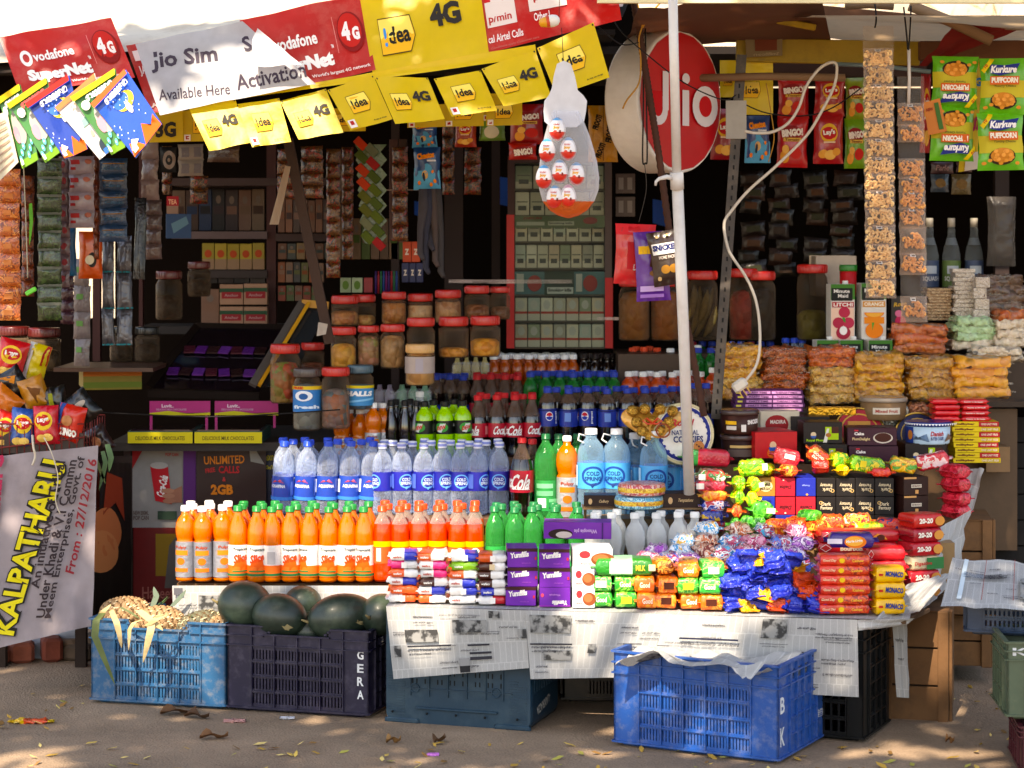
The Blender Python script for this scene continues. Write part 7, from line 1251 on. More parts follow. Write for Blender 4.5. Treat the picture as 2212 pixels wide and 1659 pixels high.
jar('mint sweet jar with blue and yellow label and big sweets', 664, 795, 928, 62, 8.36, '5a6a70', '8a9a98', lidc='4a3c38', fill=.75, sc=24, lab=(.3, .72, '1c7ac0', [('r', 0, .86, 1, 1, 'e0b820'), ('t', 'FREE', .4, .93, .14, .1, 'c82018', 0, .05), ('e', .47, .62, .1, .2, 'e8ecf0'), ('e', .47, .6, .05, .12, '1c5a98'), ('t', 'fresh', .5, .2, .3, .14, 'd8e8f4', 0, .05)]))
for (x, yt, yb, w, c1, c2, lb, fl) in [(1642, 586, 734, 68, '1c1210', '2c1c18', 'tall jar of nearly black snacks', .75), (1755, 571, 734, 68, '8a8a20', 'b0b040', 'tall jar of green snacks at the bottom with a tilted lid', .4), (1606, 580, 734, 62, 'c02818', 'e84028', 'tall jar of red snack sticks behind the iron post', .7), (1517, 585, 734, 68, '1c1408', '2a2010', 'tall jar of long speckled banana chips', .05), (1370, 600, 735, 68, 'e08828', 'f4a848', 'tall jar of round orange brown snacks', .78), (1438, 600, 735, 66, 'e07820', 'f49838', 'tall jar of orange snack sticks left of the white pole', .8)]:
    jar(lb, x, yt, yb, w, 9.2, c1, c2, fill=fl, sc=24, group='tall snack jars with red lids', tint='b8b0a8')
t = thing('banana_chips', 'long speckled yellow banana chips standing in a tall jar', 'snacks', P(1515, 732, 9.2)); o0 = t.location.copy()
for i, (xa, ya, xb, yb) in enumerate([(1492, 725, 1512, 618), (1500, 730, 1540, 622), (1488, 690, 1500, 615), (1520, 728, 1546, 660), (1506, 700, 1528, 625)]):
    g = G(); a = P(xa, ya, 9.19-.01*i)-o0; b = P(xb, yb, 9.2-.01*i)-o0; m = (a+b)/2+Vector((.008, 0, -.006)); g.tube([a, (a+m)/2+Vector((.004, 0, 0)), m, (m+b)/2+Vector((.003, 0, 0)), b], [.003, .014, .017, .014, .003], mat('9c8440', rough=.5, var=.3, vs=60, dirt=('3a2c10', 90, .8)), 8); g.obj('chip', t)
for i, (x, yt, yb, w) in enumerate([(262, 705, 780, 50), (318, 706, 780, 54), (365, 585, 690, 58), (430, 565, 640, 50), (30, 705, 790, 70), (95, 708, 800, 72)]):
    jar(['glass jar with black lid against the bright gap, left', 'glass jar with black lid against the bright gap, right', 'dim tall jar on the left shelf', 'dim jar right of the tall one on the left shelf', 'dim red lidded jar at the far left', 'second dim red lidded jar at the far left'][i], x, yt, yb, w, 8.9, '3a2418', '5a4028', lidc='141614' if i < 2 else '5a1410', fill=.5, group='dim jars on the left', tint='a8a098')
for i, x in enumerate((2008, 2055, 2104)):
    t = thing('spirit_bottle', f'clear squash bottle with white cap at the back right, {ORD[i]} from the left', 'bottle', (xo(x, 9.3), 9.3, zo(640, 9.3)), 0, 'clear bottles at the back right'); g = G(); g.lathe([(.036, 0), (.038, .02), (.038, .17), (.03, .21), (.017, .25), (.014, .30)], clear('c8d0d0', .15, .06, '9aa0a0'), 18); g.obj('glass', t)
    g = G(); g.lathe([(.0155, .29), (.0155, .325), (.014, .327)], plas('b0a898'), 16); g.obj('cap', t); g = G(); g.lathe([(.0388, .04), (.0388, .15)], card(['3a4a68', '58703a', '3a4a68'][i]), 22, capb=False, capt=False); g.art([('r', .4, .5, .6, .8, 'a8b0b8'), ('t', 'SQUASH', .5, .3, .3, .2, 'c8c8c8')], cylfn(.039, .04, .15), 2); g.obj('label', t); g = G(); g.lathe([(.026, .215), (.0185, .245)], card('8a90a0'), 18, capb=False, capt=False); g.obj('neck_label', t)
# ---------------------------------------------------------------- cigarette rack
d = 9.25; X0, X1 = xo(1112, d), xo(1306, d); ZB, ZT = zo(752, d), zo(352, d)
t = thing('cigarette_rack', 'tall glazed cigarette rack with red side boards and health warnings', 'rack', ((X0+X1)/2, d, ZB)); W = X1-X0; Hh = ZT-ZB
g = G(); g.box(-W/2, W/2, .09, .1, 0, Hh, mat('3a2a1c', rough=.8)); 
for i in range(8): z = Hh*i/7; g.box(-W/2, W/2, 0, .09, z-.003, z+.003, mat('5a4a3c', rough=.7))
g.box(-W/2-.03, -W/2, -.006, .1, 0, Hh, mat('3a1c14', rough=.7, bump=('noise', 20, .5))); g.box(W/2, W/2+.03, -.006, .1, 0, Hh, mat('4a3a34', rough=.7, bump=('noise', 20, .5))); g.box(-W/2-.03, W/2+.03, -.006, .1, Hh, Hh+.03, mat('3a1c14', rough=.7)); g.obj('frame', t)
g = G(); g.box(-W/2-.034, -W/2-.002, -.010, -.0065, 0, Hh*.72, card('b81414')); g.art([('t', 'airtel 4G   FREE DATA FOR 12 MONTHS', .5, .36, .5, .66, 'f0d8d0', 90)], lambda u, v, l: (-W/2-.034+u*.032, -.0105-l, v*Hh), .04); g.obj('left_board', t)
g = G(); g.box(W/2+.002, W/2+.034, -.010, -.0065, 0, Hh*.38, card('b81414')); g.art([('t', 'airtel payments', .5, .16, .4, .24, 'f0d8d0', -90)], lambda u, v, l: (W/2+.002+u*.032, -.0105-l, v*Hh), .04); g.obj('right_board', t)
tones = ['c4bca8', 'e0d4bc', '98a084', 'e4dcc8', 'b0a898', 'd0b8a0', 'bcc4b8', 'e0ccb0']
shelves = [(0, 7), (1, 7), (3, 8), (4, 7), (5, 6), (6, 5)]; kk = 0
for s_, n in shelves:
    for i in range(n):
        w = W/n; kk += 1
        g = G(); z0 = Hh*s_/7+.004; g.box(-w*.46, w*.46, -.02, .02, 0, Hh/7*.86, card(tones[(kk*5+s_) % 8]), b=.002)
        g.art([('r', 0, .0, 1, .3, 'd8ccb8'), ('r', 0, .3, 1, .4, 'c83828') if s_ < 2 else ('r', .2, .2, .8, .4, '4a4a48'), ('e', .5, .7, .3, .2, 'c8c4b8') if s_ < 2 else ('r', .1, .55, .9, .6, '6a6a60')], lambda u, v, l: ((u-.5)*w*.92, -.02-l, v*Hh/7*.86), .7)
        o = g.obj('cigarette_pack', loc=(t.location.x-W/2+w*(i+.5), d+.04, ZB+z0)); tag(o, f'cigarette pack, {ORD[i]} from the left on rack shelf {ORD[s_]} from the bottom', 'cigarette pack', 'cigarette packs in the rack')
g = G(); g.box(-W/2, W/2, -.004, -.001, Hh*2/7+.004, Hh*3/7-.012, card('3c6a70')); g.art([('r', .33, 0, .66, 1, '24382c'), ('t', 'Smoking kills', .5, .2, .26, .18, '1c1c1c'), ('e', .22, .5, .08, .34, 'a83028'), ('e', .84, .5, .08, .34, 'a83028'), ('r', .02, .15, .1, .9, 'b8b8b0'), ('r', .68, .15, .75, .9, 'b8b8b0')], lambda u, v, l: ((u-.5)*W, -.0045-l, Hh*2/7+v*Hh/7*.9), 4)
g.art([('r', .36, .06, .65, .34, 'c8c8c0'), ('t', 'Smoking kills', .5, .2, .26, .18, '1c1c1c', 0, .04)], lambda u, v, l: ((u-.5)*W, -.0075-l, Hh*2/7+v*Hh/7*.9), 4); g.obj('warning_strip', t)
g = G(); g.box(-W/2, W/2, -.004, -.001, Hh*4.55/7, Hh*5.0/7, card('5a6a48')); g.art([('t', 'DRUM', .2, .8, .2, .2, '8a2c20', 0, .04, .3), ('r', .02, .2, .33, .5, 'b8b8a8'), ('r', .37, .2, .66, .55, 'b8b8a8'), ('t', 'Smoking kills', .51, .37, .26, .2, '2a2a2a'), ('e', .84, .6, .08, .3, '983838')], lambda u, v, l: ((u-.5)*W, -.0045-l, Hh*4.55/7+v*Hh*.45/7*1.0), 7); g.obj('upper_warning_strip', t)
g = G(); g.box(-W/2, W/2, -.012, -.0105, 0, Hh, clear('f0f4f0', .06, .03, '607070')); g.obj('glass_front', t)
for i, (x0, x1, y0, y1) in enumerate([(1330, 1372, 375, 418), (1330, 1372, 425, 468)]): carton('bulb_card', f'dark card of small bulbs right of the rack, {["upper","lower"][i]}', 'card', (x0, x1, y0, y1), 9.3, .01, '4a3a34', [('r', .15, .2, .4, .8, '7a7068'), ('r', .6, .2, .85, .8, '7a7068')])
bag('yellow_drink_bunch', 'yellow juice sachets with black letters behind the egg display', 'sachet strip', (1270, 1335, 228, 350), 8.5, .04, foil('c88a10'), [('t', 'FROOTI', .3, .7, .5, .12, '2a1c08', 72, .06), ('t', 'FROOTI', .72, .5, .6, .13, '2a1c08', 78, .06), ('t', 'FROOTI', .4, .2, .5, .12, '2a1c08', 70, .06), ('r', .5, .02, .52, .98, '5a3c08')], seed=5)
for i, (x0, x1, y0, y1, c, a_, lb) in enumerate([(870, 888, 522, 566, 'b83a10', 1, 'orange rolling paper box, left'), (889, 907, 522, 566, 'b83a10', 1, 'orange rolling paper box, right'), (868, 883, 568, 610, '14204c', 1, 'dark blue rolling paper box, left'), (884, 898, 568, 610, '14204c', 1, 'dark blue rolling paper box, middle'), (899, 914, 568, 610, '14204c', 1, 'dark blue rolling paper box, right')]):
    carton('small_box', lb+' of its row behind the jars', 'box', (x0, x1, y0, y1), 9.0, .05, c, [('t', 'Z', .5, .5, .5, .3, 'd8c8b8', 0, .05)])
for i in range(9):
    x = 812+i*5.6; g = G(); g.lathe([(.004, 0), (.0045, .07), (.003, .074), (.0035, .09)], ink(['3a1c5c', '8a1c28', '1c5c3a', '1c3c7a', '6a1c5c'][i % 5]), 8); tag(g.obj('lighter', loc=(xo(x, 8.95), 8.95, zo(634, 8.95))), f'thin coloured lighter, {ORD[i]} from the left of the row behind the jars', 'lighter', 'lighters behind the jars')
for i, (x0, x1, c) in enumerate([(735, 758, '7a8868'), (760, 783, '8a9878'), (786, 805, '8a2028')]): carton('small_box', f'small box at the left of the lighters, {ORD[i]} from the left', 'box', (x0, x1, 600, 632), 8.95, .04, c, [('e', .5, .5, .3, .3, '4a6a20')] if i < 2 else [])
# ---------------------------------------------------------------- left counter
DW = mat('180c06', rough=.75, var=.3, vs=8, spec=.15); YW = mat('7a5410', rough=.7, var=.3, vs=8)
t = thing('shop_counter', 'dark shop counter with posters on its front, behind the crates at left', 'counter', (xo(430, 8.6), 8.6, 0)); o0 = t.location.copy(); xa, xb = xo(268, 8.6)-o0.x, xo(742, 8.6)-o0.x; zc = zo(955, 8.6)
g = G(); g.box(xa, xb, .02, .6, 0, zc-.02, DW); g.box(xa, xa+.03, -.01, .02, 0, zc-.02, mat('2a120c', rough=.7)); g.obj('body', t); g = G(); g.box(xa-.03, xb+.02, -.15, .62, zc-.02, zc+.012, mat('2a2018', rough=.7, var=.3)); g.obj('top_board', t)
POST = lambda name, label, px, d, base, art, seed=1, cat='poster': sheet(name, label, cat, [P(px[0], px[3], d), P(px[1], px[3], d), P(px[1], px[2], d), P(px[0], px[2], d)], card(base), art, .005, seed=seed, nu=8, nv=8)
POST('can_poster', 'white poster with a hand holding a red cola can', (286, 424, 958, 1140), 8.58, '8c8884', [('p', [(0, .7), (0, 1), (.22, 1)], '981418'), ('r', .26, .92, 1, 1, 'a89828'), ('t', 'POP CAN', .62, .87, .2, .04, 'a83028'), ('q', [(.36, .32), (.62, .28), (.56, .72), (.28, .74)], 'b81420'), ('e', .42, .74, .14, .04, 'a8a4a0'), ('t', 'Coca-Cola', .47, .5, .34, .1, 'e8e0dc', 78, .04, .2), ('q', [(.5, .3), (.78, .3), (.78, .5), (.56, .42)], 'a06a54'), ('e', .56, .44, .1, .03, 'b07a60'), ('e', .57, .38, .1, .03, 'b07a60'), ('e', .58, .32, .1, .03, 'a87058'), ('r', .8, .1, 1, .92, '58206a'), ('t', 'NEW 200ML', .14, .18, .24, .05, '5a4840'), ('t', 'POP CAN', .14, .12, .24, .05, '5a4840'), ('r', .4, .1, .7, .2, '2a4030')])
POST('offer_poster', 'dark brown poster with orange handwritten UNLIMITED CALLS lettering', (424, 575, 955, 1115), 8.56, '2c100c', [('t', 'UNLIMITED', .4, .76, .58, .11, 'd87a18', 2, .02), ('t', 'FREE', .2, .62, .14, .06, 'c02828', 10, .03), ('t', 'CALLS', .47, .63, .3, .1, 'b81c20', 0, .03), ('t', '&', .4, .5, .05, .06, 'c03030'), ('t', '2GB', .37, .36, .32, .14, 'd87a18', 0, .05), ('q', [(.75, 1), (.78, .74), (.98, .7), (.8, .98)], '8c8880')])
POST('navy_poster', 'navy poster with yellow letters behind the blue capped water bottles', (560, 605, 955, 1110), 8.575, '0c1430', [('t', 'മെഗാ', .5, .78, .6, .08, 'b0a020'), ('t', 'ഓഫർ', .5, .66, .6, .08, 'b0a020')])
POST('faded_poster', 'dark red panel with the faint word Haneef beside the newspaper', (288, 385, 1140, 1400), 8.57, '6a0c0c', [('r', .5, .6, .95, .95, '8a6a14'), ('t', 'Haneef', .55, .46, .7, .1, 'a86058', 0, .01), ('q', [(.7, .5), (1, .5), (1, .95), (.8, .85)], '5a5450')])
POST('navy_strip', 'dark strip of letters above the blue capped water bottles', (600, 740, 955, 990), 8.585, '1c0c0c', [('t', 'called the', .5, .5, .6, .5, 'b8b0a8')])
FA = [('e', .2, .55, .5, .16, 'b8683c'), ('e', .1, .42, .5, .14, 'c07848'), ('p', [(.1, .66), (.5, .74), (.8, .62), (.7, .9), (.2, .94)], '8a3018'), ('p', [(.3, .0), (.75, .16), (.7, .34), (.2, .3)], '14141c'), ('e', .5, .84, .3, .1, 'a03c1c'), ('p', [(.6, .5), (.75, .46), (.7, .7)], '8a3820')]
POST('face_poster', 'torn poster showing part of an orange toned face at the left', (196, 286, 985, 1330), 8.3, '24140e', FA)
# chocolates trays on the counter top
for i, (xa, xb) in enumerate(((276, 416), (420, 566))):
    t = thing('chocolate_tray', f'flat chocolate display tray with yellow front and pink header, {["left","right"][i]} one', 'display tray', (xo((xa+xb)/2, 8.42), 8.42, zc+.0125), 0, 'chocolate display trays'); W = (xb-xa)*8.42/F
    g = G(); g.box(-W/2, W/2, 0, .3, 0, .045, card('1c4a44')); g.art([('r', 0, 0, 1, 1, 'c8b818'), ('t', 'DELICIOUS MILK CHOCOLATES', .5, .45, .76, .36, '3a3008', 0, .01)], lambda u, v, l: ((u-.5)*W, -l, v*.042), 6); g.box(-W/2+.01, W/2-.01, .01, .29, .0455, .05, mat('2c1820', rough=.1, coat=1)); g.obj('tray', t)
    g = G(); g.box(-W/2+.05, W/2+.04, .2, .205, .09, .145, card('a8186a')); g.art([('p', [(0, 0), (1, 0), (1, .2), (.7, .1), (.3, .3), (0, .15)], 'b8b018'), ('t', 'Luvit..', .3, .66, .2, .24, 'e0c8d4', 0, .03), ('t', 'DELICIOUS MILK CHOCOLATES', .36, .4, .5, .14, 'c890b0')], lambda u, v, l: (-W/2+.05+u*(W-.01), .2-l, .09+v*.055), 4); g.box(-W/2+.05, -W/2+.06, .205, .21, .04, .14, card('a8186a')); g.box(W/2+.02, W/2+.03, .205, .21, .04, .14, card('a8186a')); g.obj('header', t)
g = G(); g.box(0, .004, 0, .5, 0, .5, YW); 
t = thing('sloping_display_case', 'dark sloping glass display case of purple chocolates on the left counter', 'display case', P(470, 840, 8.75)); o0 = t.location.copy()
g = G(); q = [P(320, 838, 8.7)-o0, P(560, 845, 8.7)-o0, P(620, 708, 9.1)-o0, P(425, 705, 9.1)-o0]; f = sheetfn(q, 0); g.grid(lambda u, v: f(u, v), 2, 2, mat('140c14', rough=.08, coat=1)); g.obj('glass_top', t)
for i in range(14): g = G(); c = f(.12+.12*(i % 7), .25+.35*(i//7), .006); g.box(-.022, .022, -.03, .03, -.003, .003, foil(['5a1c78', '4a1424', '6a2c8c', '2c1418'][(i*3) % 4]), Matrix.Translation(c) @ Matrix.Rotation(R(22), 4, 'X') @ Matrix.Rotation(RNG.uniform(-.2, .2), 4, 'Z')); g.obj('chocolate_bar', t)
g = G(); bar(g, q[0], q[3], .03, .02, DW); bar(g, q[3], q[2], .03, .02, DW); bar(g, q[0]+Vector((0, 0, -.02)), q[1]+Vector((0, 0, -.02)), .03, .02, DW); g.obj('wooden_frame', t)
t = thing('yellow_framed_lid', 'propped lid with grey and yellow frame beside the leaning brown post', 'frame', P(560, 832, 8.6)); o0 = t.location.copy(); q = [P(545, 832, 8.55)-o0, P(622, 832, 8.55)-o0, P(710, 660, 8.8)-o0, P(652, 655, 8.8)-o0]; g = G(); bar(g, q[0], q[3], .03, .02, mat('4a4440', rough=.6)); bar(g, q[0]+Vector((.028, -.01, 0)), q[3]+Vector((.028, -.01, 0)), .014, .02, mat('c88c10', rough=.5)); bar(g, q[3], q[2], .03, .02, mat('b88010', rough=.5)); g.obj('frame', t); g = G(); f = sheetfn(q, 0); g.grid(lambda u, v: f(u, v, -.012), 2, 2, mat('24282c', rough=.1, coat=1)); g.obj('glass', t)
carton('yellow_box', 'yellow and dark wooden tray box at the left behind the chips basket', 'box', (160, 285, 800, 842), 8.6, .3, '7a6a10', [('r', 0, .7, 1, 1, 'a85810'), ('r', 0, .1, 1, .4, '5a6a18')], top='3a1c10', rz=14)
tag(G().box(0, .38, -.4, 0, 0, .015, mat('4a2c18', rough=.5)).obj('tray_board', loc=P(160, 790, 8.9)), 'brown board lying on the yellow box at the left', 'board')
# shelf and goods deeper in the left shop
t = thing('wall_shelf', 'dark wooden shelf unit inside the left shop', 'shelf', P(470, 700, 9.6)); o0 = t.location.copy(); g = G(); PO = mat('3a0e08', rough=.7, var=.2)
for x0, x1 in ((576, 596), (300, 308), (200, 216)): a = P(x0, 300, 9.5)-o0; b = P(x1, 780, 9.5)-o0; g.box(a.x, b.x, a.y, a.y+.04, b.z, a.z, PO)
for y, x0, x1, c in ((500, 372, 578, '5a4848'), (584, 430, 578, '2a1c18'), (385, 372, 740, '3a2420'), (505, 596, 740, '3a2420'), (705, 300, 720, '1c120e')): a = P(x0, y, 9.5)-o0; b = P(x1, y+16, 9.5)-o0; g.box(a.x, b.x, a.y-.02, a.y+.35, b.z, a.z, mat(c, rough=.7))
g.obj('boards', t)
def goods(x0, x1, y0, y1, n, d, cols, group, what, art=None):
    w = (x1-x0)/n
    for i in range(n): carton('shelf_box', f'{what}, {ORD[i]} from the left', 'box', (x0+i*w+.8, x0+(i+1)*w-.8, y0+RNG.uniform(0, 3), y1), d, .05, cols[i % len(cols)], art or [('r', .1, .4, .9, .6, cols[(i+1) % len(cols)]), ('e', .5, .75, .2, .1, '6a5a50')], group=group)
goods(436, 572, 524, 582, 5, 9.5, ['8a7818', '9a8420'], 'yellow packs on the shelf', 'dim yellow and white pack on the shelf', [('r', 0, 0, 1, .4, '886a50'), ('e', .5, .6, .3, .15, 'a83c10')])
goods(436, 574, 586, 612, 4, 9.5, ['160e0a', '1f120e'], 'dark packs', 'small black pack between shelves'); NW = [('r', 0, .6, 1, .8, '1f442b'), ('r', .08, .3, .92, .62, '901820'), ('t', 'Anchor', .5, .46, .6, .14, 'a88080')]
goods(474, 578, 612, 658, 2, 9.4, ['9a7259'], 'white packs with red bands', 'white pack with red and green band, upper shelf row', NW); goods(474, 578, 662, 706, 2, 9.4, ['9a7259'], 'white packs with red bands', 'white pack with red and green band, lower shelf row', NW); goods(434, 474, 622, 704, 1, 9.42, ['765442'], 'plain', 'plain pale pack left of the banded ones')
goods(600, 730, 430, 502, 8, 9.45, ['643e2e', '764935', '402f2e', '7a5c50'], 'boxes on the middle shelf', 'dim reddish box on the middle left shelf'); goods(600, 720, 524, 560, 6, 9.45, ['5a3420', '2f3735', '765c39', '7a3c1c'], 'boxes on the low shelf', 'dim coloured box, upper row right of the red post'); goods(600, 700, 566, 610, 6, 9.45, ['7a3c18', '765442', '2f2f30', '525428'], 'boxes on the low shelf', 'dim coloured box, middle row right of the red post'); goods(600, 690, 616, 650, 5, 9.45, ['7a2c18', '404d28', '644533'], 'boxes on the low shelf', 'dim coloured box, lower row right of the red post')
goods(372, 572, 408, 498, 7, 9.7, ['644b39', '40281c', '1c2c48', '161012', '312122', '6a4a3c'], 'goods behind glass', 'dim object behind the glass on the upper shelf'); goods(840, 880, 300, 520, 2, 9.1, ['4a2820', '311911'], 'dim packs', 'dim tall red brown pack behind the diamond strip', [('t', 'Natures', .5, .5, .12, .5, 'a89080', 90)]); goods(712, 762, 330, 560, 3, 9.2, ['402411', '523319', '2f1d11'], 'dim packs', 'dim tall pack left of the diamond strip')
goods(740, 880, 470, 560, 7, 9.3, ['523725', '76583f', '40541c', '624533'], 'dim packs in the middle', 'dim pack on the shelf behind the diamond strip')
carton('tobacco_sign', 'small red and white sign inside the left shop', 'sign', (360, 386, 424, 470), 9.2, .01, '9a755f', [('r', 0, .55, 1, 1, 'a81420'), ('t', 'TEA', .5, .74, .7, .24, 'f1b890')])
carton('blue_packet_box', 'blue shiny packet leaning inside the left shop', 'box', (358, 412, 462, 515), 9.15, .02, '14406a', [('q', [(.3, .2), (.9, .6), (.8, .9), (.2, .6)], '5a8090')], rz=10)
# chips basket at the left
t = thing('wire_basket', 'rusty red wire basket lined with newspaper, full of chip bags, at the left edge', 'basket', P(60, 975, 7.9)); o0 = t.location.copy(); g = G(); RW = mat('7a1c14', rough=.6)
x0, x1 = xo(-60, 7.9)-o0.x, xo(182, 7.9)-o0.x; z0, z1 = zo(985, 7.9)-o0.z, zo(928, 7.9)-o0.z
for y in (0, .4):
    for z in (z0, (z0+z1)/2, z1): g.tube([(x0, y, z+(.05 if z == z1 else 0)-.03), (x1, y, z+.02)], .003, RW, 6)
    for i in range(16): x = x0+(x1-x0)*i/15; g.tube([(x, y, z0), (x, y, z1+.02)], .002, RW, 5)
for i in range(9): y = .4*i/8; g.tube([(x1, y, z0), (x1, y, z1+.02)], .002, RW, 5)
g.obj('wire_frame', t); g = G(); g.grid(lambda u, v: (x0+(x1-x0)*u, .012+.005*math.sin(u*30), z0+(z1-z0)*v*.8+.01*math.sin(u*22)), 30, 4, mat('4a3c34', rough=.8, bump=('noise', 30, .5))); g.box(x0, x1, .01, .39, z0, z0+.006, DW); g.obj('lining', t)
g = G(); g.box(x0, x1-.05, .3, .34, -o0.z+.3, z0-.002, mat('160e08', rough=.9)); g.box(x1-.1, x1-.06, .34, .38, -o0.z, z0-.002, mat('2a1c14', rough=.9)); g.box(x0, x0+.04, .34, .38, -o0.z, z0-.002, mat('2a1c14', rough=.9)); tag(g.obj('basket_stand', loc=o0), 'dark stand under the wire basket, behind the cloth banner', 'stand')
ZG = [('r', 0, 0, .25, 1, '1c4890'), ('t', 'ZINGO', .6, .3, .6, .2, 'f0ece0', 0, .07), ('e', .5, .6, .2, .14, 'b87848')]
LAY2 = [('e', .5, .62, .36, .24, 'e8c030'), ('e', .5, .64, .3, .15, 'c81820'), ('t', "Lays", .5, .65, .46, .15, 'f4f0e8', 6, .06), ('e', .4, .18, .22, .1, 'e8c060'), ('e', .65, .2, .2, .1, 'f0c868')]
for i, (x, y, w, h, dd, c, a_, rz, ry, lb) in enumerate([(50, 925, 58, 86, 7.93, '1c4c9c', LAY2, 4, 8, 'blue chip bag standing in the basket'), (100, 918, 58, 84, 7.91, 'd01428', LAY2, -6, -3, 'red chip bag in the middle of the basket front'), (152, 915, 66, 82, 7.93, 'c8200c', ZG, -14, 12, 'red and blue bag at the basket corner'), (8, 930, 54, 84, 7.95, 'd8241c', LAY2, 10, 20, 'red yellow chip bag at the left of the basket'), (24, 775, 66, 84, 8.15, 'd0141c', LAY2, 5, 15, 'red chip bag on top of the heap at the left'), (80, 785, 50, 86, 8.18, 'c8b010', [('r', 0, 0, .3, 1, 'c0c0c0'), ('r', .8, .5, 1, 1, 'b01818')], -10, 16, 'yellow chip bag on top of the heap'), (30, 830, 72, 56, 8.05, '14100c', [('p', [(.1, .1), (.5, .6), (.3, .8)], 'c87818')], 0, 60, 'black and gold bag lying in the heap'), (75, 850, 76, 56, 8.02, 'b87818', [('p', [(.1, .2), (.8, .5), (.4, .8)], '6a3c08')], 8, 70, 'gold crumpled bag in the heap'), (120, 868, 70, 50, 8.03, '141410', [('r', .2, .3, .8, .5, '8a8c18')], 0, 80, 'black and yellow bag at the right of the heap'), (10, 870, 70, 60, 8.0, 'c86814', [], 0, 40, 'orange crumpled bag low in the heap'), (178, 880, 60, 70, 8.0, '141412', [('e', .5, .6, .3, .1, 'b0a090')], 0, -40, 'black bag tipping over the basket corner'), (215, 950, 50, 60, 8.15, '2a1814', [('e', .4, .5, .2, .2, 'a86840')], 0, -30, 'dark bag hanging below the basket corner')]):
    bag('chip_bag', lb, 'chip bag', (x-w/2, x+w/2, y-h/2, y+h/2), dd, .06, SB(c), a_, seed=i+60, rz=rz, ry=ry, group='chip bags heaped in the wire basket', nu=12, nv=14, wr=.008)
for i_, (pts_, w_, m_) in enumerate([([(222, 975, 7.9), (228, 1000, 7.88), (222, 1030, 7.88), (214, 1060, 7.88)], .008, LEAF), ([(232, 960, 7.9), (240, 990, 7.88), (236, 1020, 7.88)], .01, LEAF), ([(205, 985, 7.9), (214, 1010, 7.88), (228, 1045, 7.88)], .006, GL), ([(66, 440, 7.9), (68, 480, 7.9), (64, 530, 7.9)], .006, mat('5ab828', rough=.6, tl=.4))]):
    leafthing(['green leaf drooping from the basket corner', 'second green leaf at the basket corner', 'thin olive leaf hanging from the basket corner', 'bright green leaf hanging between the left strips'][i_], pts_, w_, m_)
rope('white_string', 'pale string knotted on the wire basket and hanging over the cloth', [(70, 940, 7.68), (72, 965, 7.66), (76, 985, 7.66), (70, 1005, 7.66)], .004, plas('c8bca8'), 'string')
rope('white_string', 'thin pale string looping down over the cloth banner', [(95, 945, 7.68), (112, 980, 7.66), (125, 1030, 7.66), (120, 1080, 7.66), (130, 1110, 7.66)], .002, plas('c8bca8'), 'string')
bag('plastic_bag', 'dim grey plastic bag hanging at the far right above the squash bottles', 'bag', (2132, 2195, 425, 575), 9.2, .06, clear('b0b0b0', .3, .2, '807870', ('crinkle', 20, 1)), seed=55, nu=10, nv=14, wr=.015)
# cloth banner under the basket
CL = mat('9a8f92', rough=.85, var=.2, vs=12, bump=('noise', 8, .5), tl=.1, dirt=('5a5058', 6, .4))
fnc = [P(-40, 1408, 7.7), P(198, 1352, 7.72), P(212, 962, 7.82), P(-60, 992, 7.82)]
sheet('cloth_banner', 'wrinkled pale cloth banner with rotated yellow KALPATHARU lettering at the left', 'banner', fnc, CL, [('t', 'KALPATHARU', .44, .50, 1.5, .14, '14120a', 72, .1), ('t', 'KALPATHARU', .437, .501, 1.49, .122, 'd8c818', 72, .03), ('t', 'An initiative of Tribal', .60, .6, 1.1, .05, '2a1c20', 79, .02), ('t', 'Under Khadi & V.I Commn', .67, .52, 1.36, .05, '2a1c20', 79, .02), ('t', 'Meem Enterprises, Govt. of', .75, .52, 1.4, .05, '2a1c20', 79, .02), ('t', 'From : 27/12/2016', .88, .62, 1.0, .05, '8a1420', 80, .02, .3), ('t', 'Raman G', .17, .82, .6, .08, 'a82048', 84, .05)], .034, 2.6, 2.2, seed=3, nu=70, nv=60, asp=.62, lift=.002)
sheet('ground_tarp', 'pale blue white plastic sheet on the ground under the cloth banner', 'tarp', [P(-40, 1436, 8.42), P(120, 1425, 8.42), P(200, 1350, 8.42), P(-40, 1370, 8.42)], plas('98a0b0', rough=.5), [], .02, seed=8)
sheet('ground_strip', 'second faded poster strip between cloth banner and counter', 'poster', [P(205, 1330, 8.0), P(284, 1330, 8.25), P(284, 1000, 8.25), P(214, 1000, 8.0)], card('1c1410'), FA[:3], .01, seed=9)
for i, (x, y, w, c) in enumerate([(8, 1412, 34, '7a3c28'), (48, 1418, 52, '844430'), (112, 1416, 44, '7a3826'), (170, 1410, 70, '5a4838'), (138, 1396, 60, '6a5440'), (200, 1420, 40, '6a5848'), (-30, 1420, 40, '7a4030')]):
    d = dg(1432)+.02*i; g = G(); g.box(-w/2*d/F, w/2*d/F, -.04, .06, 0, .062+.014*(i % 3), mat(c, rough=.9, var=.4, vs=20, bump=('noise', 30, .8)), b=.012); o = g.obj('broken_brick', loc=(xo(x, d), d, 0)); o.rotation_euler.z = RNG.uniform(-.4, .4); tag(o, f'broken brick on the ground, {ORD[i]} of the kerb row below the cloth banner' if i < 6 else 'broken brick cut by the left border', 'brick', 'broken bricks along the ground')
g = G(); bar(g, Vector((0, 0, 0)), P(622, 300, 8.1)-P(712, 742, 8.1), .036, .03, mat('3a2214', rough=.8, var=.3, vs=8, bump=('noise', 30, .5))); o = g.obj('wooden_post', loc=P(712, 742, 8.1)); tag(o, 'brown wooden post leaning below the yellow flags', 'post')
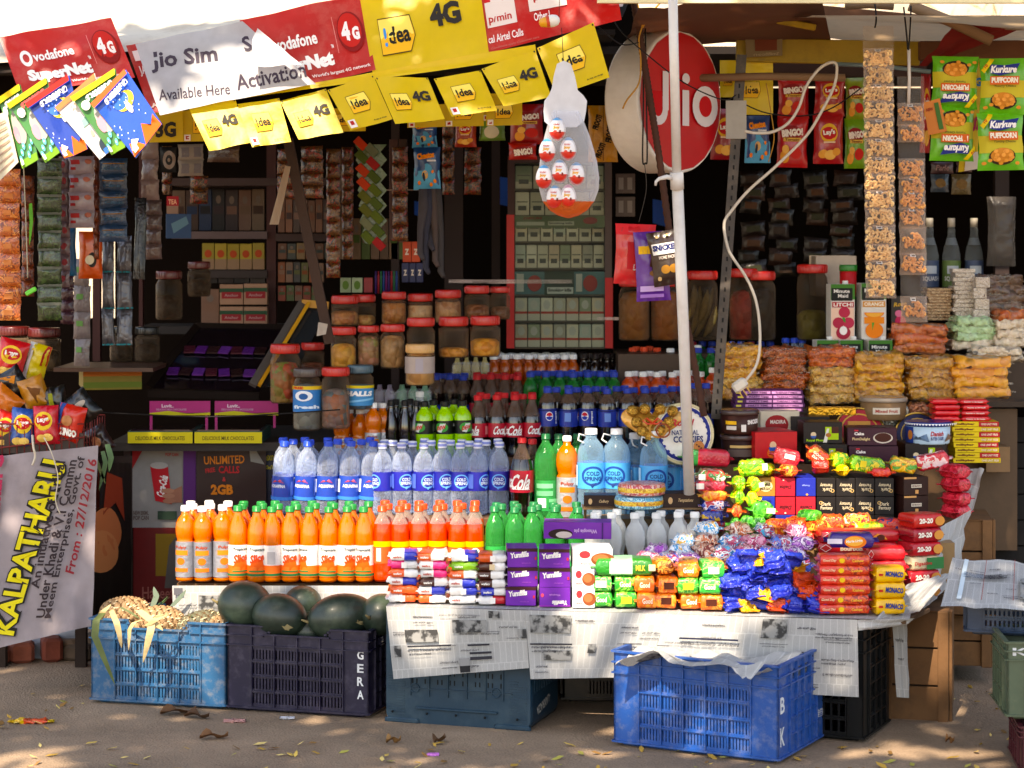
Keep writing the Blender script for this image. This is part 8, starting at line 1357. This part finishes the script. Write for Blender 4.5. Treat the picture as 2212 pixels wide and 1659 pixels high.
sheet('paper_scrap', 'long torn paper strip hanging beside the leaning post', 'paper', [P(582, 485, 8.05), P(602, 485, 8.05), P(628, 360, 8.05), P(616, 358, 8.05)], mat('9a8470', rough=.8), amp=.01, nu=4, nv=8)
sheet('paper_scrap', 'small torn white scrap on the leaning brown post', 'paper', [P(684, 726, 8.0), P(704, 722, 8.0), P(708, 700, 8.0), P(688, 696, 8.0)], mat('a89c90', rough=.8), amp=.01, nu=4, nv=4)
# ---------------------------------------------------------------- kiosk shell, roofs, backdrop
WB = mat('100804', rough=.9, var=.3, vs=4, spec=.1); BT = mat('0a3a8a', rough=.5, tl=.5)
t = thing('shop_kiosk', 'dark wooden shop with stalls, behind all the goods', 'shop', (0, 10.8, 0)); 
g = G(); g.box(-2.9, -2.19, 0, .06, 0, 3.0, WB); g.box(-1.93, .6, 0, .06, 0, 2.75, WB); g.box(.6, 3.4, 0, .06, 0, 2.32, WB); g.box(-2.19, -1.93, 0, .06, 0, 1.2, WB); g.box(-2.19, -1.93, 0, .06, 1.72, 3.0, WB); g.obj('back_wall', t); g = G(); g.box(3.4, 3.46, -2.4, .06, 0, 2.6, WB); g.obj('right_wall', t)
PW = mat('2c1610', rough=.7, var=.3, vs=6)
for x0, x1, d in ((960, 1000, 9.5), (1062, 1080, 9.7), (845, 862, 9.3), (2150, 2180, 9.6)): G().box(xo(x0, d), xo(x1, d), d-10.8, d-10.76, 0, 2.3, PW).obj('post', t)
for i, (x0, x1, y0, y1, d) in enumerate([(1064, 1100, 380, 446, 10.6), (895, 920, 434, 472, 10.6), (1410, 1440, 430, 490, 10.6)]):
    sheet('blue_tarp_patch', f'bright blue tarpaulin seen through a gap at the back, {ORD[i]} from {"the egg display" if i else "the rack side"}', 'tarp', [P(x0, y1-8, d), P(x1, y1, d), P(x1-4, y0+4, d), P(x0, y0, d)], mat('1c6ae0', rough=.5, tl=.5), nu=3, nv=3)
# bright things seen through the gap in the back wall at the left
sheet('notice_sheet', 'bright cyan printed sheet hanging in the sun behind the left gap', 'poster', [P(290, 700, 12.4), P(330, 700, 12.4), P(330, 500, 12.4), P(290, 500, 12.4)], printed(['7ac8e8', 'e8e8e8', 'e8a860', '5ab8e0'], 20, .5, 0, None), amp=.004, nu=4, nv=6)
# left roof: sloping sheet whose sunlit top shows above the banners
RF = mat('ddd2bc', rough=.6, var=.18, vs=3, dirt=('8a6a48', 2.2, .8), bump=('noise', 10, .3))
g = G(); a, b, c, d_ = P(-160, 150, 7.44), P(1345, 14, 7.44), Vector((1.1, 10.9, 3.75)), Vector((-3.3, 10.9, 3.55))
def rf(u, v): p = a*(1-u)*(1-v)+b*u*(1-v)+c*u*v+d_*(1-u)*v; return (p.x, p.y, p.z+.012*math.sin(v*60)+.01*noise.noise((u*8, v*8, 1)))
g.grid(rf, 30, 90, RF); g.grid(lambda u, v: (rf(u, v)[0], rf(u, v)[1], rf(u, v)[2]-.035), 30, 30, mat('2a2018', rough=.9)); g.obj('left_roof', t); bpy.data.objects['left_roof'].location = -Vector((0, 10.8, 0))
RT = mat('5a3420', rough=.8, var=.3, vs=3, tl=.15); g = G()
f1 = sheetfn([Vector((.42, 7.4, 2.36)), Vector((1.02, 7.4, 2.44)), Vector((1.2, 8.35, 2.33)), Vector((.42, 8.35, 2.31))], .02, 3, 3); g.grid(lambda u, v: f1(u, v), 14, 14, RT); g.obj('canvas_awning', t); bpy.data.objects['canvas_awning'].location = -Vector((0, 10.8, 0))
def part(name, parent, fnq):
    g = G(); fnq(g); o = g.obj(name, parent); o.location = -Vector(parent.location); return o
part('rear_roof', t, lambda g: (g.box(.3, 3.5, 8.9, 10.86, 2.33, 2.36, mat('1c120c', rough=.9)), g.box(-2.9, .4, 8.6, 10.8, 2.38, 2.4, mat('1c120c', rough=.9))))
part('cloth_roof', t, lambda g: (g.grid(lambda u, v: (1.0+1.7*u, 7.4+1.05*v, 2.335+.05*math.sin(u*5+v*3)*v+.04*v), 24, 14, mat('b09878', rough=.8, var=.2, tl=.5)),))
part('red_cloth', t, lambda g: (g.grid(lambda u, v: tuple(Vector(sheetfn([P(1985, 142, 8.05), P(2060, 120, 8.05), P(2290, 30, 7.9), P(2060, 55, 7.9)], .02, 3, 3)(u, v))), 10, 8, mat('7a1410', rough=.8, tl=.3)),))
WH_ = plas('c8b8a8', rough=.6, tl=.2)
tag(G().box(0, 2.2, 0, .03, 0, .035, mat('e8dcae', rough=.5)).obj('awning_edge', loc=(xo(1290, 7.32), 7.32, zo(6, 7.32))), 'pale sunlit edge strip of the right awning at the very top', 'awning edge')
BM = mat('5a3214', rough=.8, var=.35, vs=6, bump=('noise', 30, .5)); YB = mat('a88a14', rough=.6, var=.25, vs=8, dirt=('3a2c10', 8, .6), bump=('noise', 30, .4)); BA = mat('7a5c40', rough=.7, var=.25, vs=8)
def beam(label, p0, p1, w, th, m, name='wooden_beam', roundb=False):
    a, b = P(*p0), P(*p1); g = G()
    if roundb: g.tube([Vector((0, 0, 0)), (b-a)*.5+Vector((0, 0, .006)), b-a], w, m, 12)
    else: bar(g, Vector((0, 0, 0)), b-a, w, th, m, Vector((0, 0, 1)) if abs((b-a).normalized().z) < .7 else Vector((0, 1, 0)), .003)
    tag(g.obj(name, loc=a), label, 'beam', 'roof timbers of the right stall')
beam('yellow painted beam across the top right, above the red chip bags', (1590, 108, 8.3), (1986, 116, 8.3), .03, .09, YB)
beam('yellow slat slanting down above the round sign', (1478, 6, 8.0), (1762, 60, 8.0), .03, .022, YB)
beam('brown beam running across behind the cashew strips', (1640, 14, 8.4), (2230, 70, 8.4), .04, .05, BM)
beam('brown wooden beam at the top left of the right stall', (1490, 8, 8.2), (1742, 12, 8.2), .03, .03, BM); beam('brown beam above the puffcorn bags', (1985, 110, 8.2), (2230, 108, 8.2), .04, .07, BM); beam('lower dark beam behind the red chip bags', (1600, 152, 8.6), (2000, 150, 8.6), .03, .06, mat('3a2010', rough=.8))
beam('round wooden pole slanting at the top right', (1965, 12, 7.9), (2142, 88, 7.9), .02, 0, BA, 'wooden_pole', True); beam('horizontal round pole tied to the iron post', (1490, 169, 8.12), (1825, 168, 8.12), .0145, 0, BA, 'wooden_pole', True); beam('short round pole near the top of the cashew strip', (1826, 13, 7.95), (1930, 14, 7.95), .014, 0, BA, 'wooden_pole', True); beam('thin grey blue pipe behind the cashew strips', (1800, 138, 8.25), (2010, 155, 8.25), .008, 0, plas('6a8088'), 'pipe', True)
sheet('tin_notice', 'old brown and white notice nailed to the left end of the yellow beam', 'sign', [P(1612, 124, 8.25), P(1690, 120, 8.25), P(1690, 80, 8.25), P(1610, 82, 8.25)], mat('7a6848', rough=.7), [('r', .25, .3, .85, .9, '6a2c10'), ('t', 'നോട്ടീസ്', .55, .12, .7, .16, 'a89878')], .002, nu=3, nv=3)
t2 = thing('dark_stall', 'dark stall side with boards at the far right behind the crates', 'stall', (xo(2100, 8.9), 8.6, 0)); part('side_boards', t2, lambda g: [g.box(1.68, 3.2, 8.6+.001*i, 8.63, .1*i+.003, .1*i+.097, mat('14100e', rough=.9, var=.3)) for i in range(9)])
part('shelf', t2, lambda g: g.box(1.7, 3.2, 8.45, 8.6, .95, .97, mat('3a2c20', rough=.8)))
# pale cardboard beside the bar boxes
carton('cardboard_box', 'plain brown cardboard box right of the yellow bar boxes', 'box', (2130, 2182, 965, 1020), 8.4, .2, '8a6a48'); 
# backdrop: sunlit wall and dry scrub seen through the roof gap
g = G(); g.box(-9, 12, 0, .3, 0, 5.2, mat('e0d0b8', rough=.9, var=.3, vs=1.5, dirt=('6a5a40', 1.2, .6))); tag(g.obj('boundary_wall', loc=(0, 17, 0)), 'sunlit pale wall far behind the stalls', 'wall')
g = G(); rr_ = random.Random(5)
for i in range(900):
    c = Vector((rr_.uniform(-1, 8), rr_.uniform(14.5, 16.5), rr_.uniform(2.6, 4.2))); dv = Vector((rr_.gauss(0, 1), rr_.gauss(0, 1), rr_.gauss(0, .5))).normalized()*.12; s_ = Vector((rr_.gauss(0, 1), rr_.gauss(0, 1), rr_.gauss(0, 1))).normalized()*.01; g.add([c, c+dv+s_, c+dv*2, c+dv-s_], [(0, 1, 2, 3)], STRAW)
o = g.obj('dry_scrub'); tag(o, 'dry brown twigs and scrub behind the roof gap', 'scrub', kind='stuff')
# ---------------------------------------------------------------- ground
def groundmat():
    m, nt, out = newmat('dusty_asphalt'); b = N(nt, 'BsdfPrincipled', Roughness=.9); tc = N(nt, 'TexCoord')
    n1 = N(nt, 'TexNoise', Scale=2.2, Detail=8.0, Roughness=.65); L(nt, tc.outputs['Object'], n1.inputs['Vector']); n2 = N(nt, 'TexNoise', Scale=90.0, Detail=4.0); L(nt, tc.outputs['Object'], n2.inputs['Vector'])
    r = N(nt, 'ValToRGB'); r.color_ramp.elements[0].position = .3; r.color_ramp.elements[0].color = lin('7a6652'); r.color_ramp.elements[1].position = .7; r.color_ramp.elements[1].color = lin('a88e74'); L(nt, n1.outputs['Fac'], r.inputs[0])
    mr = N(nt, 'MapRange'); mr.inputs[3].default_value = .72; mr.inputs[4].default_value = 1.28; L(nt, n2.outputs['Fac'], mr.inputs[0]); mx = N(nt, 'MixRGB', blend_type='MULTIPLY'); mx.inputs[0].default_value = 1; L(nt, r.outputs[0], mx.inputs[1]); L(nt, mr.outputs[0], mx.inputs[2]); L(nt, mx.outputs[0], b.inputs['Base Color'])
    v = N(nt, 'TexVoronoi', Scale=130.0); L(nt, tc.outputs['Object'], v.inputs['Vector']); bp = N(nt, 'Bump', Strength=.5, Distance=.006); L(nt, v.outputs['Distance'], bp.inputs['Height']); L(nt, bp.outputs[0], b.inputs['Normal']); L(nt, b.outputs[0], out.inputs[0]); return m
GM = groundmat(); g = G()
def gf(u, v): x = -60+120*u; y = -60+150*v; return (x, y, 0)
g.grid(gf, 4, 4, GM, False); tag(g.obj('ground'), 'dusty brown asphalt ground in front of the stall', 'ground', kind='structure')
lg = G(); r3 = random.Random(11); LM = [mat(c, rough=.7, var=.3) for c in ('dcb858', 'b89038', 'e4c878', '8a6430', 'a8a048')]
for i in range(460):
    y = 6.3+1.6*r3.random()**1.1; x = r3.uniform(-1.75, 1.7)
    if y > 7.0 and -1.45 < x < 1.5: continue
    L_ = r3.uniform(.010, .024); w = L_*.4; an = r3.uniform(0, 6.28); M = Matrix.Translation((x, y, .003+r3.random()*.004)) @ Euler((r3.uniform(-.4, .4), r3.uniform(-.4, .4), an)).to_matrix().to_4x4()
    lg.add([(-L_, 0, 0), (-L_*.3, -w, .002), (L_*.5, -w*.7, .001), (L_, 0, .003), (L_*.5, w*.7, .001), (-L_*.3, w, .002)], [(0, 1, 2, 3, 4, 5)], LM[i % 5], False, M)
tag(lg.obj('small_fallen_leaves'), 'small yellow fallen leaves scattered over the ground', 'leaves', kind='stuff')
def curl(label, x, y, L_, rz, c='7a5230'):
    d = dg(y); g = G(); n = 9; vs = []
    for i in range(n):
        f = i/(n-1); w = L_*.3*math.sin(math.pi*min(1, f*.9+.08))*(1+.3*math.sin(f*9)); z = .004+.009*math.sin(f*4)**2
        vs += [((f-.5)*L_, -w, z+.012), ((f-.5)*L_, 0, z), ((f-.5)*L_, w, z+.015*math.sin(f*7)+.006)]
    g.add(vs, [(3*q+k, 3*q+3+k, 3*q+4+k, 3*q+1+k) for q in range(n-1) for k in (0, 1)], mat(c, rough=.8, var=.4, vs=40), True); o = g.obj('dry_leaf', loc=(xo(x, d), d, 0)); o.rotation_euler.z = rz; tag(o, label, 'leaf', 'large dry leaves on the ground')
curl('large curled brown leaf below the light blue crate', 385, 1543, .12, .3); curl('dark brown leaf below the purple crate corner', 425, 1552, .09, -.3, '5a3c24'); curl('crisp brown leaf lying alone left of centre', 462, 1597, .09, .2); curl('small dark crumpled leaf below the teal crate', 950, 1604, .06, 1, '5a3c20'); curl('brown leaf left of the dark crumpled one', 850, 1606, .05, .4, '8a6438'); curl('small leaf at the right below the black crate', 2052, 1606, .03, .2, '9a6838')
g = G(); packet(g, .15, .035, .012, [(.35, foil('e8b810')), (.85, foil('d84810')), (1, foil('e8c018'))], seed=4, wr=.01); o = g.obj('candy_wrapper', loc=(xo(68, dg(1562)), dg(1562), .001)); tag(o, 'yellow and orange candy wrapper on the ground at the left', 'wrapper')
g = G(); packet(g, .05, .02, .008, [(1, foil('c8c8d0'))], seed=5, wr=.008); tag(g.obj('foil_scrap', loc=(xo(620, dg(1554)), dg(1554), .001)), 'small silver scrap near the purple crate', 'litter')
g = G(); packet(g, .07, .03, .008, [(1, foil('c89088'))], seed=6, wr=.01); tag(g.obj('foil_scrap', loc=(xo(505, dg(1560)), dg(1560), .001)), 'faded pink scrap near the purple crate', 'litter')
g = G(); packet(g, .03, .02, .006, [(1, foil('c870c8'))], seed=7, wr=.006); tag(g.obj('foil_scrap', loc=(xo(935, dg(1632)), dg(1632), .001)), 'tiny pink scrap on the ground in front', 'litter')
# ---------------------------------------------------------------- shade tree (behind the camera side, out of frame), sun and sky
SUN_EL, SUN_AZ = R(50), math.atan2(-.30, -.95)            # azimuth measured from +Y towards +X
SD = Vector((math.sin(SUN_AZ)*math.cos(SUN_EL), math.cos(SUN_AZ)*math.cos(SUN_EL), math.sin(SUN_EL)))
t = thing('shade_tree', 'leafy tree standing behind the viewer and shading the ground', 'tree', (-3.6, 1.2, 0)); o0 = t.location.copy()
BK2 = mat('4a3826', rough=.9, var=.3, vs=6, bump=('noise', 12, .8)); g = G(); g.tube([(0, 0, -.1), (.05, .05, 1.5), (.2, .1, 3.2), (.5, .3, 4.6)], [.28, .22, .18, .13], BK2, 14); g.obj('trunk', t); g = G()
for i in range(9): a = i*.7; g.tube([(.3, .15, 3.4+.1*i), (1.2+.5*math.cos(a)*1.2, .3+.8*math.sin(a), 4.4), (3.0+2.4*math.cos(a), .6+2.0*math.sin(a), 5.4)], [.09, .06, .02], BK2, 8)
g.obj('limbs', t); g = G(); rt = random.Random(3); LV = mat('3a5a20', rough=.6, var=.3, tl=.3)
LIT = [(.40, 7.05, .45, .33), (.72, 7.15, .5, .22), (-1.2, 7.5, .42, .26), (-.45, 7.72, .62, .45), (-1.05, 7.75, .6, .22), (-1.3, 8.2, .6, .1), (.0, 7.75, .6, .28), (-1.35, 7.1, 1.95, .3), (-.55, 8.1, .78, .32), (.25, 8.0, .75, .22), (1.0, 7.7, .72, .3), (-.95, 7.3, 2.08, .13), (-.3, 7.2, .35, .14), (.55, 7.7, 1.6, .1), (-.1, 6.6, 0, .1), (-1.5, 6.7, 0, .2), (-1.1, 6.35, 0, .14), (1.3, 7.2, .5, .14)]
n_ = 0
while n_ < 13000:
    h = rt.uniform(4.6, 6.6); tgt = Vector((rt.uniform(-2.6, 3.2), rt.uniform(5.2, 10.6), 0)); p = tgt+SD*(h/SD.z); n_ += 1
    if noise.noise((tgt.x*3.1, tgt.y*3.1, 2.5)) < (-.5 if tgt.y < 7.2 else -.62): continue
    q = p-SD*((p.z-2.5)/SD.z); ok = q.y < 7.55 or q.x > .6
    for x, y, z, r_ in LIT:
        q = p-SD*((p.z-z)/SD.z); 
        if math.hypot(q.x-x, (q.y-y)*.8) < r_*(.85+.3*rt.random()): ok = False; break
    if not ok: continue
    s_ = rt.uniform(.07, .13); M = Matrix.Translation(p-o0) @ Euler((rt.uniform(-.6, .6), rt.uniform(-.6, .6), rt.uniform(0, 6.28))).to_matrix().to_4x4()
    g.add([(-s_, 0, 0), (-s_*.2, -s_*.42, .01), (s_*.5, -s_*.3, .01), (s_, 0, -.01), (s_*.5, s_*.3, .01), (-s_*.2, s_*.42, .01)], [(0, 1, 2, 3, 4, 5)], LV, False, M)
g.obj('crown', t)
w = bpy.data.worlds.new('World'); bpy.context.scene.world = w; w.use_nodes = True; nt = w.node_tree; bg = nt.nodes['Background']
sk = nt.nodes.new('ShaderNodeTexSky'); sk.sky_type = 'NISHITA'; sk.sun_disc = False; sk.sun_elevation = SUN_EL; sk.sun_rotation = SUN_AZ; nt.links.new(sk.outputs[0], bg.inputs[0]); bg.inputs[1].default_value = .15
ld = bpy.data.lights.new('sun', 'SUN'); ld.energy = 3.4; ld.angle = R(.5); ld.color = (1, .95, .86); so = bpy.data.objects.new('sun', ld); C.objects.link(so); so.rotation_euler = SD.to_track_quat('Z', 'Y').to_euler()
cd = bpy.data.cameras.new('camera'); co = bpy.data.objects.new('camera', cd); C.objects.link(co); co.location = (0, 0, EYE); cd.dof.use_dof = True; cd.dof.focus_distance = 7.55; cd.dof.aperture_fstop = 4.8; co.rotation_euler = (R(90), 0, 0); cd.sensor_width = 36; cd.lens = 36*F/2212; cd.shift_y = -(829.5-CY)/2212; cd.shift_x = 0; cd.clip_end = 500; cd.clip_start = .05
sc = bpy.context.scene; sc.camera = co; sc.view_settings.view_transform = 'Standard'; sc.view_settings.look = 'None'; sc.view_settings.gamma = 1; sc.view_settings.exposure = 1.48; sc.view_settings.use_white_balance = True; sc.view_settings.white_balance_temperature = 8000; sc.view_settings.white_balance_tint = 14
sc.cycles.max_bounces = 7; sc.cycles.transparent_max_bounces = 24; sc.cycles.diffuse_bounces = 4; sc.cycles.glossy_bounces = 3; sc.cycles.caustics_reflective = False; sc.cycles.caustics_refractive = False; sc.cycles.sample_clamp_indirect = 6
for k_, v_ in USED.items():
    if len(v_) > 1: print('DUPLABEL', k_, len(v_))
